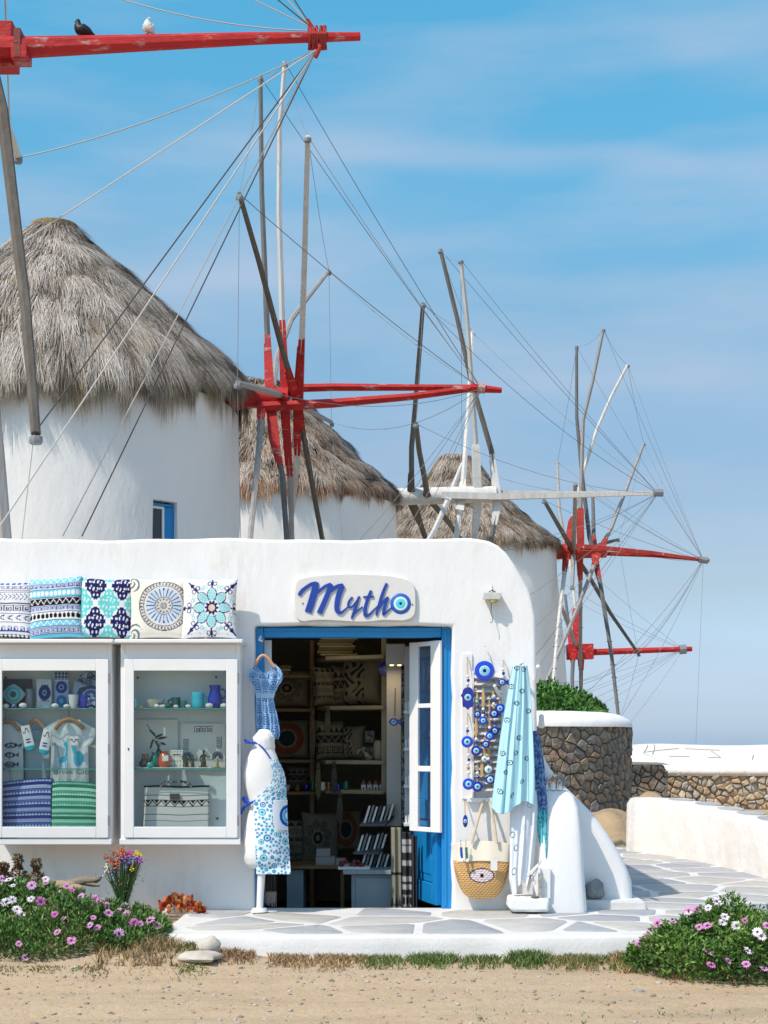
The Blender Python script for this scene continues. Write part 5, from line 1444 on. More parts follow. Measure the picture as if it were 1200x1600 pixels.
# middle shelf
pot('small_jug', 225, S2, 0, [(4,0),(7.5,4),(7.5,9),(4.5,14),(2.6,18),(3.4,23)], BROWNG, 'little brown and black jug on the middle shelf', 'jug', dS, (1, 3, 22, 13, 3.2))
pot('vase', 243, S2, 0, [(6,0),(9.5,5),(10,11),(7.5,18),(5,22),(6,25)], TEALG, 'green glazed vase beside the orange vase', 'vase', dS+.03, (1, 6, 22, 14, 3))
pot('bowl', 235, S2, 0, [(4,0),(6.5,3),(5.5,8),(3,10)], mat('bright_teal_glaze', (.02,.32,.26), .2, spec=.6), 'small shiny teal pot standing before the green vase', 'pot', dS-.03)
ov = pot('vase', 257, S2, 0, [(6,0),(9.5,5),(10,12),(8,20),(5,24),(6.5,27)], ORANGEG, 'orange glazed vase with a white price tag', 'vase', dS)
mb = MB(); c_ = P(258, 1184, dS-.06); mb.box((c_.x-.018, c_.y-.001, c_.z-.022), (c_.x+.022, c_.y+.0005, c_.z+.016)); o = mb.build('price_tag', PAPERW, ov, smooth=False)
mb = MB(); mb.box((P(213,1201,dS).x, 10.57, ZZ(1201.0,10.6)+.0045), (P(332,1201,dS).x, 10.66, ZZ(1201.0,10.6)+.009)); tag(mb.build('lace_runner', PAPERW, None), 'white lace runner along the middle shelf', 'runner')
def olive_print(U, V):
    C = blank(U, np.array(lin((215,213,205)))); G = np.array(lin((52,66,48)))
    for cx, cy, a, l in ((.42,.72,-.7,.10),(.56,.66,.35,.10),(.64,.62,.15,.11),(.40,.50,1.25,.11),(.52,.50,-.9,.10),(.58,.36,-1.0,.10),(.52,.30,1.35,.11),(.66,.50,-.3,.07)):
        x = (U-cx)*math.cos(a)+(V-cy)*math.sin(a); y = -(U-cx)*math.sin(a)+(V-cy)*math.cos(a)
        C[np.abs(y) < .026*np.sqrt(np.clip(1-(x/l)**2, 0, 1))] = G
    x = U-.3; C[(np.abs((V-.88)+x*1.35) < .012) & (U > .28) & (U < .62)] = G
    return C
def key_print(U, V):
    C = blank(U, np.array(lin((218,214,204)))); N_ = np.array(lin((50,62,100)))
    def kb(u0, u1, v0, v1, nrep, vert):
        m = (U > u0) & (U < u1) & (V > v0) & (V < v1)
        uu, vv = (U-u0)/(u1-u0), (V-v0)/(v1-v0)
        k = bm(KEYB, vv if vert else uu, uu if vert else vv, nrep); C[m & k] = N_
    kb(.30, .72, .80, .93, 3, False); kb(.05, .17, .40, .66, 2, True); kb(.80, .92, .44, .70, 2, True); kb(.05, .17, .02, .22, 2, True)
    return C
def flat(name, px0, px1, py0, py1, d, colf, label, cat, th=.006, n=70, m=None, tilt=.0, parent=None):
    def fn(U, V):
        X = XX(px0, d)+(XX(px1, d)-XX(px0, d))*U; Z = ZZ(py1, d)+(ZZ(py0, d)-ZZ(py1, d))*V
        return X, d+tilt*V+.003*np.sin(7*U+3*V), Z
    o = sheet(name, fn, colf, n, n, parent, m, thick=(0, th, 0))
    if parent is None: tag(o, label, cat)
    return o
flat('placemat', 210, 278, 1124, 1200, 10.755, olive_print, 'pale cloth printed with an olive sprig at the back of the middle shelf', 'cloth')
flat('placemat', 283, 352, 1130, 1200, 10.752, key_print, 'pale cloth printed with meander squares behind the bronze figures', 'cloth')
def sprig(U, V):
    C = blank(U, np.array(lin((222,220,210)))); C[(np.abs(np.sin(U*14)*np.sin(V*12)) > .86)] = np.array(lin((90,95,60))); C[(V > .70) & (V < .76) & (U > .2) & (U < .8)] = BLACK; return C
flat('soap_bag', 266, 286, 1172, 1200, 10.66, sprig, 'small white printed soap bag between the orange vase and the figures', 'bag', th=.03, n=34)
def figurine(px, base, h, label, arms=1):
    d = 10.60; k = d/F*h/26; c_ = P(px, base, d); r_ = thing('figurine', c_, label, 'figurine', 'bronze figurines on the middle shelf')
    mb = MB(); mb.box((c_.x-6*k, c_.y-.012, c_.z), (c_.x+6*k, c_.y+.012, c_.z+2.5*k)); mb.build('plinth', BRONZE, r_, bevel=.002)
    mb = MB()
    pts_ = [(c_.x-1.5*k, c_.y, c_.z+2*k), (c_.x-1.2*k, c_.y, c_.z+8*k), (c_.x, c_.y, c_.z+13*k), (c_.x+.4*k, c_.y, c_.z+18*k), (c_.x+.2*k, c_.y, c_.z+20.5*k), (c_.x+.3*k, c_.y, c_.z+23*k), (c_.x+.3*k, c_.y, c_.z+25.5*k)]
    mb.tube(pts_, [2.6*k, 2.2*k, 2.6*k, 3.4*k, 1.2*k, 2.0*k, 1.0*k], 9)
    mb.tube([(c_.x+2.6*k, c_.y, c_.z+2*k), (c_.x+2.4*k, c_.y, c_.z+8*k), (c_.x+.5*k, c_.y, c_.z+13*k)], [1.4*k, 1.6*k, 1.9*k], 7)
    mb.tube([(c_.x+3*k, c_.y, c_.z+18*k), (c_.x+6.5*k, c_.y-.004, c_.z+15.5*k), (c_.x+9*k, c_.y-.006, c_.z+19*k*arms)], [1.2*k, 1*k, .7*k], 6)
    mb.tube([(c_.x-2.6*k, c_.y, c_.z+18*k), (c_.x-5*k, c_.y, c_.z+13*k), (c_.x-4*k, c_.y-.004, c_.z+9*k)], [1.2*k, 1*k, .7*k], 6)
    mb.build('figure', BRONZE, r_, ang=70)
    return r_
figurine(291, 1200, 21, 'left bronze figurine, below the meander print')
figurine(318, 1200, 29, 'tallest bronze figurine, seated on a plinth in the middle', .9)
figurine(301, 1200, 20, 'small bronze rider figurine beside the leftmost one', 1.05)
def palmette(U, V):
    x = U-.5; y = V-.45; r = np.hypot(x, y); t_ = np.arctan2(y, x); C = blank(U, np.array(lin((200,195,180)))); C[(r < .42) & (np.cos(t_*14) > .1)] = np.array(lin((60,60,80))); return C
for px, lab in ((293, 'small palmette stand behind the leftmost bronze figurine'), (340, 'palmette stand at the right end of the middle shelf')):
    r_ = thing('palmette_stand', P(px, 1200, 10.65), lab, 'ornament'); c_ = P(px, 1183, 10.65); kk = 10.65/F
    mb = MB(); 
    for k in range(11):
        a = math.radians(-20+k*22); mb.tube([(c_.x+2*kk*math.cos(a), c_.y, c_.z+2*kk*math.sin(a)), (c_.x+9*kk*math.cos(a), c_.y, c_.z+9*kk*math.sin(a))], [.6*kk, 1.3*kk], 5)
    mb.build('palmette', mat('slate_blue_metal', (.05,.06,.10), .5, metal=.4), r_)
    mb = MB(); b0 = P(px, 1200, 10.65); mb.tube([tuple(b0), (c_.x, c_.y, c_.z-2*kk)], [2.2*kk, 1.2*kk], 8); mb.lathe([(4*kk, 0), (3.5*kk, 2*kk)], tuple(b0), 12); mb.build('foot', mat('gold_metal', (.45,.33,.10), .35, metal=.8), r_)
# striped bag on the floor of the right cabinet
def bagcol(U, V):
    C = blank(U, np.array(lin((205,205,200)))); K = BLACK
    C[V > .965] = K; C[np.abs(V-.80) < .010] = K; C[np.abs(V-.395) < .008] = K; C[np.abs(V-.10) < .006] = K; C[np.abs(V-.26) < .005] = np.array(lin((120,120,125)))
    m = (V > .56) & (V < .70); f = (V-.56)/.14; tri = np.abs(((U*7.2) % 1)-.5)*2
    C[m & ((np.abs(f-tri*.8-.1) < .13) | (f > .93) | (f < .06))] = K; C[m & (f > .1+tri*.8+.33) & (np.abs(((U*7.2) % 1)-.5) < .3)] = K
    return C
dB = 10.64; bz0 = ZZ(1291, 10.6)+.002; cbag = P(274, 1291, dB)
bag = thing('tote_bag', (cbag.x, dB, bz0), 'black and white striped woven bag on the cabinet floor', 'bag')
x0, x1 = XX(224, dB), XX(325, dB); z1_ = ZZ(1228, dB)
zb_ = ZZ(1310, CD)+.03
def fnb(U, V):
    bulge = .018*np.sin(np.pi*U)*np.sin(np.pi*V)
    return x0+(x1-x0)*U, dB-bulge+.02*V, zb_+(z1_-zb_)*V+.003*np.sin(U*8)
sheet('bag_body', fnb, bagcol, 110, 70, bag, CLOTHVC, thick=(0, .07, 0))
mb = MB(); mb.box((XX(266, dB), dB+.0-.022, ZZ(1249, dB)), (XX(281, dB), dB-.005, ZZ(1240, dB))); mb.build('label_patch', mat('grey_patch', (.06,.06,.07), .7), bag)
mb = MB(); mb.tube(spline([(XX(250,dB), dB+.02, z1_-.01), (XX(256,dB), dB+.015, z1_+.022), (XX(275,dB), dB+.015, z1_+.03), (XX(293,dB), dB+.015, z1_+.02), (XX(299,dB), dB+.02, z1_-.01)], 6), .009, 8); mb.build('handle', mat('woven_handle', (.45,.45,.43), .8, (.04,.04,.04), ns=60, lo=.48, hi=.52), bag)

# ---- things in the left cabinet
def plate_eye(U, V):
    x = (U-.5)*1.25; y = V-.5; r = np.hypot(x*1.0, y*1.1); C = blank(U, np.array(lin((165,178,180)))); C[r < .42] = np.array(lin((95,170,175))); C[(r < .42) & (np.sin(r*55) > .5)] = np.array(lin((120,190,190))); C[r < .14] = BLACK; return C
# eye shaped dish
dE = 10.62; cE = P(21, 1085, dE)
ed = thing('eye_dish', P(21, S1, dE), 'almond shaped glazed dish with a turquoise eye on the top left shelf', 'dish')
def fne(U, V):
    x = (U-.5)*2; w = np.clip(1-np.abs(x)**1.7, 0, 1)*.5; y = (V-.5)*2*w
    return cE.x+x*19*dE/F, dE-.012*(1-x*x)*(1-(2*V-1)**2)+.0*U, cE.z+y*32*dE/F
def eyec(U, V):
    x = (U-.5)*2; w = np.clip(1-np.abs(x)**1.7, 0, 1)*.5; y = (V-.5)*2*w; r = np.hypot(x*19, y*32)
    C = blank(U, np.array(lin((150,165,168)))); C[r < 13.5] = np.array(lin((80,165,170))); C[(np.abs(r-10) < .9)] = np.array(lin((50,120,125))); C[r < 5] = BLACK; C[(r > 13.5) & (np.sin(x*60) > .3)] = np.array(lin((120,135,140))); return C
sheet('dish', fne, eyec, 60, 60, ed, PRINTVC, thick=(0, .012, 0))
def boxthing(name, px0, px1, py0, py1, d, th, m, label, cat, bevel=.004, group=None):
    mb = MB(); mb.box((XX(px0, d), d, ZZ(py1, d)), (XX(px1, d), d+th, ZZ(py0, d))); o = mb.build(name, m, None, bevel=bevel); return tag(o, label, cat, group)
boxthing('picture_frame', 3, 49, 1061, 1106, 10.72, .03, mat('dark_plum_frame', (.045,.03,.045), .5), 'dark frame standing behind the eye dish', 'frame')
pot('glass_jar', 46, S1, 0, [(6,0),(7,4),(7.2,22),(6,30)], mat('smoky_glass', (.16,.19,.22), .1, spec=.7), 'smoky glass jar next to the eye dish', 'jar', 10.67)
def booke(U, V):
    C = blank(U, np.array(lin((190,200,205)))); ring(C, U, V, .55, .52, .10, .26, NAVY*1.2, .62); ring(C, U, V, .55, .52, 0, .10, np.array(lin((120,150,170))), .62); ring(C, U, V, .55, .52, 0, .045, BLACK, .62)
    C[(V > .74) & (V < .80) & (U > .3) & (U < .8) & (np.sin(U*60) > 0)] = BLACK; C[(V > .22) & (V < .28) & (U > .3) & (U < .85) & (np.sin(U*70) > 0)] = BLACK; return C
flat('eye_book', 57, 80, 1061, 1106, 10.64, booke, 'white boxed notebook with a single blue eye ring', 'box', th=.03, n=50)
def canvas_e(U, V):
    C = blank(U, np.array(lin((150,170,200))))
    ring(C, U, V, .5, .56, .07, .17, np.array(lin((40,60,140))), .42); ring(C, U, V, .5, .56, 0, .045, NAVY, .42); ring(C, U, V, .5, .19, .06, .16, np.array(lin((40,110,170))), .42); ring(C, U, V, .5, .19, 0, .05, np.array(lin((60,170,200))), .42)
    m = V > .74; C[m & (np.abs(np.sin(U*13)*np.sin(V*32)) > .35)] = np.array(lin((40,60,90))); C[np.abs(V-.74) < .01] = WHITE; return C
flat('printed_panel', 85, 107, 1048.5, 1106, 10.67, canvas_e, 'tall narrow panel printed with two blue eyes', 'panel', th=.02, n=60)
def tray_e(U, V):
    C = blank(U, np.array(lin((165,180,205)))); ring(C, U, V, .55, .30, .24, .36, NAVY, .8); ring(C, U, V, .55, .3, 0, .2, np.array(lin((70,95,170))), .8); ring(C, U, V, .55, .3, 0, .1, WHITE, .8)
    for k in range(22): 
        a = random.Random(k); cx, cy, r = a.random(), .45+.55*a.random(), .035+.05*a.random(); ring(C, U, V, cx, cy, r*.55, r, np.array(lin((35,50,95))), .8); ring(C, U, V, cx, cy, 0, r*.25, BLACK, .8)
    return C
tr = thing('eye_tray', P(137, S1, 10.7), 'round edged tray covered in blue eyes leaning at the right of the top left shelf', 'tray')
def fnt(U, V):
    a = (U-.5)*2; b_ = (V-.5)*2; s = np.where(np.abs(a) > np.abs(b_), np.abs(a), np.abs(b_)); rr = np.hypot(a, b_)+1e-9; X = a*s/rr; Z = b_*s/rr
    return XX(139, 10.7)+X*26*10.7/F, 10.70+.03*V, ZZ(1078, 10.7)+Z*29*10.7/F
sheet('tray', fnt, tray_e, 80, 80, tr, PRINTVC, thick=(0, .012, 0))
pc = pot('cup', 115, S1, 0, [(5.5,0),(6,2),(7.5,12),(8.2,21)], mat('dotted_white_glaze', (.66,.66,.64), .3, (.10,.10,.11), ns=55, lo=.66, hi=.68), 'white cup with dark dots on the top left shelf', 'cup', 10.60)
pot('mug', 132, S1, 0, [(8,0),(9,4),(10,12),(9,20)], COBALT, 'glossy cobalt mug leaning by the dotted cup', 'mug', 10.63, (-1, 9, 17, 5, 5))
flat('eye_coaster', 127, 149, 1090, 1106, 10.60, lambda U, V: tray_e(U*.8, V*.5+.5), 'small white coaster with blue eyes at the right end of the top left shelf', 'coaster', th=.012, n=36)
for px, r, lab in ((9,5.5,'grey white pebble at the far left'),(36,6.5,'two toned white pebble before the glass jar'),(86,6,'flat white pebble below the tall eye panel'),(104,5,'pointed cream pebble beside the dotted cup')):
    pebble(px, S1, r, 10.57, lab+' of the top left shelf', 'pebbles in the left cabinet')
eb = pebble(22, S1, 4.5, 10.575, 'round blue and white bead below the eye dish', 'pebbles in the left cabinet', mat('blue_white_bead', (.65,.66,.66), .3, (.03,.05,.25), ns=35, lo=.5, hi=.52))

TEE = np.array(lin((208,214,216)))
FONTMAT = mat('shirt_ink', (.12,.14,.17), .8)
def text(parent, s, px, py, d, size, shear=.35, m=None, rot=0, sx_=1.0):  # real letters, turned to mesh
    cu = bpy.data.curves.new('lettering', 'FONT'); cu.body = s; cu.size = size; cu.shear = shear; cu.extrude = .0006; cu.align_x = 'CENTER'; cu.align_y = 'CENTER'; cu.resolution_u = 2
    cu.materials.append(m or FONTMAT); t0_ = bpy.data.objects.new('lettering_source', cu); COL.objects.link(t0_); bpy.context.view_layer.update(); me_ = bpy.data.meshes.new_from_object(t0_.evaluated_get(bpy.context.evaluated_depsgraph_get())); bpy.data.objects.remove(t0_); me_.name = 'lettering'; o = bpy.data.objects.new('lettering', me_); o.location = P(px, py, d); o.rotation_euler = (math.radians(90), 0, 0); o.scale = (sx_, 1, 1); link(o, parent); return o
def tshirt(cx, ytop, ybot, w, d, label, colf, sleeve=22):
    root = thing('tshirt', P(cx, ytop, d), label, 'shirt', 'shirts hanging in the left cabinet'); k = d/F
    # body with neck scoop and sleeves as one sheet
    def fn(U, V):
        yy = ybot+(ytop-ybot)*V; a = (U-.5)*2
        half = w/2*(1-.04*V); flare = np.clip((V-.62)/.38, 0, 1)
        half = half+sleeve*np.sin(np.clip(flare, 0, 1)*np.pi)**.6*np.where(V > .62, 1, 0)*.55
        half = np.where(V > .86, half*(1-.50*((V-.86)/.14)**1.2), half)
        drop = np.where(V > .8, (1-np.abs(a)**2)*6*(V-.8)/.2, 0)
        return XX(cx, d)+a*half*k, d+.006*np.sin(a*7+V*5)+.004*np.sin(13*a)+.012*np.abs(a), ZZ(yy+drop, d)
    sheet('cloth', fn, colf, 80, 90, root, CLOTHVC, thick=(0, .012, 0))
    mb = MB(); h0 = P(cx, ytop+3, d+.005)
    mb.tube(spline([(h0.x-22*k, h0.y, h0.z-12*k), (h0.x-12*k, h0.y, h0.z-1*k), (h0.x, h0.y, h0.z+3*k), (h0.x+12*k, h0.y, h0.z-1*k), (h0.x+22*k, h0.y, h0.z-12*k)], 5), 3.4*k, 8); mb.build('hanger', HANGWOOD, root)
    mb = MB(); mb.tube([(h0.x, h0.y, h0.z+3*k), (h0.x, h0.y, ZZ(1110, d))], .0022, 5); mb.build('hanger_hook', METAL_DARK, root)
    return root
CAT = np.array(lin((70,170,195)))
def catcol(U, V):
    C = blank(U, TEE); x = U*1.0; y = V
    def ell(cx, cy, rx, ry, a=0):
        dx, dy = x-cx, y-cy; X = dx*math.cos(a)+dy*math.sin(a); Y = -dx*math.sin(a)+dy*math.cos(a); C[(X/rx)**2+(Y/ry)**2 < 1] = CAT
    def bar(x0, y0, x1, y1, w):
        L2 = (x1-x0)**2+(y1-y0)**2; s = np.clip(((x-x0)*(x1-x0)+(y-y0)*(y1-y0))/L2, 0, 1); C[np.hypot(x-x0-s*(x1-x0), (y-y0-s*(y1-y0))*1.3) < w] = CAT
    ell(.34, .42, .12, .045, .25); bar(.42, .45, .44, .60, .035); ell(.42, .63, .060, .045); bar(.40, .66, .37, .70, .014); bar(.45, .66, .48, .71, .014)
    for u, v in ((.25,.40),(.29,.40),(.40,.41),(.45,.42)): bar(u, v, u+.01, .30, .013)
    bar(.24, .44, .20, .56, .014); bar(.20, .56, .18, .66, .013)
    ell(.74, .43, .13, .11, .1); bar(.68, .50, .62, .60, .06); ell(.62, .62, .065, .045); bar(.58, .65, .56, .70, .014); bar(.66, .66, .68, .70, .014)
    return C
t1 = tshirt(108, 1124, 1232, 60, 10.66, 'white shirt printed with two turquoise cats', catcol)
text(t1, 'Greek Cats', 111, 1206, 10.635, .055, .3)
def fishcol(U, V):
    C = blank(U, TEE*.95)
    for cy in (.66, .53, .40):
        dx = (U-.62)/.16; dy = (V-cy)/.038; C[(dx**2+dy**2) < 1] = NAVY; C[(dx**2+dy**2) < .28] = TEE; C[(dx**2+dy**2) < .08] = NAVY; C[(np.abs(dx-1.25) < .28) & (np.abs(dy) < np.abs(dx-.95)*1.6)] = NAVY
    return C
t2 = tshirt(9, 1126, 1240, 54, 10.66, 'white shirt printed with three navy eye fish, at the edge of the picture', fishcol)
text(t2, 'Little Fish', 13, 1194, 10.635, .036, .35); text(t2, 'Greece', 13, 1200, 10.635, .028, .35)
flat('plain_shirt', 38, 78, 1140, 1240, 10.72, lambda U, V: blank(U, np.array(lin((165,185,192)))), 'plain pale shirt hanging behind the socks', 'shirt', th=.01, n=24)
mb = MB(); kk = 10.69/F
for (a, b_) in (((44,1132),(66,1128)),): mb.tube(spline([P(44,1138,10.69), P(50,1128,10.69), P(58,1126,10.69), P(66,1134,10.69), P(73,1142,10.69), P(84,1150,10.69)], 5), 3*kk, 8)
tag(mb.build('clothes_hanger', HANGWOOD, None), 'wooden hanger showing between the pair of socks', 'hanger')
def sockt(px0, py0, px1, py1, label, d=10.6):
    root = thing('sock', P(px0, py0, d), label, 'sock', 'pair of white socks in the left cabinet'); k = d/F
    A = P(px0, py0, d); B = P(px1, py1, d); u = (B-A).normalized(); w = Vector((u.z, 0, -u.x)); L = (B-A).length
    def fn(U, V):
        s = V*L; a = (U-.5)*2; hw = (7.0+1.0*V)*k*np.where(V > .86, np.sqrt(np.clip(1-((V-.86)/.145)**2, 0, 1)), 1)
        return A.x+u.x*s+w.x*a*hw, A.y-.008*(1-a*a), A.z+u.z*s+w.z*a*hw
    def col(U, V):
        C = blank(U, WHITE*.95); C[V > .80] = np.array(lin((40,165,180)))
        C[(V > .10) & (V < .30) & (((np.abs(np.sin(U*11)-(V-.2)*8) < .45)) & (U > .15) & (U < .85))] = BLACK
        for c_ in (.55, .66): C[(((U-.5)/.28)**2+((V-c_)/.035)**2 < 1)] = MIDB*.7
        return C
    sheet('knit', fn, col, 30, 60, root, CLOTHVC, thick=(0, .012, 0))
    return root
sockt(39, 1134, 48, 1173, 'left white and teal sock, printed with two small fish')
sockt(75, 1140, 67, 1179, 'right white and teal sock, printed with a single eye')
flat('price_card', 110, 122, 1151, 1165, 10.61, lambda U, V: np.where(((V > .35) & (V < .75) & (np.abs(np.sin(U*10)-(V-.55)*5) < .5))[..., None], BLACK, WHITE*.97), 'small white card with a black squiggle pinned over the cat shirt', 'card', th=.002, n=24)
def towelcol(bgc, dark, light):
    def f(U, V):
        C = blank(U, np.array(lin(bgc))); D_, L3 = np.array(lin(dark)), np.array(lin(light))
        y = 0; k = 0
        while y < 1:
            h = (.075, .045, .055, .03)[k % 4]
            if k % 4 == 0: band(C, U, V, y, y+h, np.array(lin(bgc)), KEYB, 16, L3)
            elif k % 4 == 1: C[(V >= y) & (V < y+h)] = D_*1.3
            elif k % 4 == 2: band(C, U, V, y, y+h, np.array(lin(bgc))*.8, TRI, 18, L3)
            C[np.abs(V-y) < .006] = D_; y += h; k += 1
        return C
    return f
def towel(px0, px1, py0, py1, cf, label, sl=0):
    d = 10.60; root = thing('towel', P((px0+px1)/2, py1, d), label, 'towel', 'folded towels at the bottom of the left cabinet')
    zb = ZZ(1310, CD)+.03
    def fn(U, V):
        zt = ZZ(py0, d)-(1-U)**1.0*sl*d/F*1.0-.012*(2*U-1)**4
        return XX(px0, d)+(XX(px1, d)-XX(px0, d))*U, d+.02*(np.abs(2*U-1)**3)+.02*(V)**2-.015*np.sin(np.pi*V)+.004*np.sin(U*9+V*3), zb+(zt-zb)*V
    sheet('towel_cloth', fn, cf, 130, 110, root, CLOTHVC, thick=(0, .05, 0)); return root
towel(-10, 79, 1214, 1292, towelcol((95,120,180), (45,50,125), (190,205,230)), 'blue and lilac towel with fine woven bands', sl=9)
towel(80, 152, 1223, 1292, towelcol((95,185,150), (20,110,85), (190,230,215)), 'sea green towel with fine woven bands', sl=-3)
# ================================================================== MANNEQUIN, DRESS, HANGING GOODS
# dress on hanger
dD = 10.66
dr = thing('dress', P(414, 1030, dD), 'small blue and white meander print dress on a wooden hanger', 'dress')
def dresscol(U, V):
    C = blank(U, np.array(lin((150,190,225)))); D_ = np.array(lin((45,75,150)))
    n = 5; u = U*3.2; v = V*6.5; cx = (u % 1)-.5; cy = (v % 1)-.5; k = (np.floor(u)+np.floor(v)).astype(int) % 2
    r = np.where(k == 0, np.maximum(np.abs(cx), np.abs(cy)), np.hypot(cx, cy)*1.05); t_ = np.arctan2(cy, cx)/(2*np.pi)
    m = (np.mod(r*5.2-t_, 1) < .42) & (r < .47); C[m] = D_
    C[(V > .52) & (V < .585)] = np.array(lin((175,205,228)))
    return C
keys_y = np.array([0, .12, .25, .34, .50, .56, .62, .80, 1.0][::-1])
def interp_outline(V, tab, col): return np.interp(V, [r[0] for r in tab], [r[col] for r in tab])
# (v from bottom, left px, right px)
dt = [(0,399,434),(.06,399,437),(.25,400,434),(.45,400,428),(.52,400,427),(.58,399,429),(.66,397,433),(.72,392,438),(.80,386,442),(.86,387,442),(.92,392,438),(.97,396,432),(1.0,398,430)]
def fnd(U, V):
    l = interp_outline(V, dt, 1); r = interp_outline(V, dt, 2); a = (U-.5)*2
    py = 1152+(1034-1152)*V
    py = py+np.where(V > .82, (1-np.abs(a)**1.6)*17*(V-.82)/.18, 0)+np.where(V < .1, 3*a, 0)-2*np.abs(a)*np.where(V > .8, -1, 0)
    fold = (.010*np.sin(a*9+V*2)+.008*np.sin(a*17-V*4))*(1-V*.6)
    return XX(l+(r-l)*U, dD), dD+fold+.03*a*a, ZZ(py, dD)
sheet('dress_cloth', fnd, dresscol, 90, 170, dr, CLOTHVC, thick=(0, .02, 0))
k_ = dD/F; h0 = P(412, 1024, dD+.012)
mb = MB(); mb.tube(spline([(h0.x-13*k_, h0.y, h0.z-15*k_), (h0.x-7*k_, h0.y, h0.z-4*k_), (h0.x, h0.y, h0.z), (h0.x+8*k_, h0.y, h0.z-6*k_), (h0.x+17*k_, h0.y, h0.z-19*k_)], 5), [2.4*k_]*21, 8); mb.build('hanger', mat('pale_hanger_wood', (.58,.33,.19), .5), dr)
mb = MB(); mb.tube(spline([(h0.x, h0.y, h0.z), (h0.x-1*k_, h0.y, h0.z+12*k_), (h0.x-1*k_, h0.y, h0.z+22*k_), (h0.x-5*k_, h0.y+.02, h0.z+28*k_)], 4), .003, 5); mb.build('hanger_hook', METAL_DARK, dr)

# mannequin
dM = 10.60; kM = dM/F
mq = thing('mannequin', (XX(410, dM), dM, .0), 'white cloth dress form turned sideways by the doorway', 'mannequin')
tor = [(1146,404,424,.6),(1150,401,427,.7),(1158,397,428,.72),(1166,396,428,.72),(1174,391,430,.7),(1184,386,434,.66),(1196,382,438,.62),(1212,380.5,441,.60),(1228,382,442,.60),(1242,386,441,.62),(1254,389,440,.66),(1266,388.5,441,.68),(1280,385,443,.70),(1300,381.5,445,.72),(1322,380,446,.72),(1340,380.5,446,.70),(1350,384,444,.66),(1356,390,440,.6)]
mb = MB(); n = 28; vs = []
tp = []
for i_ in range(len(tor)-1):
    for s in range(3): tp.append(tuple(tor[i_][c]*(1-s/3)+tor[i_+1][c]*s/3 for c in range(4)))
tp.append(tor[-1])
for py, l, r, dk in tp:
    cx, hw = XX((l+r)/2, dM), (r-l)/2*kM; z = ZZ(py, dM)
    for k in range(n):
        a = 2*math.pi*k/n; w = 1+.004*math.sin(5*a+py*.2); vs.append((cx+hw*w*math.cos(a), dM+hw*dk*w*math.sin(a), z))
m_ = len(tp)
mb.add(vs, [(j*n+k, j*n+(k+1) % n, (j+1)*n+(k+1) % n, (j+1)*n+k) for j in range(m_-1) for k in range(n)]+[tuple(range(n)), tuple(range((m_-1)*n, m_*n))[::-1]])
mb.build('torso', SKINCLOTH, mq, ang=70)
mb = MB(); vs = []
for j, (r, py) in enumerate([(15.5,1174),(16.8,1166),(16.2,1158),(17.0,1152),(13,1147),(8,1142),(3,1141)]):
    for k in range(36):
        a = 2*math.pi*k/36; w = 1+.05*math.sin(9*a+j*1.3)+.03*math.sin(17*a); z = ZZ(py+2.0*math.sin(5*a+j), dM); vs.append((XX(412.5, dM)+r*kM*w*math.cos(a), dM+r*.8*kM*w*math.sin(a), z))
mb.add(vs, [(j*36+k, j*36+(k+1) % 36, (j+1)*36+(k+1) % 36, (j+1)*36+k) for j in range(6) for k in range(36)]+[tuple(range(216, 252))]); mb.build('neck_ruff', SKINCLOTH, mq, ang=80)
mb = MB(); mb.tube([P(409, 1352, dM), P(405.5, 1423, dM)], [.028, .022], 12); mb.tube([P(405.5, 1419, dM), P(405.5, 1424.5, dM)], [.05, .06], 14); mb.build('stand', WHITEWOOD, mq)
# apron
ap = thing('apron', P(425, 1270, dM-.2), 'white apron covered in blue evil eye rings worn by the dress form', 'apron')
lt = [(1186,421),(1198,424),(1208,427),(1216,426),(1226,421),(1234,415),(1242,405),(1250,396.5),(1256,396),(1280,397.5),(1320,399),(1366,400.5)]
rt_ = [(1186,433),(1196,439),(1208,444),(1220,446.5),(1240,447),(1260,448),(1300,450),(1340,452.5),(1366,454)]
tt_ = tor
rnd_ = random.Random(4); circ = []
for _ in range(2600):
    r = rnd_.choice([.034, .026, .018, .014, .012, .011]); c_ = (rnd_.uniform(-.02, 1.05), rnd_.uniform(-.02, 1.02), r)
    if all(math.hypot((c_[0]-q[0])*.30, c_[1]-q[1]) > (c_[2]+q[2])*1.0 for q in circ): circ.append(c_)
    if len(circ) > 260: break
def aproncol(U, V):
    C = blank(U, np.array(lin((222,232,238)))); A1, A2, A3 = np.array(lin((25,85,160))), np.array(lin((80,185,215))), np.array(lin((20,40,90)))
    for k, (cx, cy, r) in enumerate(circ):
        x = (U-cx)*.30; y = V-cy; d = np.hypot(x, y); rr = r*.92
        m = d < rr
        if not m.any(): continue
        C[m] = A1 if k % 3 else A2*.8; C[d < rr*.66] = np.array(lin((190,225,235))) if r > .02 else A2; C[d < rr*.45] = A2*.9; C[d < rr*.2] = A3
    return C
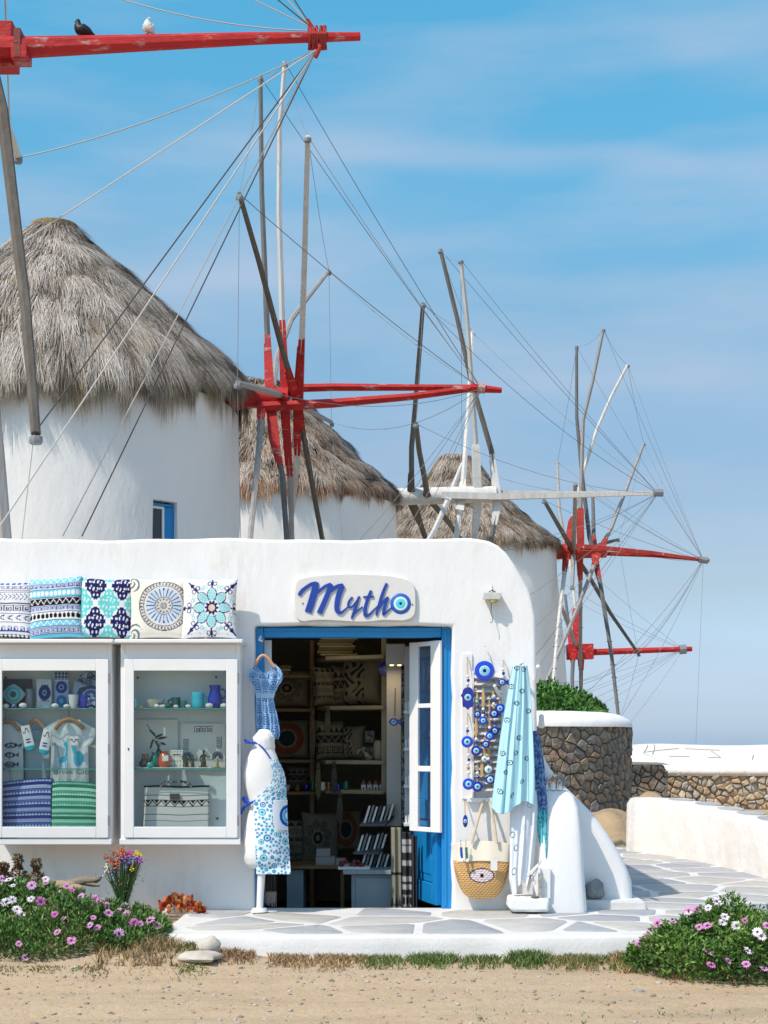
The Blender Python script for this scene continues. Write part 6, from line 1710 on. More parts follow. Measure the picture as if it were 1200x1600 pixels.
def fnap(U, V):
    py = 1366+(1186-1366)*V
    l = np.interp(py, [q[0] for q in lt], [q[1] for q in lt]); r = np.interp(py, [q[0] for q in rt_], [q[1] for q in rt_])
    px = l+(r-l)*np.sin(U*np.pi*.5)**1.0*1.0
    px = l+(r-l)*(U*.75+.25*np.sin(U*np.pi/2))
    tl = np.interp(py, [q[0] for q in tor], [q[1] for q in tor]); tr_ = np.interp(py, [q[0] for q in tor], [q[2] for q in tor]); dk = np.interp(py, [q[0] for q in tor], [q[3] for q in tor])
    cx = (tl+tr_)/2; hw = (tr_-tl)/2+1.0; a = np.clip((px-cx)/hw, -1, 1)
    dep = hw*dk*np.sqrt(1-a*a)
    low = np.clip((py-1330)/36, 0, 1); dep = dep*(1-low)+np.maximum(dep, 17)*low
    d = dM-.012-dep*kM+.0008*np.sin(px*.5+py*.03)
    over = np.clip((px-cx)/hw-1, 0, 1); d = d+over*hw*kM*.4
    return XX(px, d), d, ZZ(py, d)
sheet('apron_cloth', fnap, aproncol, 110, 300, ap, CLOTHVC, thick=(.002, .008, 0))
def pockcol(U, V):
    C = blank(U, np.array(lin((225,232,240)))); d = np.hypot((U-1.05)*.6, V-.48); C[(d < .36) & (d > .24)] = np.array(lin((25,85,175))); C[(d < .22) & (d > .12)] = np.array(lin((80,180,215))); return C
def fnp(U, V):
    py = 1297+(1250-1297)*V; px = 427+(449-427)*U+np.where((V < .25) & (U < .3), 3*(1-V/.25)*(1-U/.3), 0)
    cx, hw = 413, 34; a = np.clip((px-cx)/hw, -1, 1); dep = 34*.72*np.sqrt(1-a*a); d = dM-.024-dep*kM+np.clip((px-cx)/hw-1, 0, 1)*.05
    return XX(px, d), d, ZZ(py, d)
sheet('pocket', fnp, pockcol, 40, 60, ap, CLOTHVC, thick=(0, .006, 0))
mb = MB()
def front(px, py, ex=0):
    l, r, dk = (np.interp(py, [q[0] for q in tor], [q[c] for q in tor]) for c in (1, 2, 3)); cx, hw = (l+r)/2, (r-l)/2; a = max(-1, min(1, (px-cx)/hw)); d = dM-hw*dk*math.sqrt(1-a*a)*kM-.006-ex; return P(px, py, d)
mb.tube(spline([front(424,1188), front(418,1178), front(408,1166,.004), front(398,1160,.01), P(388,1158,dM-.03), P(383,1158,dM-.01)], 4), [.006]*21, 6)
mb.tube([P(396,1161,dM-.06), P(390,1159,dM-.05), P(382,1156,dM-.02)], [.008,.014,.006], 6); mb.tube([P(390,1160,dM-.05), P(383,1161,dM-.04)], [.010,.004], 6)
mb.build('neck_strap', RIBBON, ap)
mb = MB(); mb.tube([front(397,1252), P(389,1256,dM-.07), P(385,1257,dM-.03)], [.007,.012,.008], 6); mb.tube(spline([P(386,1256,dM-.04), P(380,1249,dM-.04), P(383,1246,dM-.04), P(388,1254,dM-.05)], 4), .009, 6); mb.tube(spline([P(386,1257,dM-.04), P(381,1262,dM-.04), P(378,1268,dM-.04), P(377,1272,dM-.03)], 4), [.012]*8+[.008]*5, 6)
mb.build('waist_bow', RIBBON, ap)
# fringed throw hanging in the dark behind the stand
fr_ = thing('fringed_throw', P(425, 1400, 10.95), 'dark taupe throw with long pale fringe hanging behind the stand', 'throw')
def fnf(U, V): return XX(415+17*U, 10.97), 10.97+.012*np.sin(U*22), ZZ(1395+(1340-1395)*V, 10.97)
sheet('throw_cloth', fnf, lambda U, V: blank(U, np.array((.06,.05,.045))), 30, 20, fr_, CLOTHVC, thick=(0, .01, 0))
mb = MB()
for k in range(14): x = 416+k*1.15; mb.tube([P(x, 1393, 10.965), P(x+.4*math.sin(k), 1405, 10.96), P(x+.6*math.sin(k*2), 1414+3*math.sin(k*3), 10.96)], [.0045,.004,.003], 5)
mb.build('fringe', mat('pale_fringe', (.32,.24,.20), .9), fr_)

# ---- evil eye charms
dW = 10.80; k8 = 10.7/F
rack = thing('louvred_rack', P(760, 1145, 10.78), 'white louvred display rack crowded with evil eye charms', 'rack')
xA, xB = XX(741, 10.76), XX(783, 10.76)
mb = MB(); mb.box((xA-.012, 10.765, ZZ(1246, 10.77)), (xA-.001, 10.798, ZZ(1048, 10.77))); mb.box((xB+.001, 10.765, ZZ(1246, 10.77)), (xB+.012, 10.798, ZZ(1048, 10.77))); mb.box((xA-.05, 10.76, ZZ(1253, 10.77)), (xB+.10, 10.798, ZZ(1246.5, 10.77))); mb.build('rack_frame', WHITEWOOD, rack, bevel=.003)
for k in range(17):
    y = 1056+k*11; z = ZZ(y, 10.77); mb = MB()
    mb.add([(xA,10.745,z-.016),(xB,10.745,z-.016),(xB,10.752,z-.018),(xA,10.752,z-.018),(xA,10.79,z+.022),(xB,10.79,z+.022),(xB,10.797,z+.020),(xA,10.797,z+.020)], [(0,1,5,4),(3,7,6,2),(0,3,2,1),(4,5,6,7),(0,4,7,3),(1,2,6,5)])
    mb.build('slat', LOUVRE, rack, smooth=False)
# a backing board the charms hang on
mb = MB(); mb.box((XX(722,10.79), 10.788, ZZ(1248,10.79)), (xA-.013, 10.7995, ZZ(1022,10.79))); mb.build('backing_board', WHITEWOOD, rack)
def beads(mb_, pts_, r, cols):
    for k, p in enumerate(pts_): mb_.ball(p, r*(1 if k % 2 else .85), 8, 6, mi=cols[k % len(cols)])
def charm(px, py, r, label, topy=None, kind='disc', mats=None, bead=(), d=10.715, cord=CORDTAN, squash=1.0, name='evil_eye_charm'):
    c_ = P(px, py, d); k = d/F
    root = thing(name, c_, label, 'evil eye charm', 'blue glass charms hanging by the door')
    R_ = r*k; body = (mats or [COBGLASS])[0]
    if kind == 'disc':
        eye_disc('glass_disc', root, (c_.x, c_.y, c_.z), [R_], [body], th=.008)
    elif kind == 'hamsa':
        o_ = [(0,-20),(-3.5,-15),(-9,-14),(-9,2),(-12,3),(-11,6),(-9,8),(-8.5,13),(-5,17),(0,18.5),(5,17),(8.5,13),(9,8),(11,6),(12,3),(9,2),(9,-14),(3.5,-15)]
        o_ = chaikin([(x*R_/11, z*R_/11) for x, z in o_], .2)
        mb = MB(); mb.prism([(c_.x+x, c_.z+z) for x, z in o_], c_.y-.008, c_.y); mb.build('glass_hand', body, root, bevel=.003)
    elif kind == 'fish':
        mb = MB(); o_ = chaikin([(-9,0),(-5,5),(1,5.5),(5,2),(9,6),(9,-6),(5,-2),(1,-5.5),(-5,-5)], .2); mb.prism([(c_.x+x*R_/8, c_.z+z*R_/8) for x, z in o_], c_.y-.008, c_.y); mb.build('glass_fish', body, root, bevel=.003)
    elif kind == 'drop':
        mb = MB(); mb.ball((c_.x, c_.y-.004, c_.z), R_, 16, 12, sc=(.42*squash+.0, .18, 1.05)); mb.build('glass_drop', body, root, ang=80)
    e0 = (c_.x+(-.2*R_ if kind == 'fish' else 0), c_.y-(.0085 if kind != 'drop' else .022*0+.012), c_.z+(.12*R_ if kind == 'hamsa' else 0))
    es = {'disc': .52, 'hamsa': .50, 'fish': .42, 'drop': .30}[kind]
    if mats and len(mats) > 1: eye_disc('eye', root, e0, [R_*.62, R_*.44, R_*.2], mats[1:], th=.001)
    else: eye_disc('eye', root, e0, [R_*es, R_*es*.86, R_*es*.36], [EYEWHITE, EYECYAN, EYEBLACK], th=.001)
    if topy is not None:
        ct = P(px+random.uniform(-1, 1), topy, d+.06); cb = P(px, py-r*(1.5 if kind == 'hamsa' else .95), d)
        mb = MB()
        for s in (-1, 1): mb.tube([cb+Vector((s*.003, 0, 0)), cb.lerp(ct, .5)+Vector((s*.004, 0, 0)), ct+Vector((s*.001, 0, 0))], .0032 if r > 12 else .0024, 5)
        mb.build('cord', cord, root)
        mb = MB(); mb.tube([ct+Vector((0, .02, 0)), ct+Vector((0, -.006, 0))], .003, 5); mb.build('nail', METAL_DARK, root)
        for j, by in enumerate(bead):
            bp_ = P(px+.8*math.sin(j*2), by, d-.002); mb = MB(); mb.ball(tuple(bp_), 2.6*k, 10, 7); mb.build('bead', [BEADW, NAVYGLASS, BEADW, BEADWOOD][j % 4], root)
    return root
charm(757, 1048, 15.5, 'large round cobalt evil eye at the top of the louvred rack', 1010, mats=[COBGLASS], cord=CORDWHITE, d=10.70)
charm(731, 1091, 10.5, 'navy glass hand charm with an eye in its palm', 1027, 'hamsa', [NAVYGLASS], (1057,1063,1069))
charm(730, 1159, 9.2, 'round cobalt evil eye hanging midway below the hand charm', 1115, bead=(1136,1142))
charm(732, 1225, 9.2, 'lowest evil eye at the left, on a long string of beads', 1168, bead=(1180,1187,1193,1200,1207), cord=CORDTAN)
charm(746, 1229, 8.4, 'evil eye overlapping the lowest left one', 1180, mats=[COBALT], bead=(1208,1214))
charm(746, 1116, 5.6, 'small navy eye at the left edge of the louvres', 1070, mats=[NAVYGLASS], bead=(1097,1104))
charm(755, 1126, 6.6, 'small cobalt eye just below and right of the small navy one', 1075, bead=(1108,1113,1118), d=10.705)
charm(772, 1115, 7.4, 'navy eye under a blue beaded cluster near the light scarf', 1060, mats=[NAVYGLASS], bead=(1088,1094,1100,1106))
charm(765, 1150, 6.8, 'cobalt eye in the middle of the louvres', 1085, bead=(1137,1142), d=10.70)
charm(773, 1142, 7.0, 'navy eye partly behind the middle cobalt eye', 1120, mats=[NAVYGLASS], bead=(1124,1130), d=10.72)
charm(759, 1163, 6.2, 'navy eye just below the middle cobalt eye', 1105, mats=[NAVYGLASS], bead=(1148,), d=10.71)
charm(744, 1173, 8.2, 'egg shaped navy eye at the left of the lower louvres', 1118, mats=[NAVYGLASS], bead=(1155,1160), d=10.705)
charm(766, 1218, 7.4, 'dark ringed pale eye at the bottom of the louvres', 1175, mats=[NAVYGLASS, EYEWHITE, EYECYAN, TEALG], bead=(1200,), d=10.705)
charm(763, 1202, 5.8, 'white glass eye above the dark ringed one', 1160, mats=[EYEWHITE, EYEWHITE, EYECYAN, EYEBLACK], bead=(1186,1191), d=10.70)
charm(786, 1066, 8.0, 'blue glass fish charm beside the top of the light scarf', 1032, 'fish', [NAVYGLASS], (1046,1052,1058))
charm(781, 1107, 8.0, 'plain cobalt disc half behind the light scarf', 1085, d=10.73)
charm(727, 1283, 9.5, 'narrow drop shaped eye hanging alone above the straw bag', 1250, 'drop', [NAVYGLASS], cord=CORDTAN)
charm(757, 1186, 4.6, 'tiny white bead eye among the strings', 1150, mats=[BEADW, EYEWHITE, EYECYAN, EYEBLACK], d=10.70)
charm(745, 1096, 3.6, 'tiny teal eye at the upper left of the louvres', 1078, mats=[TEALG, EYECYAN, EYEWHITE, EYEBLACK], d=10.71)
charm(770, 1090, 3.8, 'tiny grey blue eye beneath the large top one', 1066, mats=[DKGREEN, EYECYAN, EYEWHITE, EYEBLACK], d=10.72)
# loose tassels
for px, y0, y1, lab in ((744,1120,1150,'tan cord tassel at the left of the rack'), (764,1156,1184,'tan cord tassel in the lower middle of the rack'), (753,1180,1212,'long tan cord tassel at the lower left of the rack'), (755,1072,1104,'tan cord tassel under the large eye')):
    mb = MB()
    for j in range(5): mb.tube([P(px, y0, 10.74), P(px+(j-2)*.9, (y0+y1)/2, 10.735), P(px+(j-2)*.7, y1, 10.735)], .0035, 5)
    tag(mb.build('tassel', CORDTAN, None), lab, 'tassel', 'cord tassels on the rack')

# ---- pegs and scarves
pg = thing('hook_rack', P(825, 1040, 10.75), 'white plastered pegs jutting from the corner above the scarves', 'hooks')
for a, b_, r in ((P(838,1064,10.84), P(841,1042,10.55), .016), (P(805,1048,10.80), P(815,1036,10.62), .012), (P(782,1090,10.8), P(773,1072,10.60), .012), (P(846,1135,10.95), P(846,1120,10.9), .02)):
    mb = MB(); mb.tube([a, a.lerp(b_, .5), b_], [r*1.2, r, r*.9], 8); mb.ball(tuple(b_), r, 8, 6); mb.build('peg', PLASTER, pg)
def scarf(name, tab, d, colf, label, group='scarves hanging at the corner', nf=7, amp=.022, m=None, nu=110, nv=200, ph=0, hem=3, cat='scarf', twist=0):
    root = thing(name, P((tab[0][1]+tab[0][2])/2, tab[0][0], d), label, cat, group)
    ys_ = [t_[0] for t_ in tab]; y0, y1 = ys_[0], ys_[-1]
    def fn(U, V):
        py = y1+(y0-y1)*V
        l = np.interp(py, ys_, [t_[1] for t_ in tab]); r = np.interp(py, ys_, [t_[2] for t_ in tab])
        w = (r-l)*d/F
        f = np.sin(U*np.pi*2*nf/2+ph+.8*np.sin(V*4+U*3)); f2 = np.sin(U*np.pi*2*nf*.83+2+ph-V*2)
        X = XX(l+(r-l)*(U+.018*np.sin(U*np.pi*nf*1.3+ph+V*2)), d)
        open_ = .35+.65*(1-V)**.7
        Y = d-.03*np.sin(np.pi*U)+amp*(f*.7+f2*.4)*open_
        Z = ZZ(py+hem*np.sin(U*6+ph)*(1-V)**4*2, d)
        return X, Y, Z
    return sheet('scarf_cloth', fn, colf, nu, nv, root, m or CLOTHVC, thick=(0, .003, 0)), root
AQT = [(1040,801,824),(1060,796,827),(1100,789,830),(1150,781,832),(1200,775,834),(1240,770,835),(1262,767,835)]
def aqua(U, V):
    C = blank(U, np.array(lin((186,228,240)))); K = np.array(lin((40,60,80)))
    py = 1262+(1040-1262)*V; l = np.interp(py, [q[0] for q in AQT], [q[1] for q in AQT]); r = np.interp(py, [q[0] for q in AQT], [q[2] for q in AQT]); px = l+(r-l)*U
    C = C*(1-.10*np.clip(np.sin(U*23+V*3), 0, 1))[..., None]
    for cx, cy in ((799,1073),(815,1080),(807,1044),(818,1046),(807,1099),(825,1111),(792,1125),(811,1153),(785,1176),(805,1176),(823,1187),(796,1190),(790,1204),(815,1225),(781,1232),(800,1240)):
        d_ = np.hypot(px-cx, py-cy); C[(d_ < 4.0) & (d_ > 2.7)] = K; C[d_ < 1.0] = K
    return C
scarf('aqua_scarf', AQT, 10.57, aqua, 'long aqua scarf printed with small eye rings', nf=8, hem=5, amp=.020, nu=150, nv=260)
def whites(U, V):
    C = blank(U, np.array(lin((222,226,232)))); K = np.array(lin((45,60,95)))
    for cx, cy in ((.25,.42),(.55,.62),(.2,.2),(.12,.55),(.7,.85)):
        d_ = np.hypot((U-cx)*.4, V-cy); C[(d_ < .032) & (d_ > .024)] = K if cx < .5 else CYAN
    return C
scarf('white_scarf', [(1235,800,838),(1260,797,840),(1300,796,838),(1340,796,834),(1368,795,832),(1388,800,826)], 10.62, whites, 'white scarf with a few dark rings hanging below the aqua one', nf=6, ph=1.0, hem=6, nv=110)
def indigo(U, V):
    C = blank(U, np.array(lin((95,130,180)))); a = np.sin(U*20+6*np.sin(V*22))*np.sin(V*64+3*np.sin(U*9)); C[a > .25] = np.array(lin((50,70,130))); C[a < -.55] = np.array(lin((130,165,195)))
    m = V < .38; C[m] = np.array(lin((85,180,190))); C[m & (a > .4)] = np.array(lin((105,190,195))); C[m & (a < -.5)] = np.array(lin((35,115,135)))
    return C
scarf('indigo_scarf', [(1142,830,839),(1165,830,846),(1200,831,851),(1240,834,854),(1280,838,857),(1320,842,859),(1342,845,857)], 10.66, indigo, 'narrow indigo and teal patterned scarf behind the white one', nf=4, ph=2, hem=2, amp=.015, nu=50)

# ---- straw bag on the wall
sbd = 10.70; kB = sbd/F
sb = thing('straw_bag', P(752, 1365, sbd), 'straw tote with cream canvas top and an embroidered eye', 'bag')
def fnsb(U, V):
    a = (U-.5)*2; py0 = 1404; py1 = 1338
    bot = 1404-46*np.abs(a)**4.2; top_ = 1341+3*np.abs(a)**2
    py = bot+(top_-bot)*V; hw = 44*(1-.03*(1-V)**2)
    return XX(752.5+a*hw, sbd), sbd-.055*np.sqrt(np.clip(1-a*a, 0, 1))*(.55+.45*np.sin(np.pi*np.clip(V, 0, 1)))+.02+.0022*np.sin(py*2.1+.8*np.sin(U*30))+.0015*np.sin(U*95+py), ZZ(py, sbd)
def strawc(U, V):
    C = blank(U, np.array((.64,.39,.17))); s = np.sin(V*95+np.sin(U*40)*.8+U*3)*np.sin(U*150+np.floor(V*15)*2.2); C = C*(1+.26*s)[..., None]
    x = (U-.50)*88; y = (V-.58)*62+2*((U-.5)**2)
    w = 11.5*np.sqrt(np.clip(1-(np.abs(x)/20)**1.7, 0, 1)); C[np.abs(y) < w] = np.array(lin((70,60,105))); w2 = 10*np.sqrt(np.clip(1-(np.abs(x)/18)**1.7, 0, 1)); C[np.abs(y) < w2] = np.array(lin((220,205,205))); C[np.hypot(x, y) < 3.0] = np.array(lin((60,25,30)))
    return C
sheet('straw_body', fnsb, strawc, 130, 110, sb, STRAWVC)
sheet('straw_back', lambda U, V: (fnsb(U, V)[0], sbd+.022+.0*U, fnsb(U, V)[2]), lambda U, V: blank(U, np.array((.5,.32,.16))), 20, 20, sb, STRAWVC)
def fnc(U, V):
    a = (U-.5)*2; lt_ = np.interp(V, [0, .7, 1], [709, 707, 704.5]); rt2 = np.interp(V, [0, .7, 1], [796.5, 797, 797])
    py = (1345+3*np.abs(a)**2)+(1316-1345)*V*1.0+5*U*0-2*np.sin(U*3)*V
    return XX(lt_+(rt2-lt_)*U, sbd), sbd-.050*np.sqrt(np.clip(1-a*a, 0, 1))*(1-.75*V)+.022+.003*np.sin(U*17), ZZ(py, sbd)
sheet('canvas_top', fnc, lambda U, V: blank(U, np.array(lin((226,216,200)))), 50, 30, sb, CLOTHVC, thick=(0, .004, 0))
mb = MB(); mb.tube(spline([P(737,1318,10.68), P(744,1290,10.70), P(752,1262,10.75), P(758,1249,10.77), P(764,1250,10.77), P(768,1266,10.74), P(773,1296,10.70), P(776,1318,10.68)], 6), .0105, 6, sq=True); o = mb.build('shoulder_strap', mat('cream_webbing', (.64,.54,.40), .85, (.55,.45,.32), ns=40), sb)
mb = MB(); c_ = P(772, 1352, 10.64); mb.box((c_.x-.024, 10.637, c_.z-.036), (c_.x+.022, 10.6385, c_.z+.036)); mb.build('price_tag', PAPERW, sb, smooth=False)
for px, c3_ in ((720, RIBBON), (728, TEALG)):
    mb = MB(); mb.tube([P(px, 1312, 10.66), P(px, 1324, 10.65)], .0018, 5); mb.tube([P(px+.5, 1324, 10.65), P(px+1, 1334, 10.645)], .009, 8); mb.tube([P(px+1, 1334, 10.645), P(px+2, 1341, 10.64)], [.010, .007], 8); mb.build('tassel', c3_, sb)
    mb = MB(); mb.ball(tuple(P(px+2.5, 1345, 10.63)), .013, 8, 6); mb.build('bead', BEADW, sb)

# ---- white blocks at the foot of the scarves
mb = MB(); q = [(796,1402),(859,1404),(859,1425.5),(800,1425.5),(795,1418)]
mb.prism([(XX(a, 10.52), ZZ(b_, 10.52)) for a, b_ in q], 10.52, 10.795); tag(mb.build('plaster_block', PLASTER, None, bevel=.02), 'low white plastered block at the foot of the scarves', 'block')
bx_ = thing('wooden_box', P(845, 1380, 10.6), 'narrow white painted wooden box standing on the plastered block', 'box')
mb = MB(); mb.box((XX(844,10.6), 10.58, ZZ(1404,10.6)), (XX(860,10.6), 10.72, ZZ(1356,10.6))); mb.build('box_body', WHITEWOOD, bx_, bevel=.004)
mb = MB(); mb.prism([(XX(828,10.56), ZZ(1362,10.56)), (XX(841,10.56), ZZ(1349,10.56)), (XX(845,10.56), ZZ(1358,10.56)), (XX(842,10.56), ZZ(1403,10.56)), (XX(839,10.56), ZZ(1403,10.56))], 10.56, 10.575); mb.build('side_board', WHITEWOOD, bx_, bevel=.003)
mb = MB(); mb.box((XX(841,10.55), 10.54, ZZ(1404,10.55)), (XX(846,10.55), 10.60, ZZ(1364,10.55))); mb.build('weathered_edge', mat('peeling_wood', (.22,.20,.17), .9, (.5,.48,.45), ns=30), bx_)
mb = MB(); mb.ball(tuple(P(836, 1402, 10.54)), .022, 8, 6, sc=(1.4, .8, .5)); tag(mb.build('small_stone', mat('mossy_stone', (.13,.13,.09), .9), None), 'small dark stone lying on the plastered block', 'stone')
mb = MB(); mb.tube(spline([P(846,1344,10.58), P(840,1356,10.56), P(832,1366,10.55), P(828,1373,10.55)], 4), .0022, 5); mb.tube(spline([P(824,1370,10.55), P(832,1368,10.54), P(833,1378,10.55)], 4), .0022, 5); tag(mb.build('string', METAL_DARK, None), 'thin dark string knotted over the white box', 'string')
# souvenirs on the plinth
dV = 10.80
for px, h, lab in ((852, 24, 'tiny white toy windmill at the left on the plinth'), (864, 26, 'tiny white toy windmill with an orange cap on the plinth'), (874, 19, 'smallest white toy house on the plinth')):
    k = dV/F; c_ = P(px, 1242, dV); c_.z = .845
    r_ = thing('toy_windmill', c_, lab, 'souvenir', 'souvenirs on the plinth')
    mb = MB(); mb.lathe([(4.6*k, 0), (4.0*k, h*.6*k)], tuple(c_), 14); mb.build('tower', PLASTER, r_)
    mb = MB(); mb.lathe([(4.8*k, h*.6*k), (.3*k, h*.92*k)], tuple(c_), 14); mb.build('roof', ORANGEG if px == 864 else CREAMG, r_)
    mb = MB()
    for j in range(6): a = j*math.pi/3; mb.tube([(c_.x, c_.y-4.8*k, c_.z+h*.6*k), (c_.x+6*k*math.cos(a), c_.y-5*k, c_.z+h*.6*k+6*k*math.sin(a))], .5*k, 4)
    mb.tube([(c_.x, c_.y-3*k, c_.z+h*.6*k), (c_.x, c_.y-5.2*k, c_.z+h*.6*k)], .9*k, 6); mb.build('sails', RED if px == 852 else BEADWOOD, r_)
def rock(name, c, r, sc, m, label, cat, seed, n=14, mm=10, kind=None, group=None):
    mb = MB(); mb.ball((0,0,0), r, n, mm, sc=sc); vs = []
    for v in mb.v:
        q = Vector(v)/r; k = 1+.16*noise.noise(q*1.6+Vector((seed, 0, 0)))*2+.05*noise.noise(q*5+Vector((0, seed, 0)))
        vs.append((v[0]*k, v[1]*k, v[2]*k))
    mb.v = vs; o = mb.build(name, m, None, ang=60); o.location = c; return tag(o, label, cat, group, kind)
GREYROCK = mat('grey_granite', (.30,.31,.31), .9, (.20,.21,.215), ns=18, bump=.5, bs=40)
rock('boulder', (XX(929, 10.92), 10.92, .135), .075, (1.0, .8, .95), GREYROCK, 'grey boulder tucked between the plinth and the buttress', 'boulder', 3)
rock('grey_stone', (XX(872, 10.92), 10.92, .90), .05, (1.2, .8, 1.0), GREYROCK, 'grey stone set behind the toy windmills', 'stone', 5)
# ================================================================== INSIDE THE SHOP
def board(name, m, parent, px0, px1, py0, py1, d0, d1, bevel=.003):
    mb = MB(); mb.box((XX(px0, d0), d0, ZZ(py1, d0)), (XX(px1, d0), d1, ZZ(py0, d0))); return mb.build(name, m, parent, bevel=bevel)
sh1 = thing('shelf_unit', P(440, 1200, 13.0), 'brown wooden shelves across the dim back of the shop', 'shelves')
for y in (1054, 1107, 1187, 1237):
    board('shelf', SHELFWOOD, sh1, 380, 492, y, y+5, 12.75, 13.3)
board('upright', SHELFWOOD, sh1, 484, 491, 1000, 1440, 12.8, 13.28)
sh2 = thing('shelf_unit', P(545, 1200, 12.5), 'cream painted shelves standing forward in the middle of the shop', 'shelves')
for y in (1025, 1103, 1188, 1234):
    mb = MB(); a0, a1 = XX(492, 12.75), XX(600, 12.2)
    z0, z1 = ZZ(y+6, 12.4), ZZ(y, 12.4)
    mb.add([(a0,12.85,z0),(a0+.10,12.45,z0),(a1,12.2,z0),(a1,12.85,z0),(a0,12.85,z1),(a0+.10,12.45,z1),(a1,12.2,z1),(a1,12.85,z1)], [(0,3,2,1),(4,5,6,7),(0,1,5,4),(1,2,6,5),(2,3,7,6),(3,0,4,7)])
    mb.build('shelf', BEAMPALE, sh2, bevel=.004)
board('upright', BEAMPALE, sh2, 596, 604, 985, 1240, 12.25, 12.8)
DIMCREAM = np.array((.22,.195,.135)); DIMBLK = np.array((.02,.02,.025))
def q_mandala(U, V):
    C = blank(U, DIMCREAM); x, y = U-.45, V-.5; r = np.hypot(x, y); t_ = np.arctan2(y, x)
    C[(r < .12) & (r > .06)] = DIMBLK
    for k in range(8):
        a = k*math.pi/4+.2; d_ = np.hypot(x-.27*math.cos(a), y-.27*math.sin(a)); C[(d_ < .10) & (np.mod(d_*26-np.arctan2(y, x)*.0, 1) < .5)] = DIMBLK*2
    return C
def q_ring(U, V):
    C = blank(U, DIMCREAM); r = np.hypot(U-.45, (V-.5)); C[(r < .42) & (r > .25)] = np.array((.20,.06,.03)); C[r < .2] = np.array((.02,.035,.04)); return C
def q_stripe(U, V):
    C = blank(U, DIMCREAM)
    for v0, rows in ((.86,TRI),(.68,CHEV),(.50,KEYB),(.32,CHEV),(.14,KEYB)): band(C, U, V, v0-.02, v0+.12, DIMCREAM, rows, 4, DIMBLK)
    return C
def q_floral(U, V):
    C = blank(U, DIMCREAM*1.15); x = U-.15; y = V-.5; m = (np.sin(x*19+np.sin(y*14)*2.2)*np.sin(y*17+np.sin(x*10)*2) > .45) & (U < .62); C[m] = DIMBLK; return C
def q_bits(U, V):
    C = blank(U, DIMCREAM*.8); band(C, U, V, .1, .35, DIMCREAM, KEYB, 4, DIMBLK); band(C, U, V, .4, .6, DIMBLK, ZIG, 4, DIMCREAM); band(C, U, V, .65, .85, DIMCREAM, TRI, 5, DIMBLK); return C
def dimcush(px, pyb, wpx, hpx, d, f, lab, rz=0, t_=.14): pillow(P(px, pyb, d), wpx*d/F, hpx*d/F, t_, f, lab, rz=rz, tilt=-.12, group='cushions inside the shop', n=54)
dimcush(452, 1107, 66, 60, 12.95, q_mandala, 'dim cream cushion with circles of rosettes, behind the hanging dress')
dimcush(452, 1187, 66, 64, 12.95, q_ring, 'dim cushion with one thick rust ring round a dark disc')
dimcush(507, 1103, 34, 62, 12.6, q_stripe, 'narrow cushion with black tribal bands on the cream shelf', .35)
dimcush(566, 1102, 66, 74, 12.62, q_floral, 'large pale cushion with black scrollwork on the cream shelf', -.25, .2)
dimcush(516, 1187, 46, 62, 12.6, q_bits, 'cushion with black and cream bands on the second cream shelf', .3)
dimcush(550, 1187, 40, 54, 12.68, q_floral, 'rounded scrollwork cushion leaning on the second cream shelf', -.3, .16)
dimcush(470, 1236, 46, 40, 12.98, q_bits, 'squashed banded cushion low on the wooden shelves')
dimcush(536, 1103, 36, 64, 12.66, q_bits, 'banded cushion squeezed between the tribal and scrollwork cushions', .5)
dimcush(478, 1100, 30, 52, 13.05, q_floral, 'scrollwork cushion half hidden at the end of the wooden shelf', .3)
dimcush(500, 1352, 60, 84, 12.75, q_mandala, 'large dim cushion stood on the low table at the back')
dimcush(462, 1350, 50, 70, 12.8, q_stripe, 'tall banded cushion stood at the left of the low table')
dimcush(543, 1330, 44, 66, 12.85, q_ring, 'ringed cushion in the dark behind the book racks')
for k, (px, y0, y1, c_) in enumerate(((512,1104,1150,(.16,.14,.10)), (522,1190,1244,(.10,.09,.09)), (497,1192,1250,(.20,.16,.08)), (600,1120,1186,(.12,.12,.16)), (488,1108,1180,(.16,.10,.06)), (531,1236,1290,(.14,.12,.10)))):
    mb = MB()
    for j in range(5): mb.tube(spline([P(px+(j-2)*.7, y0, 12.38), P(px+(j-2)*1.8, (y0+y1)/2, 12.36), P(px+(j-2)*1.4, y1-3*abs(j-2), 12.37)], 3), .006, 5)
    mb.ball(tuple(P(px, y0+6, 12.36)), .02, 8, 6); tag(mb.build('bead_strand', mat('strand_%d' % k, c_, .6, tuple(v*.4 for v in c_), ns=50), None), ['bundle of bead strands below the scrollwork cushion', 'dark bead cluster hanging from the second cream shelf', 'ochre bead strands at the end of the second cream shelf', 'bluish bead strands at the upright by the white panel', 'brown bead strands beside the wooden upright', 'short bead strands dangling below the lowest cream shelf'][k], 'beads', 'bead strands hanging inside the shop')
def dimpot(name, px, pyb, prof, m, lab, cat, d, handle=None): pot(name, px, pyb, 0, prof, m, lab, cat, d, handle, n=14)
dimpot('mug', 574, 1187, [(8,0),(9,3),(9,20)], mat('cream_mug', (.34,.32,.26), .5, (.05,.05,.07), ns=22, lo=.5, hi=.53), 'patterned cream mug on the second shelf inside', 'mug', 12.4, (-1, 9, 16, 5, 5))
dimpot('jar', 592, 1187, [(7,0),(9,3),(9,24),(6,30)], mat('cream_jar', (.36,.34,.27), .5), 'plain cream jar beside the patterned mug inside', 'jar', 12.4)
dimpot('mug', 578, 1160, [(7,0),(8,3),(8,18)], mat('starred_mug', (.38,.36,.33), .5, (.04,.05,.12), ns=16, lo=.5, hi=.52), 'starred mug stacked at the right inside the shop', 'mug', 12.6)
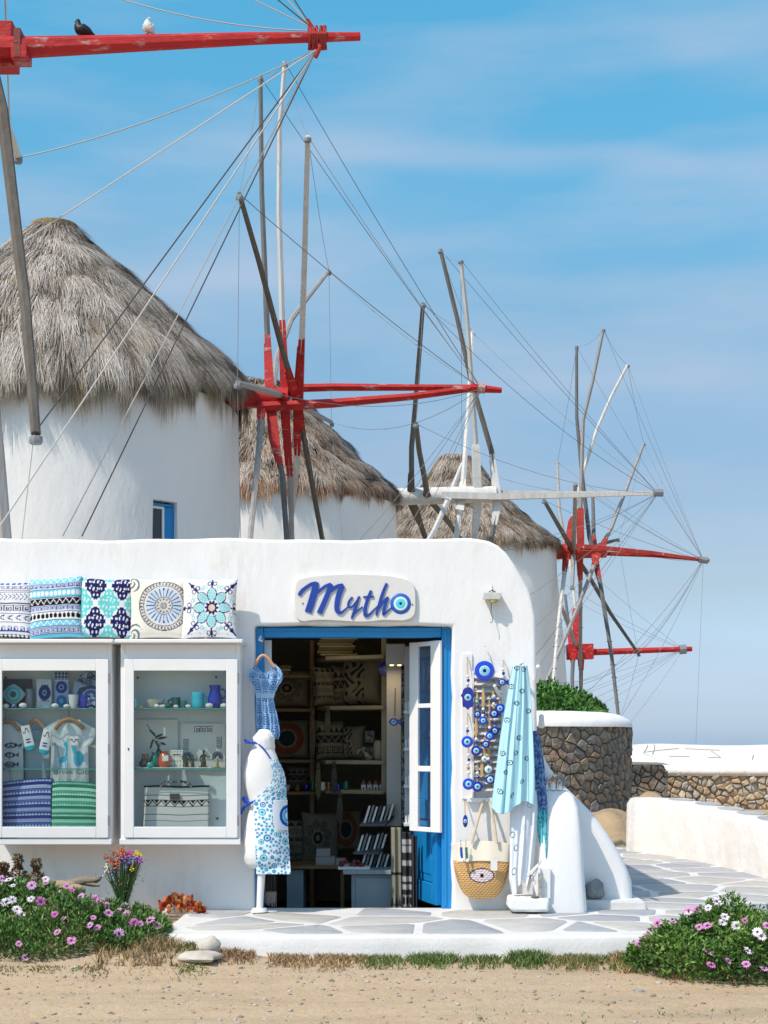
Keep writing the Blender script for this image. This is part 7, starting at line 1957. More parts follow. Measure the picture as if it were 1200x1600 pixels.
for k in range(4):
    px = 568+k*9.5; c_ = P(px, 1234, 12.4); kk = 12.4/F
    r_ = thing('toy_house', c_, ['first','second','third','last'][k]+' of four small toy houses with pink roofs on the low cream shelf', 'souvenir', 'toy houses on the low cream shelf')
    mb = MB(); mb.box((c_.x-3.6*kk, c_.y-.02, c_.z), (c_.x+3.6*kk, c_.y+.02, c_.z+8*kk)); mb.build('wall', PAPERW, r_)
    mb = MB(); mb.prism([(c_.x-4.4*kk, c_.z+8*kk), (c_.x+4.4*kk, c_.z+8*kk), (c_.x, c_.z+15*kk)], c_.y-.024, c_.y+.024); mb.build('roof', mat('pink_roof', (.32,.10,.10), .6), r_)
    mb = MB(); mb.box((c_.x-1*kk, c_.y-.0235, c_.z), (c_.x+1*kk, c_.y-.019, c_.z+4*kk)); mb.build('door', METAL_DARK, r_)
rs = random.Random(9)
for k in range(9):
    px = 438+k*13+rs.uniform(-3, 3); b_ = 1236 if k % 2 else 1186
    if px > 560: continue
    dimpot('trinket_bowl', px, 1236, [(3,0),(4+rs.random()*2,4),(3+rs.random()*3,9+rs.random()*7)], [TEALG, CREAMG, BROWNG, NAVYGLASS][k % 4], ['tiny', 'small', 'squat', 'slim', 'rounded', 'plain', 'low', 'little', 'short'][k]+' '+['green', 'cream', 'brown', 'navy'][k % 4]+' pot in the dark row on the lowest wooden shelf', 'pot', 12.8 if px < 492 else 12.4)
for k in range(7):
    y0 = 1025-k*4.2; mb = MB(); j = rs.uniform(-3, 3); mb.box((XX(498+j, 12.5), 12.46, ZZ(y0, 12.5)), (XX(556+j*1.5, 12.5), 12.75, ZZ(y0-3.6, 12.5)))
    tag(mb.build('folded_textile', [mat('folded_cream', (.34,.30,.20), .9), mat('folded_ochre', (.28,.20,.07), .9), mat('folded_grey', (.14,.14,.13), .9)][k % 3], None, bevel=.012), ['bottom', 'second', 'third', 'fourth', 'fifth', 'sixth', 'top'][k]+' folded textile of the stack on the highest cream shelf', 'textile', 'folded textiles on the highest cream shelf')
for k in range(3):
    y0 = 1054-k*5; mb = MB(); mb.box((XX(426+k*5, 12.8), 12.77, ZZ(y0, 12.8)), (XX(452+k*2, 12.8), 13.1, ZZ(y0-4.4, 12.8)))
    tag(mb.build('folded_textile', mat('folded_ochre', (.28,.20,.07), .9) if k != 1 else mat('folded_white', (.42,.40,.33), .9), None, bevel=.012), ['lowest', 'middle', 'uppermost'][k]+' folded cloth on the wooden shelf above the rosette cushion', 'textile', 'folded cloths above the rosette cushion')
# tall white panel with a lit strip, and card rack
pn = thing('display_stand', P(616, 1150, 11.9), 'tall white display panel inside, with a small lamp glowing under its top box', 'panel')
board('panel_board', mat('panel_paint', (.50,.52,.53), .6, (.46,.48,.49), ns=5), pn, 604, 627, 1008, 1291, 12.0, 12.06)
board('top_box', mat('panel_paint', (.5,.52,.53), .6), pn, 603, 633, 1006, 1038, 11.72, 11.999)
for px in (612, 624):
    mb = MB(); c_ = P(px, 1039.5, 11.8); mb.box((c_.x-.014, 11.76, c_.z-.003), (c_.x+.014, 11.84, c_.z+.001)); mb.build('lamp_tube', mat('warm_lamp', (.8,.6,.3), .5, emit=((1.0,.70,.32), 2.2)), pn, smooth=False)
ld = bpy.data.lights.new('shelf_lamp', 'AREA'); ld.energy = .5; ld.size = .12; ld.color = (1.0, .72, .38); lo_ = bpy.data.objects.new('shelf_lamp', ld); link(lo_); lo_.location = P(612, 1044, 11.8)
ld2 = bpy.data.lights.new('room_fill_light', 'POINT'); ld2.energy = .8; ld2.shadow_soft_size = .12; ld2.color = (1.0, .84, .55); lo2 = bpy.data.objects.new('room_fill_light', ld2); link(lo2); lo2.location = (-.45, 12.1, 2.1)  # unseen fill light added to brighten the room, no fixture hangs here
cr = thing('card_rack', P(637, 1180, 11.45), 'narrow white rack of cards behind the open casement', 'rack')
board('back', mat('panel_paint', (.5,.52,.53), .6), cr, 632, 646, 1010, 1292, 11.6, 11.63)
for y in (1110, 1168, 1226, 1286):
    board('ledge', INNERWHITE, cr, 631, 646, y, y+5, 11.5, 11.599)
    for k in range(3): mb = MB(); mb.box((XX(633+k*4.2, 11.54), 11.53, ZZ(y, 11.54)), (XX(636+k*4.2, 11.54), 11.56, ZZ(y-12-k*2, 11.54))); mb.build('card', PAPERW, cr)
board('bead_strand_strip', mat('speckled_strands', (.22,.22,.20), .7, (.03,.03,.035), ns=45, lo=.48, hi=.52), cr, 627.5, 631.5, 1045, 1288, 11.64, 11.66)
fh = charm(617, 1128, 9, 'dark blue glass fish hanging against the white panel inside', 1075, 'fish', [NAVYGLASS], (), d=11.7, cord=mat('orange_cord', (.45,.20,.06), .8))
# counter, books, table
ct_ = thing('counter', P(585, 1400, 11.7), 'pale blue grey counter cupboard at the right inside the door', 'counter')
CP = mat('counter_paint', (.30,.37,.41), .6, (.27,.33,.37), ns=4)
board('top', CP, ct_, 536, 616, 1360, 1366.5, 11.55, 12.05)
board('cupboard', CP, ct_, 549, 613, 1367, 1440, 11.60, 12.0)
board('cupboard_door', CP, ct_, 556, 611, 1372, 1436, 11.585, 11.5995)
for j, (x0, y0) in enumerate(((560, 1362), (556, 1332), (566, 1288))):
    br_ = thing('book_rack', P(x0+25, y0, 11.85), ['lowest', 'middle', 'highest'][j]+' of three stepped racks of thin white booklets above the counter', 'book rack', 'book racks above the counter')
    mb = MB(); mb.add([tuple(P(x0-4, y0, 11.75)), tuple(P(x0+36, y0, 11.75)), tuple(P(x0+50, y0-14, 11.95)), tuple(P(x0+6, y0-14, 11.95)), tuple(P(x0-4, y0+3, 11.75)), tuple(P(x0+36, y0+3, 11.75)), tuple(P(x0+50, y0-11, 11.95)), tuple(P(x0+6, y0-11, 11.95))], [(0,1,2,3),(7,6,5,4),(0,4,5,1),(1,5,6,2),(2,6,7,3),(3,7,4,0)]); mb.build('tray', mat('dark_tray', (.10,.11,.12), .6), br_)
    for k in range(7):
        a = P(x0+2+k*6, y0-2, 11.78+.01*k); w = 5*11.8/F; h = (24+rs.random()*5)*11.8/F; sl = .30
        mb = MB(); mb.add([(a.x, a.y, a.z), (a.x+w*.62, a.y, a.z), (a.x+w*.62, a.y+.16, a.z+.0), (a.x, a.y+.16, a.z), (a.x+sl*h, a.y+.02, a.z+h), (a.x+w*.62+sl*h, a.y+.02, a.z+h), (a.x+w*.62+sl*h, a.y+.18, a.z+h), (a.x+sl*h, a.y+.18, a.z+h)], [(0,3,2,1),(4,5,6,7),(0,1,5,4),(1,2,6,5),(2,3,7,6),(3,0,4,7)])
        mb.build('booklet', [PAPERW, mat('grey_cover', (.22,.23,.24), .6), PAPERW, mat('dark_cover', (.06,.06,.07), .6)][k % 4], br_)
tb = thing('table', P(480, 1400, 12.2), 'low brown display table in the dark middle of the shop', 'table')
board('top', SHELFWOOD, tb, 452, 540, 1353, 1358, 12.0, 12.5)
board('panel', CP, tb, 448, 474, 1359, 1450, 12.05, 12.45); board('leg', SHELFWOOD, tb, 532, 538, 1359, 1450, 12.05, 12.12)
for px, w, h, lab in ((508, 30, 14, 'long white carton'), (505, 22, 12, 'upper white carton'), (532, 16, 11, 'small white carton'), (552, 30, 9, 'flat white tray')):
    yb = {508:1353, 505:1338.6, 532:1353, 552:1359.5}[px]; d = 12.1 if px < 540 else 11.7
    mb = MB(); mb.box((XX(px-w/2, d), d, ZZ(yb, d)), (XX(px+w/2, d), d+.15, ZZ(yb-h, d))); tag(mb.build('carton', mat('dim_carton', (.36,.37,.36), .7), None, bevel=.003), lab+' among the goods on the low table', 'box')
rtk = thing('trinket_tray', P(548, 1350, 11.65), 'tray heaped with dark red trinkets on the counter', 'tray')
board('tray', PAPERW, rtk, 528, 578, 1355, 1359, 11.62, 11.8)
mb = MB()
for k in range(26): mb.ball(tuple(P(532+rs.random()*40, 1353-rs.random()*7, 11.66+rs.random()*.1)), .010+.008*rs.random(), 6, 4)
o = mb.build('trinkets', BOOKRED, rtk); o['kind'] = 'stuff'
# hanging scarves low on the right
def hang(px0, px1, py0, py1, d, colf, lab):
    r_ = thing('hanging_scarf', P((px0+px1)/2, py0, d), lab, 'scarf')
    sheet('scarf_cloth', lambda U, V: (XX(px0, d)+(XX(px1, d)-XX(px0, d))*U, d+.014*np.sin(U*12+V), ZZ(py1, d)+(ZZ(py0, d)-ZZ(py1, d))*V), colf, 36, 60, r_, CLOTHVC, thick=(0, .004, 0))
def olv(U, V):
    C = blank(U, np.array((.26,.25,.19))); band(C, U, V, .04, .22, np.array((.26,.25,.19)), TRI, 3, DIMBLK*2); C[np.abs(V-.45) < .01] = DIMBLK; return C
def bwst(U, V):
    C = blank(U, np.array((.035,.035,.04))); 
    for v in (.88,.78,.60,.40,.30): C[np.abs(V-v) < .035] = np.array((.40,.40,.40))
    band(C, U, V, .04, .2, np.array((.3,.3,.3)), OVAL, 3, DIMBLK); return C
hang(611, 628, 1293, 1424, 11.4, olv, 'olive grey fringed scarf hanging low beside the counter')
hang(628, 645, 1300, 1422, 11.36, bwst, 'black and white striped scarf hanging low behind the blue door leaf')
hang(643, 652, 1305, 1424, 11.3, lambda U, V: blank(U, np.array((.05,.05,.06))), 'dark speckled scarf next to the blue door leaf')
# round blue plate high on the panel's left
pl = thing('wall_plate', P(601, 1043, 12.1), 'blue round plate half hidden behind the white panel', 'plate')
eye_disc('plate', pl, tuple(P(603, 1045, 12.15)), [.06, .035], [COBALT, NAVYGLASS], th=.01)

# ================================================================== PLANTS
def leaves(name, parent, pos, nrm_, ln, wd, cols, seed, m=None, up=.35, cup=True):
    r_ = np.random.default_rng(seed); n = len(pos)
    dirv = r_.normal(0, 1, (n, 3))*.75 + nrm_*.8 + np.array([0, 0, up]); dirv /= np.linalg.norm(dirv, axis=1)[:, None]
    side = np.cross(dirv, r_.normal(0, 1, (n, 3))); side /= (np.linalg.norm(side, axis=1)[:, None]+1e-9)
    nn = np.cross(side, dirv)
    L = ln*r_.uniform(.6, 1.35, n); W = wd*r_.uniform(.7, 1.3, n)
    b0 = pos; m1 = pos+dirv*(L*.55)[:, None]+side*(W*.5)[:, None]+nn*(W*.12)[:, None]; m2 = pos+dirv*(L*.55)[:, None]-side*(W*.5)[:, None]+nn*(W*.12)[:, None]
    tp_ = pos+dirv*L[:, None]-nn*(L*.08)[:, None]; md = pos+dirv*(L*.5)[:, None]-nn*(W*.10)[:, None]
    vs = np.stack([b0, m1, tp_, m2, md], 1).reshape(-1, 3); k = np.arange(n)*5
    fs_ = np.vstack([np.stack([k, k+1, k+4], -1), np.stack([k+1, k+2, k+4], -1), np.stack([k+2, k+3, k+4], -1), np.stack([k+3, k, k+4], -1)])
    cc = np.array(cols); f = (np.sin(pos[:, 0]*9+pos[:, 2]*11)+np.sin(pos[:, 1]*10-pos[:, 0]*6+2)+np.sin(pos[:, 2]*17))/3
    t_ = np.clip(.5+.38*f+r_.normal(0, .2, n), 0, .999)*(len(cc)-1); i0 = t_.astype(int); q = (t_-i0)[:, None]
    C = (cc[i0]*(1-q)+cc[i0+1]*q)*r_.uniform(.75, 1.25, n)[:, None]
    o = obj_np(name, parent, vs, fs_, m or LEAFM, np.repeat(C, 5, axis=0)); o['kind'] = 'stuff'; return o
EXPO = [.36]
def mound_H(X, Y, ms, seed=0):
    H = np.full(np.shape(X), -9.0)
    for cx, cy, rx, ry, h in ms:
        q = 1-((X-cx)/rx)**2-((Y-cy)/ry)**2
        hh = np.where(q > 0, h*np.clip(q, 0, 1)**EXPO[0]*(1+.16*np.sin(X*9+Y*5+seed)+.12*np.sin(Y*13-X*7)+.08*np.sin(X*23+Y*19)+.13*np.sin(X*41+3*np.sin(17*Y))*np.sin(37*Y)), -9)
        H = np.maximum(H, hh)
    return H
def bush(name, ms, nl, ln, wd, cols, label, seed, flowers=(), base=None, cat='shrub', stemcol=(.12,.10,.05), up=.35):
    r_ = np.random.default_rng(seed); cx, cy = ms[0][0], ms[0][1]
    root = thing(name, (cx, cy, float(ground_z(cx, cy)) if base is None else base), label, cat)
    x0 = min(m[0]-m[2] for m in ms); x1 = max(m[0]+m[2] for m in ms); y0 = min(m[1]-m[3] for m in ms); y1 = max(m[1]+m[3] for m in ms)
    X = r_.uniform(x0, x1, nl*3); Y = r_.uniform(y0, y1, nl*3); H = mound_H(X, Y, ms, seed); k = H > 0; X, Y, H = X[k], Y[k], H[k]
    # more leaves on the steep faces
    X, Y, H = X[:nl], Y[:nl], H[:nl]; n = len(X)
    f = 1-np.abs(r_.normal(0, .22, n)); f = np.clip(f, 0, 1.04); st = r_.random(n) < .35; f[st] = r_.random(st.sum())
    gz = ground_z(X, Y) if base is None else np.full(n, base)
    Z = gz+H*f
    e = .03; dx = (mound_H(X+e, Y, ms, seed)-mound_H(X-e, Y, ms, seed))/(2*e); dy = (mound_H(X, Y+e, ms, seed)-mound_H(X, Y-e, ms, seed))/(2*e)
    N = np.stack([-np.clip(dx, -4, 4), -np.clip(dy, -4, 4), np.ones(n)], -1); N /= np.linalg.norm(N, axis=1)[:, None]
    leaves('foliage', root, np.stack([X, Y, Z], -1), N, ln, wd, cols, seed, up=up)
    mb = MB()
    for _ in range(46):
        i_ = r_.integers(n); mb.tube([(X[i_]+r_.normal(0,.05), Y[i_]+r_.normal(0,.05), gz[i_]-.03), (X[i_], Y[i_], gz[i_]+H[i_]*.5), (X[i_]+r_.normal(0,.04), Y[i_]+r_.normal(0,.04), gz[i_]+H[i_]*.95)], [.006,.005,.003], 5)
    o = mb.build('stems', mat('plant_stem', stemcol, .9), root); o['kind'] = 'stuff'
    # flowers where the ray through the spot meets the mound
    for (px, py, kind) in flowers:
        hit = None
        for d in np.arange(7.5, 11.5, .015):
            p = P(px, py, d); g_ = (float(ground_z(p.x, p.y)) if base is None else base); h = float(mound_H(np.array(p.x), np.array(p.y), ms, seed))
            if h > 0 and p.z < g_+h: hit = p; break
        tries = 0
        while hit is None and tries < 10:
            tries += 1; py += 4
            for d in np.arange(7.5, 11.5, .02):
                p = P(px, py, d); g_ = (float(ground_z(p.x, p.y)) if base is None else base); h = float(mound_H(np.array(p.x), np.array(p.y), ms, seed))
                if h > 0 and p.z < g_+h: hit = p; break
        if hit is None: continue
        flower(root, hit+Vector((0, -.025, .015)), kind)
    return root
FL = {}
PK = {'p': ((.66,.34,.56),(.52,.14,.40)), 'w': ((.78,.74,.77),(.70,.60,.68)), 'm': ((.60,.20,.44),(.45,.08,.30)), 'l': ((.66,.40,.62),(.55,.22,.50))}
def flower_mesh(kind):
    mb = MB(); n = 15
    for k in range(n):
        a = 2*math.pi*k/n+random.uniform(-.06, .06); L = .034*random.uniform(.88, 1.08); w = .0058; ca_, sa_ = math.cos(a), math.sin(a); z = random.uniform(.001, .006)
        mb.add([(.006*ca_, .006*sa_, .001), (.6*L*ca_-w*sa_, .6*L*sa_+w*ca_, z+.003), (L*ca_, L*sa_, z-.001), (.6*L*ca_+w*sa_, .6*L*sa_-w*ca_, z+.003)], [(0,3,2,1)], 0)
        mb.add([(.005*ca_, .005*sa_, .0016), (.3*L*ca_-w*.55*sa_, .3*L*sa_+w*.55*ca_, .0036), (.42*L*ca_, .42*L*sa_, z*.5+.0035), (.3*L*ca_+w*.55*sa_, .3*L*sa_-w*.55*ca_, .0036)], [(0,3,2,1)], 1)
    mb.lathe([(.0075, .001), (.0072, .005), (.003, .0075)], (0,0,0), 9, 2)
    mb.tube([(0,0,0), (.004,.0,-.03), (.0,.006,-.07)], .0016, 4, mi=3)
    c1, c2 = PK[kind]
    return mb.mesh('flower', [mat('petal_'+kind, c1, .6), mat('petal_base_'+kind, c2, .6), mat('flower_eye', (.035,.02,.09), .6), mat('flower_stalk', (.06,.12,.03), .7)], False)
def flower(root, p, kind):
    if kind not in FL: FL[kind] = [flower_mesh(kind) for _ in range(3)]
    o = bpy.data.objects.new('flower', random.choice(FL[kind])); o.location = p
    o.rotation_euler = (math.radians(random.uniform(18, 62)), random.uniform(-.5, .5), random.uniform(-.6, .6)); s = random.uniform(.62, 1.12); o.scale = (s, s, s); link(o, root)
GREENS = [(.02,.055,.013),(.038,.105,.02),(.065,.16,.03),(.11,.22,.045),(.17,.26,.07)]
lf_fl = [(15,1366,'w'),(4,1376,'l'),(22,1387,'w'),(73,1365,'w'),(73,1383,'p'),(51,1387,'l'),(106,1388,'p'),(114,1390,'m'),(156,1391,'p'),(128,1404,'l'),(149,1408,'p'),(168,1417,'p'),(198,1418,'l'),(186,1426,'p'),(171,1430,'p'),(199,1432,'p'),(147,1437,'p'),(11,1413,'w'),(21,1409,'w'),(50,1408,'w'),(65,1412,'m'),(35,1432,'w'),(28,1424,'w'),(87,1432,'m'),(100,1439,'l'),(142,1449,'l'),(153,1453,'p'),(210,1445,'m'),(220,1447,'p'),(236,1441,'p'),(246,1449,'p'),(187,1462,'l'),(91,1460,'p'),(113,1473,'p'),(31,1478,'p'),(41,1500,'l'),(-20,1400,'w'),(-30,1440,'p')]
bush('flowering_shrub', [(-2.75,9.72,.85,.80,.30),(-2.05,9.60,.52,.72,.235),(-1.66,9.58,.32,.52,.15)], 36000, .042, .012, GREENS+[(.20,.17,.08)], 'wide daisy shrub with pink and white flowers under the left cabinet', 41, lf_fl)
rt_fl = [(991,1459,'p'),(998,1454,'p'),(1009,1446,'p'),(1026,1430,'p'),(1017,1438,'p'),(1051,1420,'p'),(1075,1415,'p'),(1088,1412,'p'),(1091,1452,'p'),(1104,1450,'p'),(1104,1492,'p'),(1109,1511,'m'),(1136,1505,'p'),(1164,1510,'p'),(1192,1517,'p'),(1162,1442,'m'),(1197,1450,'p'),(1075,1429,'w'),(1105,1422,'w'),(1118,1412,'w'),(1131,1436,'w'),(1127,1445,'w'),(1149,1450,'w'),(1182,1460,'w'),(1188,1467,'w'),(1166,1489,'w'),(1230,1440,'p'),(1225,1490,'w')]
bush('flowering_shrub', [(2.00,8.84,.56,.46,.33),(2.62,8.78,.55,.50,.28),(1.72,8.92,.31,.30,.22)], 27000, .036, .014, [(.025,.06,.013),(.05,.12,.022),(.09,.19,.035),(.145,.27,.05),(.21,.31,.08)], 'low daisy shrub with pink and white flowers at the right edge of the terrace', 52, rt_fl)
# hedge on the round wall
EXPO[0] = .5
bush('hedge', [(cx1-.10, 24.0, 1.72, 1.6, .50)], 26000, .085, .042, [(.035,.09,.02),(.06,.16,.03),(.09,.23,.04),(.13,.31,.06)], 'bright green clipped hedge growing on top of the round stone wall', 61, (), base=zt1+.12, cat='hedge')
# soil inside the enclosure
mb = MB(); mb.lathe([(R1-.70, zt1+.10), (.01, zt1+.16)], (cx1, cy1, 0), 40); o = mb.build('planter_soil', THATCHBASE, rw)
# reddish spikes behind the left shrub
def spike(px, py, d, h, label, seed):
    r_ = np.random.default_rng(seed); base_ = P(px, py, d); root = thing('flower_spike', base_, label, 'plant'); k = d/F
    mb = MB(); mb.tube([base_, base_+Vector((.01, 0, h*.5)), base_+Vector((-.005, 0, h))], [.007,.006,.004], 6); mb.build('stem', mat('red_stem', (.16,.08,.04), .9), root)
    n = 420; t_ = r_.random(n); a = r_.random(n)*6.28; rad = (.035+.02*np.sin(t_*9))*(1.1-t_*.8); pos = np.stack([base_.x+rad*np.cos(a), base_.y+rad*np.sin(a), base_.z+h*(.25+.78*t_)], -1)
    N = np.stack([np.cos(a), np.sin(a), np.full(n, .3)], -1); leaves('florets', root, pos, N, .022, .012, [(.10,.03,.02),(.20,.08,.04),(.16,.15,.05),(.28,.17,.09)], seed)
spike(28, 1385, 10.15, .20, 'tallest reddish seed spike behind the left shrub', 1)
spike(57, 1392, 10.10, .20, 'brown drooping seed spike beside the tallest one', 2)
spike(6, 1390, 10.10, .17, 'short reddish spike at the left edge of the picture', 3)
# dried bouquet
bq = thing('bouquet', P(192, 1420, 10.25), 'bunch of dried flowers in pink, orange, blue and yellow against the wall', 'bouquet')
rb_ = random.Random(12); heads = []
hl_ = [(168,1355,'white_statice',(.62,.62,.50)),(167,1363,'white_statice',(.62,.62,.50)),(175,1346,'coral_statice',(.55,.14,.10)),(180,1350,'coral_statice',(.55,.14,.10)),(184,1344,'coral_statice',(.55,.14,.10)),(186,1338,'coral_statice',(.55,.14,.10)),(189,1333,'orange_statice',(.60,.20,.04)),(178,1333,'brown_statice',(.32,.10,.05)),(168,1340,'brown_statice',(.32,.10,.05)),(194,1336,'pink_statice',(.55,.06,.30)),(198,1332,'pink_statice',(.55,.06,.30)),(203,1334,'pink_statice',(.55,.06,.30)),(196,1343,'pink_statice',(.55,.06,.30)),(190,1330,'orange_statice',(.60,.20,.04)),
 (191,1345,'blue_statice',(.20,.18,.52)),(204,1341,'blue_statice',(.20,.18,.52)),(210,1340,'blue_statice',(.20,.18,.52)),(214,1344,'violet_statice',(.38,.10,.42)),(219,1346,'violet_statice',(.38,.10,.42)),(216,1341,'violet_statice',(.38,.10,.42)),(212,1336,'yellow_statice',(.70,.50,.05)),(216,1335,'yellow_statice',(.70,.50,.05)),(207,1356,'yellow_statice',(.70,.50,.05)),(197,1357,'blue_statice',(.20,.18,.52)),(181,1358,'coral_statice',(.55,.14,.10)),(177,1363,'blue_statice',(.25,.22,.50)),(188,1381,'coral_statice',(.55,.14,.10)),(189,1327,'brown_statice',(.40,.09,.04)),(200,1346,'blue_statice',(.20,.18,.52))]
mb = MB()
for px, py, nm, c in hl_:
    for _ in range(3):
        d = 10.25+rb_.uniform(-.05, .05); mb.tube(spline([P(192+(px-192)*.12, 1420, d), P(192+(px-192)*.45+rb_.uniform(-3,3), 1392, d), P(px+rb_.uniform(-4,4), py+6, d)], 3), [.0028]*6+[.0018], 4)
mb.build('stalks', mat('dark_green_stalk', (.035,.085,.025), .8, (.06,.10,.03), ns=20), bq)['kind'] = 'stuff'
for px, py, nm, c in hl_:
    mb = MB()
    for _ in range(15):
        q = P(px+rb_.gauss(0, 2.7), py+rb_.gauss(0, 2.1), 10.25+rb_.uniform(-.05, .04)); mb.ball(tuple(q), rb_.uniform(.005, .009), 5, 4, sc=(1, 1, .8))
    mb.build('flower_head', mat(nm, tuple(min(.8, v*1.25) for v in c), .8, c, ns=90), bq, smooth=False)
n = 500; r_ = np.random.default_rng(3); t_ = r_.random(n); pos = np.stack([XX(192, 10.25)+(r_.normal(0, 1, n))*(.02+.055*t_), 10.25+r_.normal(0, .03, n), ZZ(1415-60*t_, 10.25)], -1)
leaves('sprigs', bq, pos, np.tile([0, -.3, .6], (n, 1)), .03, .004, GREENS, 5)
# red-orange succulent by the terrace edge
sc_ = thing('succulent', P(284, 1424, 10.66), 'orange red leafy succulent growing against the wall base', 'plant')
def leaf_mesh():
    mb = MB(); o_ = [(0,0),(.008,.010),(.014,.022),(.013,.032),(.006,.038),(0,.039),(-.006,.038),(-.013,.032),(-.014,.022),(-.008,.010)]
    mb.add([(x, .003*math.cos(x*120)-.003, z) for x, z in o_]+[(0, -.006, .022)], [(i_, (i_+1) % 10, 10) for i_ in range(10)]); mb.add([(x, .004, z) for x, z in o_], [tuple(range(10))[::-1]]); return mb
lm = [leaf_mesh().mesh('leaf', mat('red_leaf_%d' % k, c, .5, tuple(v*.7 for v in c), ns=30), True, 60) for k, c in enumerate([(.55,.07,.02),(.62,.16,.03),(.42,.04,.02),(.60,.26,.06)])]
for k in range(150):
    u = rb_.random(); px = 252+64*u; hgt = 24*(1-((u-.42)/.6)**2)+3; py = 1424-rb_.random()**.7*hgt
    o = bpy.data.objects.new('leaf', rb_.choice(lm)); o.location = P(px, py+4, 10.60+rb_.uniform(-.07, .10)); o.rotation_euler = (rb_.uniform(-.9, .5), rb_.uniform(-.8, .8), rb_.uniform(-1.6, 1.6)); s = rb_.uniform(.7, 1.15); o.scale = (s, s, s); link(o, sc_)
# driftwood and stones on the bank
dw = thing('driftwood', P(130, 1384, 10.3), 'long grey driftwood branch lying behind the left shrub', 'driftwood')
mb = MB(); mb.tube(spline([P(96,1386,10.35), P(115,1380,10.33), P(135,1376,10.3), P(150,1375,10.28), P(159,1370,10.26)], 5), [.012,.02,.024,.028,.030,.03,.03,.03,.03,.03,.028,.028,.026,.024,.022,.02,.018,.016,.012,.008,.004], 8); mb.build('branch', DRIFT, dw, ang=80)
mb = MB(); mb.tube(spline([P(135,1379,10.3), P(146,1382,10.28), P(156,1384,10.26)], 4), [.022,.02,.02,.018,.016,.014,.01,.008,.004], 8); mb.build('side_branch', DRIFT, dw, ang=80)
TANROCK = mat('tan_limestone', (.44,.33,.21), .9, (.34,.27,.19), ns=12, bump=.5, bs=25)
WHITEROCK = mat('pale_limestone', (.56,.52,.46), .9, (.46,.42,.36), ns=8, bump=.4, bs=20)
rock('rock', P(92, 1384, 10.2), .07, (1.7, .9, .55), TANROCK, 'long tan rock at the left end of the driftwood', 'rock', 7)
rock('rock', P(114, 1388, 10.1), .055, (1.6, .8, .5), TANROCK, 'smaller tan rock under the driftwood', 'rock', 8)
rock('rock', P(88, 1398, 10.0), .07, (1.8, .9, .4), WHITEROCK, 'whitish flat rock peeping over the left shrub', 'rock', 9)
def hit(px, py, up=0.0):
    d = (EYE+.14)*F/(py-HZ)
    for _ in range(12): d = .5*d+.5*(EYE-float(ground_z((px-600)*d/F, d)))*F/(py-HZ)
    return P(px, py, d)+Vector((0, 0, up))
rock('rock', hit(312, 1500, .02), .12, (1.0, 1.15, .28), WHITEROCK, 'flat pale slab lying on the soil before the terrace', 'rock', 10)
rock('rock', hit(327, 1488, .035), .075, (.95, .8, .8), WHITEROCK, 'pointed pale stone leaning on the flat slab', 'rock', 11)
rock('rock', hit(1000, 1550), .022, (1.3, .8, .6), GREYROCK, 'small brown stone lying on the track below the right shrub', 'rock', 12)
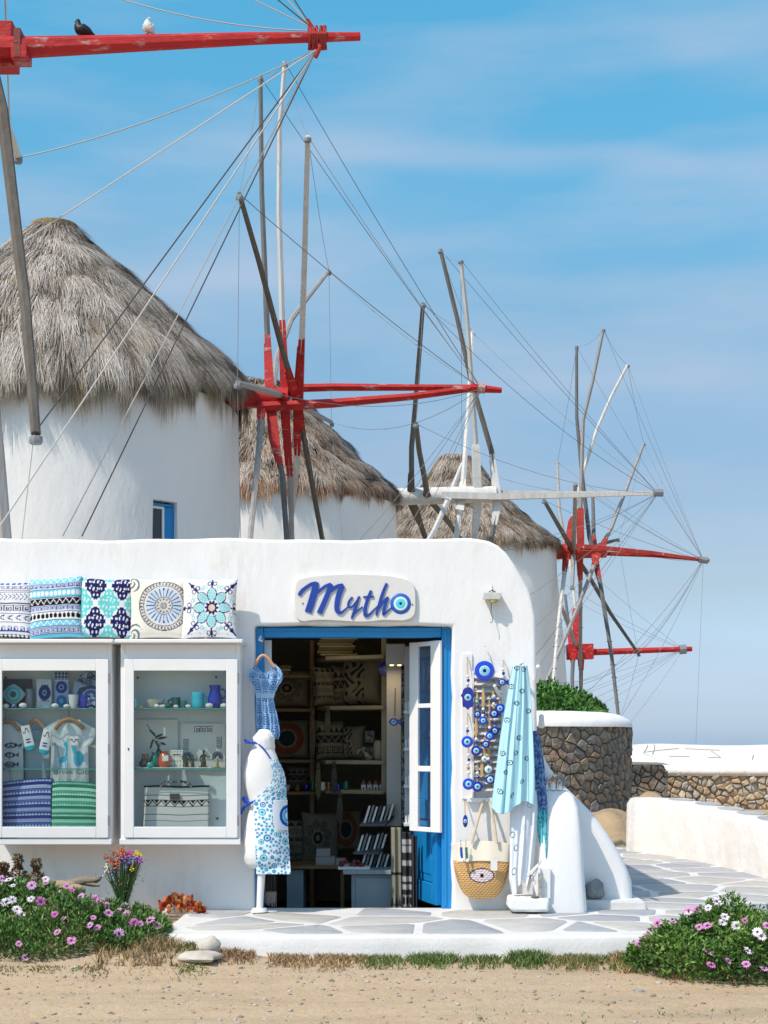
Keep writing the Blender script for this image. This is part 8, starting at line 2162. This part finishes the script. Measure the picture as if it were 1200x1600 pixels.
# grass, green and dry
def grass(name, patches, label, seed, wid=.0035):
    r_ = np.random.default_rng(seed); V_ = []; C_ = []; F_ = []; b0 = 0
    for (px0, px1, py0, py1, n, hgt, cols) in patches:
        px = r_.normal((px0+px1)/2, (px1-px0)*.12, n)*.3+r_.uniform(px0-4, px1+4, n)*.7 if px1-px0 < 120 else r_.uniform(px0, px1, n); py = py0+(py1-py0)*np.minimum(np.abs(r_.normal(0, .55, n)), 1.25)
        cl = (np.sin(px*.21+py*.3)+np.sin(px*.083+2)+np.sin(px*.53-py*.4)) > -.55 + r_.normal(0, .6, n); px, py = px[cl], py[cl]; n = len(px)
        d = (EYE+.14)*F/(py-HZ)
        for _ in range(8): d = .5*d+.5*(EYE-ground_z((px-600)*d/F, d))*F/(py-HZ)
        d = np.where(d > 9.33, 9.33-r_.random(n)**2*.25, d); X = (px-600)*d/F; Y = d; Z = ground_z(X, Y)-.004
        h = hgt*r_.uniform(.3, 1.2, n); lean = r_.normal(0, .55, (n, 2))*h[:, None]
        a = r_.random(n)*3.14; w = wid*r_.uniform(.6, 1.4, n); sx_ = np.cos(a)*w; sy_ = np.sin(a)*w
        p0 = np.stack([X-sx_, Y-sy_, Z], -1); p1 = np.stack([X+sx_, Y+sy_, Z], -1)
        m1 = np.stack([X+lean[:, 0]*.4, Y+lean[:, 1]*.4, Z+h*.6], -1); tp_ = np.stack([X+lean[:, 0], Y+lean[:, 1], Z+h], -1)
        s_ = np.stack([sx_, sy_, 0*sx_], -1)*.7
        V_.append(np.stack([p0, p1, m1+s_, m1-s_, tp_], 1).reshape(-1, 3)); k = b0+np.arange(n)*5
        F_.append(np.vstack([np.stack([k, k+1, k+2], -1), np.stack([k, k+2, k+3], -1), np.stack([k+3, k+2, k+4], -1)])); b0 += n*5
        cc = np.array(cols)[r_.integers(0, len(cols), n)]*r_.uniform(.7, 1.25, (n, 1)); C_.append(np.repeat(cc, 5, axis=0))
    o = obj_np(name, None, np.vstack(V_), np.vstack(F_), LEAFM, np.vstack(C_)); tag(o, label, 'grass', kind='stuff')
GR = [(.05,.11,.02),(.09,.16,.03),(.13,.19,.05)]; DRYC = [(.32,.20,.10),(.40,.27,.13),(.24,.14,.08),(.46,.34,.19)]; MIX = GR+DRYC[:2]
grass('grass', [(560,990,1495,1511,7500,.042,GR+GR+[(.25,.22,.08),(.32,.24,.11)]), (630,720,1495,1508,900,.06,GR), (790,860,1493,1508,1300,.07,GR), (850,980,1492,1512,1500,.04,MIX), (255,345,1464,1474,700,.045,MIX), (265,330,1508,1526,380,.02,GR), (0,170,1510,1524,900,.02,MIX), (520,600,1496,1506,500,.03,MIX), (960,1010,1480,1512,500,.06,GR), (700,1200,1578,1600,160,.02,GR)], 'short green grass along the foot of the terrace edge', 71)
grass('dry_grass', [(420,575,1494,1508,2800,.042,DRYC), (440,550,1500,1516,1200,.022,DRYC), (150,275,1452,1498,3800,.07,DRYC+[(.10,.14,.03)]), (330,405,1484,1503,1000,.045,DRYC[:3]), (945,1040,1486,1514,1700,.06,DRYC+[(.40,.30,.10)]), (850,960,1494,1514,900,.04,DRYC), (1010,1110,1520,1535,500,.03,DRYC), (130,300,1505,1530,500,.02,DRYC)], 'dry brown grass and straw on the bare soil', 72)
